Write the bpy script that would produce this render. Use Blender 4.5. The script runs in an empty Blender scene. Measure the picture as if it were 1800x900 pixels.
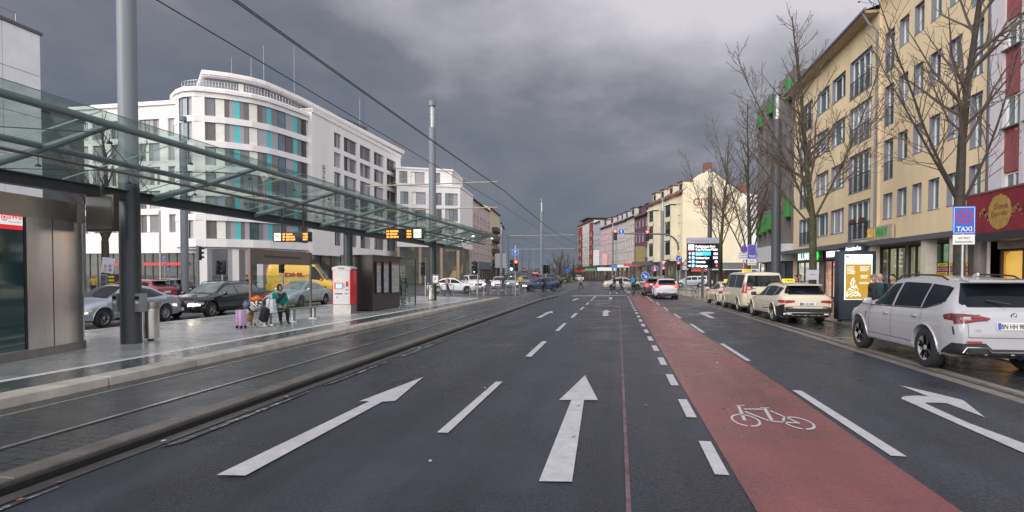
import bpy, bmesh, math, random
import numpy as np
from mathutils import Vector, Matrix
from mathutils.bvhtree import BVHTree
R = math.radians
rnd = random.Random(7)
S = bpy.context.scene
COL = S.collection

# ------------------------------------------------------------------ camera
CAMZ = 1.85; YAW = math.atan(.185); PIT = R(1.3); FPX = 1000.0
cam = bpy.data.cameras.new("camera"); camo = bpy.data.objects.new("camera", cam); COL.objects.link(camo)
camo.location = (0, 0, CAMZ)
camo.rotation_euler = (R(90) - PIT, 0, YAW)
cam.sensor_width = 36; cam.lens = 36 * FPX / 1800
HOR = 481.0
PPY = HOR + FPX * math.tan(PIT)
cam.shift_y = (PPY - 450) / 1800
cam.clip_end = 6000
S.camera = camo

# ------------------------------------------------------------------ world
W = bpy.data.worlds.new("World"); S.world = W; W.use_nodes = True
nt = W.node_tree; N = nt.nodes; L = nt.links; N.clear()
def wn(t, **k):
    n = N.new(t)
    for a, b in k.items(): setattr(n, a, b)
    return n
def wmath(op, a, b=None, c=None, clamp=False):
    n = wn('ShaderNodeMath', operation=op, use_clamp=clamp)
    for i, v in enumerate((a, b, c)):
        if v is None: continue
        if isinstance(v, (int, float)): n.inputs[i].default_value = v
        else: L.new(v, n.inputs[i])
    return n.outputs[0]
out = wn('ShaderNodeOutputWorld'); bg = wn('ShaderNodeBackground'); bg.inputs['Strength'].default_value = 1.0
SUN_EL, SUN_AZ = R(24), R(208)      # azimuth clockwise from the road direction
sky = wn('ShaderNodeTexSky', sky_type='NISHITA', sun_disc=False, sun_elevation=SUN_EL, sun_rotation=SUN_AZ)
skm = wn('ShaderNodeVectorMath', operation='SCALE'); L.new(sky.outputs[0], skm.inputs[0]); skm.inputs['Scale'].default_value = .06
tc = wn('ShaderNodeTexCoord'); sx = wn('ShaderNodeSeparateXYZ'); L.new(tc.outputs['Generated'], sx.inputs[0])
dx, dy, dz = sx.outputs
zz = wmath('MAXIMUM', dz, 0.0)
inv = wmath('DIVIDE', 1.0, wmath('ADD', zz, .30))
cx = wn('ShaderNodeCombineXYZ'); L.new(wmath('MULTIPLY', dx, inv), cx.inputs[0]); L.new(wmath('MULTIPLY', dy, inv), cx.inputs[1]); L.new(wmath('MULTIPLY', zz, .8), cx.inputs[2])
n1 = wn('ShaderNodeTexNoise'); n1.inputs['Scale'].default_value = 1.25; n1.inputs['Detail'].default_value = 7; n1.inputs['Roughness'].default_value = .5; n1.inputs['Distortion'].default_value = .25
n2 = wn('ShaderNodeTexNoise'); n2.inputs['Scale'].default_value = 3.6; n2.inputs['Detail'].default_value = 6; n2.inputs['Roughness'].default_value = .55
L.new(cx.outputs[0], n1.inputs['Vector']); L.new(cx.outputs[0], n2.inputs['Vector'])
cl = wmath('ADD', wmath('MULTIPLY', n1.outputs['Fac'], .7), wmath('MULTIPLY', n2.outputs['Fac'], .3))
cl = wmath('SUBTRACT', cl, .5)
# elevation brightening ahead, stronger to the right, bright broken cloud behind
right = wmath('MULTIPLY', wmath('MULTIPLY', wmath('ADD', dx, .52), 1.4, clamp=True), wmath('MULTIPLY', wmath('SUBTRACT', zz, .05), 3.0, clamp=True))
br = wmath('ADD', wmath('ADD', .05, wmath('MULTIPLY', zz, .80)), wmath('MULTIPLY', right, .64))
br = wmath('ADD', br, wmath('MULTIPLY', wmath('MULTIPLY', cl, 1.65), wmath('ADD', .25, wmath('MULTIPLY', zz, 3.2, clamp=True))))
back = wmath('MULTIPLY', wmath('SUBTRACT', .36, dy), 1.35, clamp=True)
ramp = wn('ShaderNodeValToRGB'); L.new(br, ramp.inputs[0])
e = ramp.color_ramp.elements
e[0].position = 0.0; e[0].color = (.098, .132, .195, 1)
e[1].position = 1.0; e[1].color = (.58, .555, .61, 1)
for q_, c_ in ((.15, (.118, .134, .172, 1)), (.4, (.170, .176, .208, 1)), (.7, (.34, .335, .375, 1))):
    a = e.new(q_); a.color = c_
hz = wn('ShaderNodeMix', data_type='RGBA'); L.new(back, hz.inputs[0]); L.new(ramp.outputs[0], hz.inputs[6])
bk = wn('ShaderNodeMix', data_type='RGBA'); bk.inputs[6].default_value = (.98, .99, 1.08, 1); bk.inputs[7].default_value = (1.76, 1.69, 1.72, 1)
L.new(wmath('ADD', .5, wmath('MULTIPLY', cl, 2.4), clamp=True), bk.inputs[0]); bs = wn('ShaderNodeVectorMath', operation='SCALE'); L.new(bk.outputs[2], bs.inputs[0]); L.new(wmath('ADD', 1.0, wmath('MULTIPLY', wmath('MAXIMUM', wmath('MULTIPLY', dx, -1.0), 0.0), .7)), bs.inputs['Scale']); L.new(bs.outputs[0], hz.inputs[7])
mx = wn('ShaderNodeMix', data_type='RGBA'); mx.inputs[0].default_value = .93
L.new(skm.outputs[0], mx.inputs[6]); L.new(hz.outputs[2], mx.inputs[7])
L.new(mx.outputs[2], bg.inputs['Color']); L.new(bg.outputs[0], out.inputs[0])

sun = bpy.data.lights.new("sun", 'SUN'); sun.energy = 1.5; sun.angle = R(36); sun.color = (1, .93, .84)
suno = bpy.data.objects.new("sun", sun); COL.objects.link(suno)
sd = Vector((math.sin(SUN_AZ) * math.cos(SUN_EL), math.cos(SUN_AZ) * math.cos(SUN_EL), math.sin(SUN_EL)))
suno.rotation_euler = sd.to_track_quat('Z', 'Y').to_euler()
S.view_settings.view_transform = 'Standard'; S.view_settings.look = 'None'
S.view_settings.exposure = 0.28; S.view_settings.gamma = 1; S.view_settings.use_curve_mapping = False
S.cycles.max_bounces = 8; S.cycles.transparent_max_bounces = 16; S.cycles.sample_clamp_indirect = 6
S.cycles.use_denoising = True

# ------------------------------------------------------------------ survey helpers: photo pixel -> place in the street
def ray(px, py):
    a = (px - 900) / FPX; c = (PPY - py) / FPX
    y = math.cos(PIT) + math.sin(PIT) * c; z = -math.sin(PIT) + math.cos(PIT) * c
    return Vector((a * math.cos(YAW) - y * math.sin(YAW), a * math.sin(YAW) + y * math.cos(YAW), z))
def G(px, py, z=0.0):
    d = ray(px, py); t = (z - CAMZ) / d.z
    return Vector((d.x * t, d.y * t, z))
def VX(px, u):                      # where the sight line at px meets the plane x = u
    d = ray(px, HOR); return d.y * u / d.x
def PX(px, D, z=0.0):               # point at camera depth D
    d = ray(px, HOR); return Vector((d.x * D / math.cos(PIT) * 1.0, d.y * D / math.cos(PIT), z))
def H(py, p):                       # height seen at py above ground point p
    D = -p[0] * math.sin(YAW) + p[1] * math.cos(YAW)
    c = (PPY - py) / FPX
    return CAMZ + D * (-math.sin(PIT) + math.cos(PIT) * c) / (math.cos(PIT) + math.sin(PIT) * c)

# ------------------------------------------------------------------ materials
MATS = {}
def mat(name, col, rough=.6, metal=0., var=.12, vs=2.5, bump=0., bs=40., emit=None, es=0., ior=1.5, coat=0., rvar=0., streak=0., world=False, fine=0.):
    if name in MATS: return MATS[name]
    m = bpy.data.materials.new(name); MATS[name] = m; m.use_nodes = True
    t = m.node_tree; b = t.nodes['Principled BSDF']
    b.inputs['Roughness'].default_value = rough; b.inputs['Metallic'].default_value = metal
    b.inputs['IOR'].default_value = ior; b.inputs['Coat Weight'].default_value = coat; b.inputs['Coat Roughness'].default_value = .08
    c = (*col, 1); b.inputs['Base Color'].default_value = c
    if world:
        g = t.nodes.new('ShaderNodeNewGeometry'); vec = g.outputs['Position']
    else:
        g = t.nodes.new('ShaderNodeTexCoord'); vec = g.outputs['Object']
    if var or rvar:
        n = t.nodes.new('ShaderNodeTexNoise'); n.inputs['Scale'].default_value = vs; n.inputs['Detail'].default_value = 6; n.inputs['Roughness'].default_value = .6
        if streak:
            mp = t.nodes.new('ShaderNodeMapping'); mp.inputs['Scale'].default_value = (1, 1, streak); t.links.new(vec, mp.inputs[0]); t.links.new(mp.outputs[0], n.inputs['Vector'])
        else: t.links.new(vec, n.inputs['Vector'])
        fac = n.outputs['Fac']
        if fine:
            nf = t.nodes.new('ShaderNodeTexNoise'); nf.inputs['Scale'].default_value = bs; nf.inputs['Detail'].default_value = 2; t.links.new(vec, nf.inputs['Vector'])
            ma = t.nodes.new('ShaderNodeMath'); ma.operation = 'MULTIPLY_ADD'; t.links.new(nf.outputs['Fac'], ma.inputs[0]); ma.inputs[1].default_value = fine
            m2 = t.nodes.new('ShaderNodeMath'); m2.operation = 'MULTIPLY_ADD'; t.links.new(fac, m2.inputs[0]); m2.inputs[1].default_value = 1 - fine; m2.inputs[2].default_value = 0
            t.links.new(m2.outputs[0], ma.inputs[2]); fac2 = ma.outputs[0]
        else: fac2 = fac
        mr = t.nodes.new('ShaderNodeMapRange'); mr.inputs['From Min'].default_value = .3; mr.inputs['From Max'].default_value = .7
        mr.inputs['To Min'].default_value = 1 - var; mr.inputs['To Max'].default_value = 1 + var; t.links.new(fac2, mr.inputs['Value'])
        mul = t.nodes.new('ShaderNodeVectorMath'); mul.operation = 'SCALE'; mul.inputs[0].default_value = col; t.links.new(mr.outputs[0], mul.inputs['Scale'])
        t.links.new(mul.outputs[0], b.inputs['Base Color'])
        if rvar:
            m2 = t.nodes.new('ShaderNodeMapRange'); m2.inputs['From Min'].default_value = .35; m2.inputs['From Max'].default_value = .65
            m2.inputs['To Min'].default_value = max(.02, rough - rvar); m2.inputs['To Max'].default_value = min(1, rough + rvar); t.links.new(fac, m2.inputs['Value'])
            t.links.new(m2.outputs[0], b.inputs['Roughness'])
    if bump:
        n = t.nodes.new('ShaderNodeTexNoise'); n.inputs['Scale'].default_value = bs; n.inputs['Detail'].default_value = 3
        t.links.new(vec, n.inputs['Vector'])
        bp = t.nodes.new('ShaderNodeBump'); bp.inputs['Strength'].default_value = bump; bp.inputs['Distance'].default_value = .02
        t.links.new(n.outputs['Fac'], bp.inputs['Height']); t.links.new(bp.outputs[0], b.inputs['Normal'])
    if emit is not None:
        b.inputs['Emission Color'].default_value = (*emit, 1); b.inputs['Emission Strength'].default_value = es
    return m

def glass_mat(name, tint, refl_ior=1.5, dirt=.06, dcol=(.5, .56, .54)):
    m = bpy.data.materials.new(name); MATS[name] = m; m.use_nodes = True
    t = m.node_tree; t.nodes.clear()
    o = t.nodes.new('ShaderNodeOutputMaterial'); tr = t.nodes.new('ShaderNodeBsdfTransparent'); tr.inputs[0].default_value = (*tint, 1)
    gl = t.nodes.new('ShaderNodeBsdfGlossy'); gl.inputs['Roughness'].default_value = .03
    df = t.nodes.new('ShaderNodeBsdfDiffuse'); df.inputs[0].default_value = (*dcol, 1)
    g = t.nodes.new('ShaderNodeTexCoord'); n = t.nodes.new('ShaderNodeTexNoise'); n.inputs['Scale'].default_value = 1.3; n.inputs['Detail'].default_value = 6
    t.links.new(g.outputs['Object'], n.inputs['Vector'])
    mr = t.nodes.new('ShaderNodeMapRange'); mr.inputs['From Min'].default_value = .35; mr.inputs['From Max'].default_value = .75; mr.inputs['To Max'].default_value = dirt * 2; mr.inputs['To Min'].default_value = dirt * .3
    t.links.new(n.outputs['Fac'], mr.inputs['Value'])
    m1 = t.nodes.new('ShaderNodeMixShader'); t.links.new(mr.outputs[0], m1.inputs[0]); t.links.new(tr.outputs[0], m1.inputs[1]); t.links.new(df.outputs[0], m1.inputs[2])
    fr = t.nodes.new('ShaderNodeFresnel'); geo = t.nodes.new('ShaderNodeNewGeometry'); mi = t.nodes.new('ShaderNodeMix'); mi.data_type = 'FLOAT'
    mi.inputs[2].default_value = refl_ior; mi.inputs[3].default_value = 1 / refl_ior; t.links.new(geo.outputs['Backfacing'], mi.inputs[0]); t.links.new(mi.outputs[0], fr.inputs['IOR'])
    m2 = t.nodes.new('ShaderNodeMixShader'); t.links.new(fr.outputs[0], m2.inputs[0]); t.links.new(m1.outputs[0], m2.inputs[1]); t.links.new(gl.outputs[0], m2.inputs[2])
    t.links.new(m2.outputs[0], o.inputs[0])
    return m

def emat(name, col, s, base=None):
    return mat(name, base or tuple(min(1, c * .6 + .02) for c in col), .4, var=0, emit=col, es=s)

def lit_interior(name, cols, strength, sc=(1.2, 1.2, 2.2)):
    """a lit shop or lobby interior seen through glass: lit shelves and walls in blocks of colour"""
    m = bpy.data.materials.new(name); MATS[name] = m; m.use_nodes = True
    t = m.node_tree; b = t.nodes['Principled BSDF']; b.inputs['Roughness'].default_value = .6
    g = t.nodes.new('ShaderNodeNewGeometry'); mp = t.nodes.new('ShaderNodeMapping'); mp.inputs['Scale'].default_value = sc
    t.links.new(g.outputs['Position'], mp.inputs[0])
    v = t.nodes.new('ShaderNodeTexVoronoi'); v.distance = 'CHEBYCHEV'; v.inputs['Scale'].default_value = 1.3; t.links.new(mp.outputs[0], v.inputs['Vector'])
    n = t.nodes.new('ShaderNodeTexNoise'); n.inputs['Scale'].default_value = .9; n.inputs['Detail'].default_value = 5; t.links.new(mp.outputs[0], n.inputs['Vector'])
    s = t.nodes.new('ShaderNodeSeparateColor'); t.links.new(v.outputs['Color'], s.inputs[0])
    ad = t.nodes.new('ShaderNodeMath'); ad.operation = 'MULTIPLY_ADD'; t.links.new(s.outputs[0], ad.inputs[0]); ad.inputs[1].default_value = .45
    sb = t.nodes.new('ShaderNodeMath'); sb.operation = 'MULTIPLY_ADD'; t.links.new(n.outputs['Fac'], sb.inputs[0]); sb.inputs[1].default_value = 1.3; sb.inputs[2].default_value = -.38
    t.links.new(sb.outputs[0], ad.inputs[2])
    rp = t.nodes.new('ShaderNodeValToRGB'); t.links.new(ad.outputs[0], rp.inputs[0])
    el = rp.color_ramp.elements
    el[0].color = (*cols[0], 1); el[1].color = (*cols[-1], 1)
    for i, c in enumerate(cols[1:-1]):
        q = el.new((i + 1) / (len(cols) - 1)); q.color = (*c, 1)
    b.inputs['Base Color'].default_value = (.03, .03, .03, 1)
    t.links.new(rp.outputs[0], b.inputs['Emission Color']); b.inputs['Emission Strength'].default_value = strength
    return m

# ------------------------------------------------------------------ objects
def tag(o, label=None, cat=None, group=None, kind=None):
    if label: o['label'] = label
    if cat: o['category'] = cat
    if group: o['group'] = group
    if kind: o['kind'] = kind
    return o
def thing(name, label, cat, loc=(0, 0, 0), rz=0., group=None):
    o = bpy.data.objects.new(name, None); COL.objects.link(o); o.location = loc; o.rotation_euler = (0, 0, rz); o.empty_display_size = .2
    return tag(o, label, cat, group)
def adopt(o, parent, world):
    o.parent = parent
    if world and parent is not None:
        o.matrix_parent_inverse = Matrix.LocRotScale(Vector(parent.location), parent.rotation_euler, None).inverted()
def children(o): return [c for c in bpy.data.objects if c.parent is o]
def copy_tree(o, parent=None, kids=None):
    c = o.copy(); COL.objects.link(c); c.parent = parent
    for ch in list(o.children): copy_tree(ch, c)
    return c

TEXTC = {}
def text_geo(s, bold=0.0):
    k = (s, bold)
    if k in TEXTC: return TEXTC[k]
    c = bpy.data.curves.new("lettering", 'FONT'); c.body = s; c.size = 1; c.offset = bold; c.resolution_u = 3
    o = bpy.data.objects.new("lettering", c); COL.objects.link(o)
    dg = bpy.context.evaluated_depsgraph_get(); me = bpy.data.meshes.new_from_object(o.evaluated_get(dg))
    vs = [tuple(v.co) for v in me.vertices]; fs = [tuple(p.vertices) for p in me.polygons]
    bpy.data.objects.remove(o); bpy.data.curves.remove(c); bpy.data.meshes.remove(me)
    if vs:
        x0 = min(v[0] for v in vs); x1 = max(v[0] for v in vs); y0 = min(v[1] for v in vs); y1 = max(v[1] for v in vs)
    else: x0 = x1 = y0 = y1 = 0
    TEXTC[k] = (vs, fs, (x0, x1, y0, y1)); return TEXTC[k]

class MB:
    def __init__(s): s.v = []; s.f = []; s.m = []; s.M = Matrix.Identity(4)
    def add(s, vs, fs, m=0):
        b = len(s.v); s.v += [tuple(s.M @ Vector(v)) for v in vs]; s.f += [tuple(b + i for i in f) for f in fs]; s.m += [m] * len(fs); return s
    def quad(s, a, b, c, d, m=0): return s.add([a, b, c, d], [(0, 1, 2, 3)], m)
    def poly(s, pts, m=0): return s.add(pts, [tuple(range(len(pts)))], m)
    def box(s, c, d, m=0, rz=0., ry=0., rx=0., taper=1.0):
        hx, hy, hz = d[0] / 2, d[1] / 2, d[2] / 2
        T = Matrix.Translation(c) @ Matrix.Rotation(rz, 4, 'Z') @ Matrix.Rotation(ry, 4, 'Y') @ Matrix.Rotation(rx, 4, 'X')
        vs = [T @ Vector((x * (taper if z > 0 else 1), y * (taper if z > 0 else 1), z)) for z in (-hz, hz) for x, y in ((-hx, -hy), (hx, -hy), (hx, hy), (-hx, hy))]
        return s.add(vs, [(3, 2, 1, 0), (4, 5, 6, 7), (0, 1, 5, 4), (1, 2, 6, 5), (2, 3, 7, 6), (3, 0, 4, 7)], m)
    def rbox(s, c, d, r=.02, m=0, rz=0., ry=0., rx=0., seg=2):
        bm = bmesh.new(); bmesh.ops.create_cube(bm, size=1)
        for v in bm.verts: v.co = Vector((v.co.x * d[0], v.co.y * d[1], v.co.z * d[2]))
        bmesh.ops.bevel(bm, geom=list(bm.edges), offset=min(r, min(d) * .45), segments=seg, affect='EDGES', profile=.5)
        T = Matrix.Translation(c) @ Matrix.Rotation(rz, 4, 'Z') @ Matrix.Rotation(ry, 4, 'Y') @ Matrix.Rotation(rx, 4, 'X')
        bm.verts.index_update(); vs = [T @ v.co for v in bm.verts]; fs = [tuple(v.index for v in f.verts) for f in bm.faces]; bm.free()
        return s.add(vs, fs, m)
    def prism(s, pts, z0, z1, m=0, mtop=None):
        n = len(pts); vs = [(p[0], p[1], z0) for p in pts] + [(p[0], p[1], z1) for p in pts]
        s.add(vs, [(i, (i + 1) % n, n + (i + 1) % n, n + i) for i in range(n)] + [tuple(range(n - 1, -1, -1))], m)
        return s.add([(p[0], p[1], z1) for p in pts], [tuple(range(n))], m if mtop is None else mtop)
    def seg(s, p0, p1, r0, r1=None, n=8, m=0, caps=True):
        r1 = r0 if r1 is None else r1; p0 = Vector(p0); p1 = Vector(p1); d = (p1 - p0)
        if d.length < 1e-6: return s
        d.normalize(); a = d.orthogonal().normalized(); b = d.cross(a)
        vs = [p + (a * math.cos(2 * math.pi * i / n) + b * math.sin(2 * math.pi * i / n)) * r for p, r in ((p0, r0), (p1, r1)) for i in range(n)]
        fs = [(i, (i + 1) % n, n + (i + 1) % n, n + i) for i in range(n)]
        if caps: fs += [tuple(range(n - 1, -1, -1)), tuple(range(n, 2 * n))]
        return s.add(vs, fs, m)
    def tube(s, pts, r, n=6, m=0, closed=False):
        pts = [Vector(p) for p in pts]; k = len(pts); rs = r if isinstance(r, (list, tuple)) else [r] * k
        vs = []; a = None
        for i, p in enumerate(pts):
            d = (pts[(i + 1) % k] - pts[i - 1]) if closed else (pts[min(i + 1, k - 1)] - pts[max(i - 1, 0)])
            d.normalize()
            a = d.orthogonal().normalized() if a is None else (a - d * a.dot(d)).normalized()
            b = d.cross(a)
            vs += [p + (a * math.cos(2 * math.pi * j / n) + b * math.sin(2 * math.pi * j / n)) * rs[i] for j in range(n)]
        fs = []
        for i in range(k if closed else k - 1):
            i2 = (i + 1) % k
            fs += [(i * n + j, i * n + (j + 1) % n, i2 * n + (j + 1) % n, i2 * n + j) for j in range(n)]
        if not closed: fs += [tuple(range(n - 1, -1, -1)), tuple(range((k - 1) * n, k * n))]
        return s.add(vs, fs, m)
    def lathe(s, prof, n=24, m=0, axis='Z', c=(0, 0, 0)):
        vs = []; k = len(prof)
        for i in range(n):
            t = 2 * math.pi * i / n; co, si = math.cos(t), math.sin(t)
            for r, h in prof:
                p = (r * co, r * si, h) if axis == 'Z' else ((r * co, h, r * si) if axis == 'Y' else (h, r * co, r * si))
                vs.append((p[0] + c[0], p[1] + c[1], p[2] + c[2]))
        fs = [(i * k + j, ((i + 1) % n) * k + j, ((i + 1) % n) * k + j + 1, i * k + j + 1) for i in range(n) for j in range(k - 1)]
        return s.add(vs, fs, m)
    def disc(s, c, nrm, r, m=0, n=20, r2=None):
        c = Vector(c); d = Vector(nrm).normalized(); a = d.orthogonal().normalized(); b = d.cross(a)
        o = [c + (a * math.cos(2 * math.pi * i / n) + b * math.sin(2 * math.pi * i / n)) * r for i in range(n)]
        if r2 is None: return s.add(o, [tuple(range(n))], m)
        q = [c + (a * math.cos(2 * math.pi * i / n) + b * math.sin(2 * math.pi * i / n)) * r2 for i in range(n)]
        return s.add(o + q, [(i, (i + 1) % n, n + (i + 1) % n, n + i) for i in range(n)], m)
    def ball(s, c, r, m=0, n=10, k=7):
        r = (r, r, r) if isinstance(r, (int, float)) else r
        vs = [(c[0], c[1], c[2] + r[2]), (c[0], c[1], c[2] - r[2])]
        for i in range(1, k):
            t = math.pi * i / k
            vs += [(c[0] + r[0] * math.sin(t) * math.cos(2 * math.pi * j / n), c[1] + r[1] * math.sin(t) * math.sin(2 * math.pi * j / n), c[2] + r[2] * math.cos(t)) for j in range(n)]
        fs = []
        for j in range(n):
            fs.append((0, 2 + j, 2 + (j + 1) % n)); fs.append((1, 2 + (k - 2) * n + (j + 1) % n, 2 + (k - 2) * n + j))
            for i in range(k - 2): fs.append((2 + i * n + j, 2 + (i + 1) * n + j, 2 + (i + 1) * n + (j + 1) % n, 2 + i * n + (j + 1) % n))
        return s.add(vs, fs, m)
    def text(s, st, size, o, xd=(1, 0, 0), ud=(0, 0, 1), m=0, align='C', width=None, bold=0., lift=.004):
        vs, fs, (x0, x1, y0, y1) = text_geo(st, bold)
        if not vs: return s
        sx = size if width is None else width / (x1 - x0)
        xd = Vector(xd).normalized(); ud = Vector(ud).normalized(); nn = xd.cross(ud); o = Vector(o)
        ox = {'C': -(x0 + x1) / 2, 'L': -x0, 'R': -x1}[align]
        return s.add([o + xd * ((v[0] + ox) * sx) + ud * (v[1] * size) + nn * lift for v in vs], fs, m)
    def build(s, name, mats, parent=None, world=False, smooth=False, angle=35):
        me = bpy.data.meshes.new(name); me.from_pydata(s.v, [], s.f)
        mats = mats if isinstance(mats, (list, tuple)) else [mats]
        for q in mats: me.materials.append(q)
        me.polygons.foreach_set('material_index', s.m)
        if smooth:
            me.polygons.foreach_set('use_smooth', [True] * len(s.f)); me.update(); me.set_sharp_from_angle(angle=R(angle))
        me.update()
        o = bpy.data.objects.new(name, me); COL.objects.link(o)
        if parent is not None: adopt(o, parent, world)
        return o
def structure(o, label=None, cat=None): o['kind'] = 'structure'; return tag(o, label, cat)
# ------------------------------------------------------------------ palette
M_asph = mat('asphalt', (.024, .028, .038), .34, var=.75, vs=.5, bump=.8, bs=42, rvar=.15, ior=1.36, world=True, fine=.42)
M_asph2 = mat('asphalt_coarse', (.025, .030, .042), .37, var=.85, vs=.8, bump=1.0, bs=34, rvar=.13, ior=1.36, world=True, fine=.6)
M_red = mat('red_bike_asphalt', (.165, .058, .062), .32, var=.36, vs=.7, bump=.55, bs=42, rvar=.13, ior=1.38, world=True, fine=.4)
M_paint = mat('road_paint', (.40, .40, .42), .45, var=.22, vs=5, bump=.3, bs=50, world=True, fine=.4)
def wear(m, sc=9, th=.40):
    t = m.node_tree; b = t.nodes['Principled BSDF']; g = t.nodes.new('ShaderNodeNewGeometry'); n = t.nodes.new('ShaderNodeTexNoise'); n.inputs['Scale'].default_value = sc; n.inputs['Detail'].default_value = 9; n.inputs['Roughness'].default_value = .72
    t.links.new(g.outputs['Position'], n.inputs['Vector']); r = t.nodes.new('ShaderNodeMapRange'); r.inputs['From Min'].default_value = th; r.inputs['From Max'].default_value = th + .05; t.links.new(n.outputs['Fac'], r.inputs['Value'])
    x = t.nodes.new('ShaderNodeMix'); x.data_type = 'RGBA'; x.inputs[6].default_value = (.035, .038, .045, 1); t.links.new(r.outputs[0], x.inputs[0]); t.links.new(b.inputs['Base Color'].links[0].from_socket, x.inputs[7]); t.links.new(x.outputs[2], b.inputs['Base Color'])
wear(M_paint, 7, .325)
def streaks(m, lo=.72, hi=1.32):
    t = m.node_tree; b = t.nodes['Principled BSDF']; g = t.nodes.new('ShaderNodeNewGeometry'); mp = t.nodes.new('ShaderNodeMapping'); mp.inputs['Scale'].default_value = (1.1, .07, 1); n = t.nodes.new('ShaderNodeTexNoise'); n.inputs['Scale'].default_value = 1; n.inputs['Detail'].default_value = 5
    t.links.new(g.outputs['Position'], mp.inputs[0]); t.links.new(mp.outputs[0], n.inputs['Vector']); r = t.nodes.new('ShaderNodeMapRange'); r.inputs['From Min'].default_value = .35; r.inputs['From Max'].default_value = .65; r.inputs['To Min'].default_value = lo; r.inputs['To Max'].default_value = hi; t.links.new(n.outputs['Fac'], r.inputs['Value'])
    x = t.nodes.new('ShaderNodeVectorMath'); x.operation = 'SCALE'; t.links.new(b.inputs['Base Color'].links[0].from_socket, x.inputs[0]); t.links.new(r.outputs[0], x.inputs['Scale']); t.links.new(x.outputs[0], b.inputs['Base Color'])
streaks(M_asph); streaks(M_asph2); streaks(M_red, .82, 1.2)
M_kerb = mat('kerb_stone', (.17, .15, .135), .5, var=.3, vs=2.5, bump=.5, bs=60, world=True)
M_kerbl = mat('platform_edge_stone', (.42, .39, .35), .55, var=.25, vs=2.5, bump=.4, bs=60, world=True)
M_sett = mat('sett_paving', (.055, .060, .066), .3, var=.3, vs=.9, bump=.4, bs=30, rvar=.12, world=True)
def add_bricks(m, sx, sy, mort=.012, dark=.55):
    t = m.node_tree; b = t.nodes['Principled BSDF']
    g = t.nodes.new('ShaderNodeNewGeometry'); mp = t.nodes.new('ShaderNodeMapping'); mp.inputs['Scale'].default_value = (1, 1, 1)
    t.links.new(g.outputs['Position'], mp.inputs[0])
    br = t.nodes.new('ShaderNodeTexBrick'); br.inputs['Scale'].default_value = 1; br.inputs['Brick Width'].default_value = sx; br.inputs['Row Height'].default_value = sy
    br.inputs['Mortar Size'].default_value = mort; br.inputs['Color1'].default_value = (1, 1, 1, 1); br.inputs['Color2'].default_value = (.78, .79, .8, 1); br.inputs['Mortar'].default_value = (dark, dark, dark, 1)
    t.links.new(mp.outputs[0], br.inputs['Vector'])
    src = b.inputs['Base Color'].links[0].from_socket
    mul = t.nodes.new('ShaderNodeVectorMath'); mul.operation = 'MULTIPLY'; t.links.new(src, mul.inputs[0]); t.links.new(br.outputs['Color'], mul.inputs[1]); t.links.new(mul.outputs[0], b.inputs['Base Color'])
    bn = b.inputs['Normal'].links
    bp = t.nodes.new('ShaderNodeBump'); bp.inputs['Strength'].default_value = .6; bp.inputs['Distance'].default_value = .01; bp.invert = True
    t.links.new(br.outputs['Fac'], bp.inputs['Height'])
    if bn: t.links.new(bn[0].from_socket, bp.inputs['Normal'])
    t.links.new(bp.outputs[0], b.inputs['Normal'])
add_bricks(M_sett, .30, .15, .014, .45)
M_plat = mat('platform_slabs', (.36, .365, .365), .26, var=.12, vs=.8, bump=.06, bs=30, rvar=.07, world=True)
add_bricks(M_plat, 1.2, .6, .004, .9)
M_side = mat('pavement_slabs', (.19, .18, .17), .25, var=.22, vs=.8, bump=.12, bs=30, rvar=.14, world=True)
add_bricks(M_side, .5, .5, .006, .7)
M_rail = mat('rail_steel', (.40, .39, .37), .25, .6, var=.2, vs=4)
M_groove = mat('rail_groove', (.012, .012, .013), .6, var=.1)
M_seam = mat('tar_seam', (.105, .062, .068), .4, var=.7, vs=5, world=True)
M_worn = mat('worn_paint', (.20, .20, .205), .4, var=.95, vs=9, world=True)

wear(M_worn, 5, .5)
def sheet(name, pts, z, m, label=None):
    b = MB(); b.poly([(p[0], p[1], z) for p in pts]); return structure(b.build(name, m))
# base ground to the horizon, carriageway, bike lane
sheet('ground', [(-2500, -400), (2500, -400), (2500, 3800), (-2500, 3800)], -.03, mat('far_ground', (.075, .075, .078), .45, var=.25, vs=.05, world=True))
sheet('road', [(-5.0, -12), (6.6, -12), (6.6, 24), (6.6, 50), (6.6, 62), (26, 62), (26, 92), (10, 92), (-12, 181), (-60, 240), (-72, 240), (-60, 120), (-60, 48), (-20, 48), (-5.0, 48)], 0.0, M_asph)
u_s = G(1093, 700)[0]
sheet('road_right_lane', [(u_s, -12), (6.2, -12), (5.0, 42), (u_s + .1, 47)], .004, M_asph2)
lane_l = [G(1330, 900), G(1199, 679), G(1105.7, 518.5)]; lane_r = [G(1131, 518.5), G(1232, 585.4), G(1373, 679), G(1690, 900)]
def extend(a, b, v): t = (v - a.y) / (b.y - a.y); return a.lerp(b, t)
bl = [extend(lane_l[0], lane_l[1], -12)] + lane_l + lane_r + [extend(lane_r[3], lane_r[2], -12)]
sheet('bike_lane_path', bl, .008, M_red)
sheet('road_seam_line', [(u_s - .02, -12), (u_s + .02, -12), (u_s + .09, 40), (u_s + .05, 40)], .010, M_seam)

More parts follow.
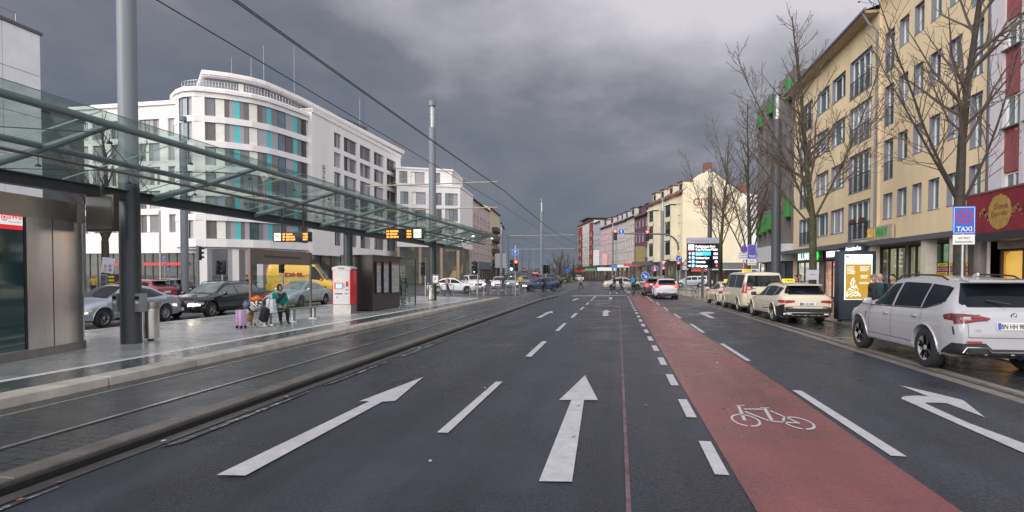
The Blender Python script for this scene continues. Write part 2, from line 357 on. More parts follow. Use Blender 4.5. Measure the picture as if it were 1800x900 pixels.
# painted markings, every stroke one painted thing
def mark(name, label, pxs, cat='road marking', group=None, z=.012):
    b = MB(); b.poly([tuple(G(x, y)[:2]) + (z,) for x, y in pxs])
    return tag(structure(b.build(name, M_paint)), label, cat, group)
mark('road_marking_arrow', 'long straight arrow painted nearest the tram kerb', [(380.4, 837), (431.4, 838), (672, 707.5), (694.5, 706), (744.6, 663.4), (631.5, 706.6), (649.5, 706.6)])
mark('road_marking_arrow', 'large straight arrow in the middle lane foreground', [(947.3, 848), (1005.5, 848.8), (1026.6, 704.5), (1051, 704.5), (1028.3, 660.6), (982.7, 704.5), (1004.3, 704.5)])
mark('road_marking_arrow', 'bent turn arrow in the lane beside the white suv', [(1900, 843), (1800, 798), (1700, 754), (1584, 702), (1586, 699), (1592, 697.5), (1612, 696.8), (1631, 697.6), (1582, 678.4), (1646, 693), (1692, 704.4), (1696, 707), (1731, 735), (1664, 710), (1645, 709), (1628, 709), (1627, 710.5), (1700, 744), (1800, 781), (1900, 818)])
mark('road_marking_arrow', 'small straight arrow farther on beside the tram kerb', [(942.2, 558.8), (950.8, 559.1), (965.2, 550.9), (971.8, 550.9), (970.7, 546.7), (953.4, 551.6), (959.3, 551)])
mark('road_marking_arrow', 'squat straight arrow in the middle lane near the junction', [(1058.8, 556), (1069.7, 556), (1069, 549), (1074.9, 549), (1066.3, 545.1), (1056.8, 549), (1060.4, 549)])
mark('road_marking_arrow', 'bent arrow beside the parked taxis', [(1257.8, 559.9), (1249.3, 560), (1227.9, 550.4), (1236, 549), (1246, 548.6), (1257.2, 550), (1252.1, 552), (1240.8, 551.4)])
mark('road_marking_arrow', 'tiny straight arrow at the stop line by the tracks', [(1004.4, 528.8), (1010, 528.9), (1014, 526.3), (1017.5, 526.2), (1016.8, 524.4), (1007, 526.3), (1010, 526.4)])
mark('road_marking_arrow', 'tiny straight arrow at the stop line in the middle lane', [(1071, 526.8), (1076, 526.8), (1075.6, 524.4), (1078, 524.2), (1073.4, 522.5), (1069, 524.2), (1071.4, 524.4)])
for q in ([(768, 761.8), (787.5, 762.4), (883.5, 672.1), (871.5, 672)], [(923.2, 627.6), (933.8, 628), (962, 600.6), (952.8, 600.6)], [(975.3, 582.4), (982.6, 582.4), (996.6, 568.4), (991.2, 568.4)],
          [(1002, 559), (1007.5, 559), (1016, 550.9), (1010.6, 550.9)], [(1018.4, 545.1), (1022.3, 545.1), (1027.7, 540), (1023.9, 540)], [(1028.8, 536.2), (1032.4, 536.2), (1036, 532), (1032.9, 532)], [(1037.4, 529), (1039.9, 529), (1048.4, 520.7), (1046, 520.7)]):
    mark('road_marking_dash', 'white dash of the broken line between the two straight lanes', q, group='dashes between the straight lanes')
for q in ([(1392.5, 687), (1409, 688), (1594, 804.4), (1566, 803)], [(1264.4, 604.8), (1272.3, 604.8), (1320.7, 635.3), (1311.6, 635.3)], [(1211, 569.9), (1217.1, 569.9), (1239.8, 585.2), (1234.1, 585.6)], [(1182.6, 551.9), (1186.9, 551.9), (1199.2, 560), (1193.9, 560)],
          [(1164.8, 539.9), (1168, 539.9), (1176, 546.8), (1172.5, 546.8)], [(1152.5, 531.7), (1155, 531.7), (1160.5, 536.5), (1157.5, 536.5)], [(1132, 518.5), (1134, 518.5), (1150, 530.4), (1147.5, 530.4)]):
    mark('road_marking_dash', 'white dash along the taxi side of the red bike lane', q, group='dashes on the taxi side of the bike lane')
d0 = G(1227.6, 775.8); d1 = G(1256.7, 835.7); q0 = G(1240, 806)
ua, ub = G(1227.6, 775.8)[0], G(1248.2, 775.8)[0]
for k in range(20):
    v0 = d1.y + k * 2.115; v1 = v0 + 1.06
    sh = -.004 * k * 1.3
    b = MB(); b.poly([(ua + sh, v0, .012), (ub + sh, v0, .012), (ub + sh, v1, .012), (ua + sh, v1, .012)])
    tag(structure(b.build('road_marking_block', M_paint)), 'short white block of the line edging the red bike lane', 'road marking', 'short blocks along the bike lane')
b = MB(); a0 = G(1004, 521); a1 = G(1100.8, 519.6); b.poly([(a0.x, a0.y, .012), (a1.x, a1.y, .012), (a1.x, a1.y + 1.0, .012), (a0.x, a0.y + 1.0, .012)])
tag(structure(b.build('road_marking_stop_line', M_paint)), 'white stop line across the straight lanes', 'road marking')
# dashes bending through the junction
for k in range(9):
    t0 = k / 9; p = Vector((1.0 - 10 * t0 ** 2, 56 + 70 * t0, 0)); p2 = Vector((1.0 - 10 * (t0 + .05) ** 2, 56 + 70 * (t0 + .05), 0))
    b = MB(); b.poly([(p.x, p.y, .012), (p.x + .25, p.y, .012), (p2.x + .25, p2.y, .012), (p2.x, p2.y, .012)])
    tag(structure(b.build('road_marking_dash', M_paint)), 'white dash guiding traffic across the junction', 'road marking', 'dashes through the junction')
# bicycle symbol
b = MB()
def Z(x, y): return G(1240 + x / 6, 650 + y / 6)
def strip(p, q, w, wy=None):
    d = (q - p); d.z = 0; n = Vector((-d.y, d.x, 0)).normalized() * w / 2
    b.poly([(p.x - n.x, p.y - n.y, .0125), (q.x - n.x, q.y - n.y, .0125), (q.x + n.x, q.y + n.y, .0125), (p.x + n.x, p.y + n.y, .0125)])
for (cx_, cy_) in ((423, 541), (981, 570)):
    c = Z(cx_, cy_); ru = .165; rv = .30; n = 28
    for i in range(n):
        if i in (20,): continue
        t0, t1 = 2 * math.pi * i / n, 2 * math.pi * (i + 1) / n
        f = lambda t, k: (c.x + math.cos(t) * (ru * k), c.y + math.sin(t) * (rv * k), .0125)
        b.quad(f(t0, 1.04), f(t1, 1.04), f(t1, .86), f(t0, .86))
for p, q, w in (((345, 380), (415, 545), .042), ((345, 382), (410, 386), .05), ((405, 423), (605, 425), .06), ((415, 450), (690, 555), .04), ((620, 410), (705, 552), .045), ((580, 408), (670, 412), .05), ((665, 552), (995, 571), .06), ((680, 440), (960, 560), .035)):
    strip(Z(*p), Z(*q), w)
tag(structure(b.build('road_marking_bicycle', M_paint)), 'white bicycle symbol painted on the red lane', 'road marking')

# ------------------------------------------------------------------ tram bed, rails, kerbs
PZ = .14
UE = G(131, 691.5)[0]                       # platform edge
UK = G(0, 868)[0]                           # tram kerb
V1 = 52
b = MB(); b.poly([(UE, -12, .004), (-5.05, -12, .004), (-5.05, 39, .004), (-4.6, 47, .004), (-5.2, 130, .004), (-9.2, 130, .004), (UE, 44, .004)]); structure(b.build('tram_bed_ground', M_sett))
for k, (uu) in enumerate((G(0, 790)[0], G(0, 733)[0])):
    b = MB(); b.box((uu, 60, .008), (.055, 145, .014), 0); b.box((uu + (.05 if k else -.05) * -1, 60, .006), (.04, 145, .008), 1)
    tag(structure(b.build('tram_rail', [M_rail, M_groove])), ['grooved tram rail nearest the carriageway', 'grooved tram rail beside the platform edge'][k], 'rail')
b = MB()
v = -12.
while v < 45:
    w = 2.0; u0 = UK - .13 + (0 if v < 38 else (v - 38) * .06)
    b.rbox((u0 - .01, v + w / 2, .03), (.25, w - .004, .12), .012, seg=1); b.box((u0 + .145, v + w / 2, .02), (.06, w, .07), 1); v += w
structure(b.build('tram_kerb', [mat('wet_kerb_stone', (.105, .095, .088), .4, var=.35, vs=2.5, bump=.5, bs=60, world=True), M_groove]))
b = MB(); b.poly([(UK + .10, -12, .008), (UK + .27, -12, .008), (UK + .27, 40, .008), (UK + .10, 40, .008)]); structure(b.build('tram_gutter_line', M_sett if False else mat('gutter', (.055, .052, .05), .35, var=.3, vs=3, world=True)))
b = MB()
for v0, v1, w in ((5.2, 8.2, .10), (8.6, 11.5, .09), (11.9, 15.8, .12), (18, 23, .08), (3.0, 4.2, .07)):
    b.poly([(UK + .33, v0, .012), (UK + .33 + w, v0 + .2, .012), (UK + .33 + w * .7, v1 - .3, .012), (UK + .35, v1, .012)])
structure(b.build('worn_edge_line', M_worn))
# platform
VE = G(848, 524, PZ)[1]
VPL0 = -6
b = MB(); UB = G(413, 556, PZ)[0] - .6
b.prism([(UB, VPL0), (UE - .42, VPL0), (UE - .42, VE), (UB, VE + 3)], -.05, PZ, 0); structure(b.build('platform_pavement', M_plat))
b = MB(); v = VPL0
while v < VE - .5:
    b.rbox((UE - .21, v + .995, PZ / 2 - .02), (.42, 1.975, PZ + .06), .015, seg=1); v += 2.0
structure(b.build('platform_kerb', M_kerbl))
us = G(0, 667, PZ)[0]; us2 = G(420, 600, PZ)[0]; ust = (us + us2) / 2
b = MB(); b.poly([(ust - .10, VPL0, PZ + .004), (ust + .08, VPL0, PZ + .004), (ust + .08, VE, PZ + .004), (ust - .10, VE, PZ + .004)]); structure(b.build('platform_white_line', mat('strip_paint', (.78, .78, .76), .4, var=.12, world=True)))
b = MB(); b.poly([(ust + .09, VPL0, PZ + .003), (UE - .43, VPL0, PZ + .003), (UE - .43, VE, PZ + .003), (ust + .09, VE, PZ + .003)]); structure(b.build('platform_dark_line', mat('dark_slab', (.085, .095, .10), .22, var=.2, rvar=.1, world=True)))
b = MB(); b.box((UB - .1, (VPL0 + VE + 3) / 2, .05), (.2, VE + 3 - VPL0, .16)); structure(b.build('platform_back_kerb', M_kerbl))
sheet('bus_road', [(-60, -12), (UB - .2, -12), (UB - .2, 48), (-60, 48)], .001, M_asph)
for uu, w in ((UB - .75, .12), (-22.6, .12)):
    b = MB(); b.poly([(uu - w / 2, -5, .006), (uu + w / 2, -5, .006), (uu + w / 2, 44, .006), (uu - w / 2, 44, .006)]); structure(b.build('bus_road_line', M_paint))
# taxi side: double kerb line, bay and pavement
k0, k1 = G(1437, 588), G(1220, 530)
ka, kb = Vector((6.35, -12)), Vector((5.35, 48))
KX = lambda v: 6.15 - (v - 5) * .0185
b = MB(); v = -12.
while v < 47:
    for off, ww, z in ((0, .16, .035), (-.30, .22, .012)):
        x0, x1 = KX(v) + off, KX(v + 1) + off
        b.prism([(x0 - ww / 2, v), (x0 + ww / 2, v), (x1 + ww / 2, v + .99), (x1 - ww / 2, v + .99)], -.02, z)
    v += 1.0
structure(b.build('taxi_bay_kerb', M_kerb))
sheet('taxi_bay_pavement', [(KX(-12) + .085, -12), (8.0, -12), (8.0, 44), (KX(47) + .085, 48)], .022, mat('bay_setts', (.030, .030, .033), .25, var=.3, rvar=.1, bump=.3, bs=30, world=True))
b = MB(); b.prism([(8.0, -12), (13.6, -12), (13.6, 61), (5.3, 61), (5.3, 47.5), (8.0, 43)], -.02, .05); structure(b.build('taxi_side_pavement', M_side))
for v in (8.9, 17.6):
    b = MB(); b.poly([(KX(v) + .2, v, .026), (8.0, v, .026), (8.0, v + .1, .026), (KX(v) + .2, v + .1, .026)]); tag(structure(b.build('road_marking_bay_line', M_paint)), 'thin white line between parking bays ' + ('behind' if v < 10 else 'in front of') + ' the white suv', 'road marking')
b = MB(); b.prism([(11, 62.5), (60, 62.5), (60, 89), (10.4, 91), (8.5, 90), (7.6, 66)], -.02, .045); structure(b.build('square_pavement', mat('square_slabs', (.17, .155, .145), .22, var=.2, rvar=.1, world=True)))
# distant rising road, traffic island and hills
b = MB(); nn = 14
for i in range(nn):
    t0, t1 = i / nn, (i + 1) / nn
    zf = lambda t: -.02 + 5.5 * t * t * (3 - 2 * t)
    f = lambda s, t: (s * (9 + 3 * t) - 24 - 10 * t, 95 + 270 * t, zf(t))
    b.quad(f(-1, t0), f(1, t0), f(1, t1), f(-1, t1))
    for s in (-1, 1): b.quad(f(s, t0), f(s, t1), f(s, t1)[:2] + (-1,), f(s, t0)[:2] + (-1,))
structure(b.build('rising_road', M_asph))
def RZ(v): t = (v - 95) / 270; return -.02 + 5.5 * t * t * (3 - 2 * t)
b = MB(); rr = random.Random(3); n = 60; ridge = []
for i in range(n + 1):
    x = -1500 + 3000 * i / n; ridge.append((x, 1500 + 100 * math.sin(i * .7), 30 + 12 * math.sin(i * .31 + 1) + 6 * math.sin(i * .9) + rr.uniform(-1.5, 1.5)))
for i in range(n):
    a, c = ridge[i], ridge[i + 1]
    b.quad((a[0], a[1] - 500, -1), (c[0], c[1] - 500, -1), c, a); b.quad(a, c, (c[0], c[1] + 600, 5), (a[0], a[1] + 600, 5))
structure(b.build('hills', mat('far_hills', (.085, .105, .13), .9, var=.2, vs=.01, world=True)))  # haze of the distance is put into the blue-grey hill colour
# ------------------------------------------------------------------ tram stop canopy
M_steel_d = mat('dark_painted_steel', (.035, .042, .048), .4, var=.15, vs=2)
M_steel_g = mat('grey_painted_steel', (.17, .19, .215), .42, var=.1, vs=1.5, streak=.2)
M_tube = mat('canopy_tube_steel', (.13, .17, .175), .4, var=.12)
M_glass = glass_mat('canopy_glass', (.72, .85, .80), 1.4, .24, (.56, .65, .61))
M_clear = glass_mat('clear_glass', (.86, .92, .90), 1.5, .03)
M_inox = mat('brushed_stainless', (.72, .69, .66), .22, .95, var=.12, vs=3, streak=.1, bump=.06, bs=90)
M_inox_d = mat('dull_stainless', (.36, .35, .345), .42, 1., var=.15, vs=5)
M_black = mat('black_plastic', (.018, .018, .02), .35, var=.1)
M_white = mat('white_lacquer', (.72, .72, .72), .4, var=.05)
M_ledoff = mat('display_glass', (.008, .008, .01), .12, var=0)
M_led = emat('led_amber', (1.0, .32, .04), 2.2)
M_clock = emat('lit_clock_face', (.85, .95, .72), .85)
M_zinc = mat('galvanised_steel', (.42, .43, .44), .4, .9, var=.15, vs=5)
M_gray = mat('mid_grey_plastic', (.22, .23, .24), .45, var=.08)

c1 = G(237, 602, PZ); UC = c1.x; VC = [c1.y, VX(612, UC), VX(760, UC)]
zbt, zbb = H(340, c1), H(355, c1)
UF = -8.6; pf = (UF, VX(0, UF)); ZF = H(136, pf)
VEB, VEF = VX(811, UC), VX(884, UF)
def roofz(u, d=0.): return zbt + .05 + (ZF - zbt - .05) * (u - UC) / (UF - UC) - d
can = thing('platform_canopy', 'long glass canopy over the tram platform on dark steel beam', 'canopy', (UC, VC[1], PZ))
b = MB(); b.box((UC, (VEB - 4) / 2, (zbt + zbb) / 2), (.24, VEB + 4, zbt - zbb)); b.box((UC, (VEB - 4) / 2, zbt + .012), (.36, VEB + 4, .024)); b.build('beam', M_steel_d, can, True)
v = -4.; k = 0
while v < VEF - .1:
    v1 = min(v + 2.05, VEF)
    def ub_at(vv): return UC if vv <= VEB else UC + (UF - UC) * (vv - VEB) / (VEF - VEB)
    b = MB(); g = .012
    A = [(UF, v + g, roofz(UF)), (UF, v1 - g, roofz(UF)), (ub_at(v1), v1 - g, roofz(ub_at(v1))), (ub_at(v), v + g, roofz(ub_at(v)))]
    if ub_at(v) - UF < 0:
        b.poly([A[0], A[1], A[2], A[3]], 0); B = [(p[0], p[1], p[2] + .016) for p in A]
        b.add(A + B, [(0, 1, 5, 4), (1, 2, 6, 5), (2, 3, 7, 6), (3, 0, 4, 7)], 1)
        b.build('glass_pane', [M_glass, mat('glass_edge', (.10, .20, .18), .2, var=0)], can, True)
    v = v1
for uu, r, d in ((-8.76, .065, .11), (-10.15, .058, .12)):
    ve = VEF if uu > -9.5 else VEB + 1.5
    b = MB(); b.tube([(uu, -4, roofz(uu, d)), (uu, ve - .4, roofz(uu, d))], r, 10); b.build('purlin', M_tube, can, True, smooth=True)
uu = -9.45
b = MB(); b.tube([(uu, -4, CAMZ + .207 * 9.45), (uu, VEF - 6, CAMZ + .207 * 9.45)], .028, 8)
for i in range(9):
    vv = 1.5 + i * 4.2; b.seg((uu, vv, CAMZ + .207 * 9.45), (uu, vv, roofz(uu, .02)), .008, n=5)
b.build('cable_conduit', mat('bronze_conduit', (.16, .13, .11), .4, .4), can, True, smooth=True)
VR = [VX(200, -8.76) + (VX(455, -8.76) - VX(200, -8.76)) * i for i in range(-2, 9)]
for vv in VR:
    if vv > VEF - 1: continue
    b = MB(); b.tube([(-8.72, vv, roofz(-8.72, .11)), (-10.2, vv - .05, roofz(-10.2, .16)), (UC + .02, vv - .1, zbb + .12)], [.05, .07, .08], 10)
    b.build('rib', M_tube, can, True, smooth=True)
    if vv + 4.1 < VEB:
        b = MB(); b.seg((-8.95, vv, roofz(-8.95, .2)), (UC + .1, vv + 4.1, zbt - .02), .008, n=5); b.seg((-8.95, vv + 4.1, roofz(-8.95, .2)), (UC + .1, vv, zbt - .02), .008, n=5); b.build('brace_rod', M_steel_d, can, True)
for i in range(18):
    vv = .9 + i * 2.05
    for uu in (-9.3, -10.9):
        if vv > VEB - 1: continue
        b = MB(); z = roofz(uu); b.seg((uu, vv, z - .002), (uu, vv, z - .15), .008, n=5); b.lathe([(0, z - .13), (.03, z - .135), (.055, z - .165), (.055, z - .18), (0, z - .185)], 10, 0, 'Z', (uu, vv, 0)); b.build('glass_fixing', M_steel_d, can, True, smooth=True)
b = MB(); b.lathe([(.2, PZ), (.2, zbb)], 20, c=(UC, VC[1], 0)); b.build('column', M_steel_d, can, True, smooth=True)

# tall masts with lit tube heads, carrying the overhead line
def mast(u, v, z0, h, r, label, arms=(), dark=True, arm_len=(4.3, 4.5), sm=None):
    t = thing('lamp_mast', label, 'mast', (u, v, z0), group='round steel masts of the tram line')
    b = MB(); b.lathe([(r, 0 if not dark else 3.9), (r * .96, h - 1.75), (r * .96, h - 1.7)], 24); b.build('shaft', sm or M_steel_g, t, smooth=True)
    if dark:
        b = MB(); b.lathe([(r * 1.09, 0), (r * 1.09, 3.62), (r, 3.9)], 24); b.build('base_sleeve', M_steel_d, t, smooth=True)  # dark tone is dark paint plus the shade under the canopy, put into the colour
    b = MB(); b.lathe([(r * .9, h - 1.7), (r * .9, h - .3)], 20, 0); b.build('lamp_cover', M_clear, t, smooth=True)
    b = MB(); b.lathe([(r * .35, h - 1.7), (r * .35, h - .3)], 12, 0); b.build('lamp_core', mat('lamp_core', (.75, .75, .73), .3, var=0), t, smooth=True)
    b = MB(); b.lathe([(r * .96, h - .3), (r * .96, h), (0, h + .01)], 24, 0); b.build('cap', M_steel_g, t, smooth=True)
    for z in arms:
        b = MB(); b.seg((-arm_len[1], 0, z - z0), (arm_len[0], 0, z - z0 + .04), .045, .035, 8)
        b.seg((0, 0, z - z0 + 1.0), (arm_len[0] * .7, 0, z - z0 + .05), .008, n=4); b.seg((0, 0, z - z0 + 1.0), (-arm_len[1] * .7, 0, z - z0 + .05), .008, n=4); b.build('cross_arm', mat('arm_steel', (.34, .30, .22), .5, .2), t, smooth=True)
    return t
mast(c1.x + .02, c1.y - .12, PZ, 14.2, .212, 'thick grey mast rising through the glass canopy beside a litter bin')
p2 = Vector((UC, VC[2])); z2 = H(178, p2)
zarm = [H(324, p2), H(368, p2)]
mast(UC + .02, VC[2], PZ, z2 - PZ, .235, 'grey mast with glazed lamp head and two cross arms at the end of the canopy', zarm)
p3 = PX(952, 78); z3 = H(350, p3)
mast(p3.x, p3.y, 0, z3, .24, 'grey mast with long cross arms standing in the tram tracks', [H(414, p3), H(438, p3)], False, (4.5, 4.5))
LM = []
for px, D, top, r, lab in ((1363.5, 33.0, 158, .26, 'dark thick lamp mast between the taxi and the grey brown store'), (1247, 55, 297, .21, 'dark lamp mast behind the parking guidance board'), (1164, 78, 349, .24, 'grey lamp mast beside the red traffic signals in front of the cream house'), (325, 41, 205, .26, 'grey lamp mast behind the black estate car on the bus road'), (881, 95, 394, .22, 'slim lamp mast beyond the platform end, near the balconies'), (1077, 130, 392, .2, 'slim mast in front of the pale houses')):
    p = PX(px, D); mast(p.x, p.y, .05, H(top, p) - .05, r, lab, dark=False, sm=mat('slate_painted_steel', (.06, .066, .078), .45, var=.1) if 'dark' in lab else None)
# far line masts
for i, (px, D, top) in enumerate(((894, 150, 413), (978, 190, 432), (930, 210, 438), (912, 240, 440), (918, 190, 440), (938, 260, 440))):
    p = PX(px, D); zb = RZ(p.y) if px < 950 else 0
    b = MB(); h = H(top, p) - zb; b.seg((0, 0, 0), (0, 0, h), .14, .1, 10)
    if i < 2: b.seg((-5, 0, h - .8), (5, 0, h - .8), .06, n=6)
    o = b.build('tram_pole', M_steel_g); o.location = (p.x, p.y, zb); tag(o, 'thin distant pole of the tram line on the rising road' if i != 1 else 'thin distant tram pole with cross bar above the bare tree', 'pole', 'distant tram poles')

# overhead wires
def catenary(pts, r, sag=0.):
    o = []
    for a, c in zip(pts[:-1], pts[1:]):
        for i in range(8):
            t = i / 8; p = Vector(a).lerp(Vector(c), t); p.z -= sag * 4 * t * (1 - t); o.append(p)
    o.append(Vector(pts[-1])); return o
M_wire = mat('wire', (.03, .03, .033), .5, .3, var=0)
UW = -7.1
zc = CAMZ + 4.28; zm = CAMZ + 5.3
P3w = (p3.x + 2.8, p3.y)
b = MB()
for off in (0, .06):
    b.tube(catenary([(UW + off, -20, zm), (UW + off, VC[2], zm - .05), (P3w[0] + off, P3w[1], zm - .3), (-4, 150, zm - .3)], .4, .15), .013, 4)
for i in range(8):
    vv = 6 + i * 9.2
    if vv < 70: b.seg((UW, vv, zm - .12), (UW, vv, zc), .006, n=4)
b.tube(catenary([(UW, -20, zc), (UW, VC[2], zc), (P3w[0], P3w[1], zc - .3), (-4, 150, zc - .3)], .4), .011, 4)
tag(b.build('overhead_line', M_wire), 'sagging overhead tram line above the track nearest the road', 'cable')
b = MB(); b.tube(catenary([(-14.6, 34, zm - 1), (p3.x - 2.8, p3.y, zm - .4), (-13, 150, zm - .4)], .4, .2), .014, 4); b.tube(catenary([(-14.6, 34, zc - .5), (p3.x - 2.8, p3.y, zc - .4), (-13, 150, zc - .4)], .4), .011, 4)
tag(b.build('overhead_line', M_wire), 'overhead tram line beyond the mast with two arms', 'cable')
b = MB(); b.tube(catenary([PX(700, 90, H(260, PX(700, 90))), (UC, VC[2], zarm[0] + 1.4)], .4, .3), .012, 4); tag(b.build('span_wire', M_wire), 'span wire from the white hotel to the double armed mast', 'cable')

# ------------------------------------------------------------------ steel service kiosk
kq = G(160, 612, PZ); kf = G(0, 640, PZ)
ux = -11.7
kio = thing('service_kiosk', 'brushed steel transport service kiosk with rounded corner and teal window', 'kiosk', (kf.x - 1.2, kf.y, PZ))
KT = H(335, kf)
def kplan(off=0.):
    q = Vector((kq.x, kq.y)); f = Vector((kf.x, kf.y)); d = (f - q).normalized(); n = Vector((-d.y, d.x))
    if n.x < 0: n = -n
    o = []
    for i in range(13):                       # gently bowed front, tight far corner
        t = i / 12; p = f + (q - f) * (t * .97) - d * 0; bow = -.22 * (t - .25) ** 2 * (1 if t > .25 else .2); o.append(p + n * (bow + off))
    e = o[-1]
    for a in (25, 55, 85):
        o.append(e + (-d) * (.16 * math.sin(R(a)) + off) + n * (-.16 * (1 - math.cos(R(a)))))
    return [tuple(p) for p in o]
b = MB(); fr = kplan(0); base = [(fr[0][0] + .35 * (fr[0][0] - fr[1][0]) * 40, 0) for _ in ()]
dirn = (Vector(fr[0]) - Vector(fr[3])).normalized()
back = [tuple(Vector(fr[-1]) + Vector((-2.3, .2))), tuple(Vector(fr[0]) + dirn * 4 + Vector((-2.4, 0))), tuple(Vector(fr[0]) + dirn * 4)]
b.prism(fr + back, PZ + .18, KT - .42); b.build('wall', M_inox, kio, True, smooth=True, angle=30)
b = MB(); fr2 = kplan(.03); b.prism(fr2 + back, KT - .42, KT); b.build('fascia', mat('steel_fascia', (.52, .48, .45), .3, 1., var=.1, vs=2, bump=.05, bs=80), kio, True, smooth=True, angle=30)
b = MB(); fr3 = kplan(.02); b.prism(fr3 + back, PZ, PZ + .18); b.build('plinth', M_inox_d, kio, True, smooth=True, angle=30)
# joints between steel sheets
b = MB(); p = Vector(fr[7]); b.box((p.x + .004, p.y, (KT - .42 + PZ + .18) / 2), (.006, .012, KT - .6 - PZ)); b.build('sheet_joint', M_black, kio, True)
# window with lit logo panel at the near end of the bowed front
w1 = Vector(fr[3]); w0 = Vector(fr[0]) + dirn * 2.2
xd = (w1 - w0).normalized(); nrm = Vector((-xd.y, xd.x)); nrm = nrm if nrm.x > 0 else -nrm
xd3 = Vector((xd.x, xd.y, 0)); n3 = Vector((nrm.x, nrm.y, 0))
def kp(s, z, off=.03): p = w1 - xd * s + nrm * off; return Vector((p.x, p.y, z))
b = MB(); z0, z1 = PZ + .2, KT - .44
b.quad(kp(2.6, z0), kp(0.03, z0), kp(0.03, z1), kp(2.6, z1), 0)
b.build('window', mat('teal_window', (.012, .045, .048), .05, var=0, ior=2.2), kio, True)
b = MB(); b.box(tuple(kp(.0, (z0 + z1) / 2, .02)), (.05, .05, z1 - z0), rz=math.atan2(xd.y, xd.x)); b.build('window_frame', M_black, kio, True)
b = MB(); zt = z1 - .004; zl = H(405, Vector((w1.x, w1.y)))
b.quad(kp(1.6, zl + .085, .04), kp(.05, zl + .085, .04), kp(.05, zt, .04), kp(1.6, zt, .04), 0)
b.quad(kp(1.6, zl, .04), kp(.05, zl, .04), kp(.05, zl + .085, .04), kp(1.6, zl + .085, .04), 1)
b.text('SWB', .12, kp(.22, zl + .20, .042), xd3, (0, 0, 1), 1, bold=.02, width=.30); b.text('Bus und Bahn', .04, kp(.22, zl + .13, .042), xd3, (0, 0, 1), 2, width=.26)
b.disc(kp(.45, zl + .22, .046), n3, .07, 1, 20, .05); b.disc(kp(.45, zl + .22, .046), n3, .028, 1)
b.build('logo_panel', [emat('lit_logo_white', (.85, .85, .85), .55), emat('lit_logo_red', (.75, .02, .03), .6), M_black], kio, True)

# hanging display housing between kiosk and mast
pd = Vector((UC + .35, VX(182, UC + .35))); zt, zb_ = H(343, pd), H(407, pd)
t = thing('display_housing', 'brown tinted display housing hanging under the canopy beside the steel kiosk', 'display', (pd.x, pd.y, zb_))
b = MB(); b.rbox((0, 0, (zt - zb_) / 2), (.74, .16, zt - zb_), .02); b.build('housing', mat('bronze_housing', (.075, .065, .055), .3, .5, var=.1), t, smooth=True)
b = MB(); b.quad((-.33, -.085, .05), (.33, -.085, .05), (.33, -.085, zt - zb_ - .05), (-.33, -.085, zt - zb_ - .05)); b.build('screen', mat('tinted_screen', (.05, .045, .035), .2, var=.1), t)
b = MB(); b.box((0, 0, zt - zb_ + .1), (.06, .06, .24)); b.build('hanger', M_steel_d, t)

# litter bin and validators by the mast
def litter_bin(loc, label):
    t = thing('litter_bin', label, 'litter bin', loc, group='steel litter bins on the platform')
    b = MB(); b.lathe([(0, .05), (.19, .05), (.2, .1), (.2, .82), (.185, .82)], 24); b.build('drum', M_inox, t, smooth=True)
    b = MB(); b.lathe([(.205, .82), (.21, .86), (.2, .98), (.15, 1.0), (.15, .93)], 24); b.build('hood', M_inox_d, t, smooth=True)
    b = MB(); b.box((0, 0, .025), (.1, .1, .05)); b.build('foot', M_steel_d, t)
    return t
pb = G(265, 598, PZ); litter_bin((pb.x, pb.y, PZ), 'steel litter bin beside the thick near mast')
bx = VX(762 - 3, UC) - .55; pb2 = G(757 - 1, 529.5, PZ); litter_bin((UC + .05, VC[2] - .42, PZ), 'steel litter bin at the foot of the double armed mast')
for px, lab, dx_ in ((253, 'grey ticket validator box on the canopy side of the near mast, over the bin', .31), (212, 'grey ticket validator box on the kiosk side of the near mast', -.33)):
    t = thing('ticket_validator', lab, 'validator', (UC + dx_, c1.y - .12, PZ + .78), group='ticket validators on the near mast')
    b = MB(); b.rbox((0, 0, .22), (.16, .24, .45), .015); b.build('case', M_gray, t, smooth=True)
    b = MB(); b.quad((-.06, -.123, .30), (.06, -.123, .30), (.06, -.123, .38), (-.06, -.123, .38)); b.build('screen', M_ledoff, t)
    b = MB(); b.quad((-.04, -.123, .2), (.04, -.123, .2), (.04, -.123, .26), (-.04, -.123, .26)); b.build('ticket_slot', M_white, t)
    b = MB(); b.box((-.1 if dx_ > 0 else .1, 0, .22), (.12, .05, .1)); b.build('bracket', M_steel_d, t)

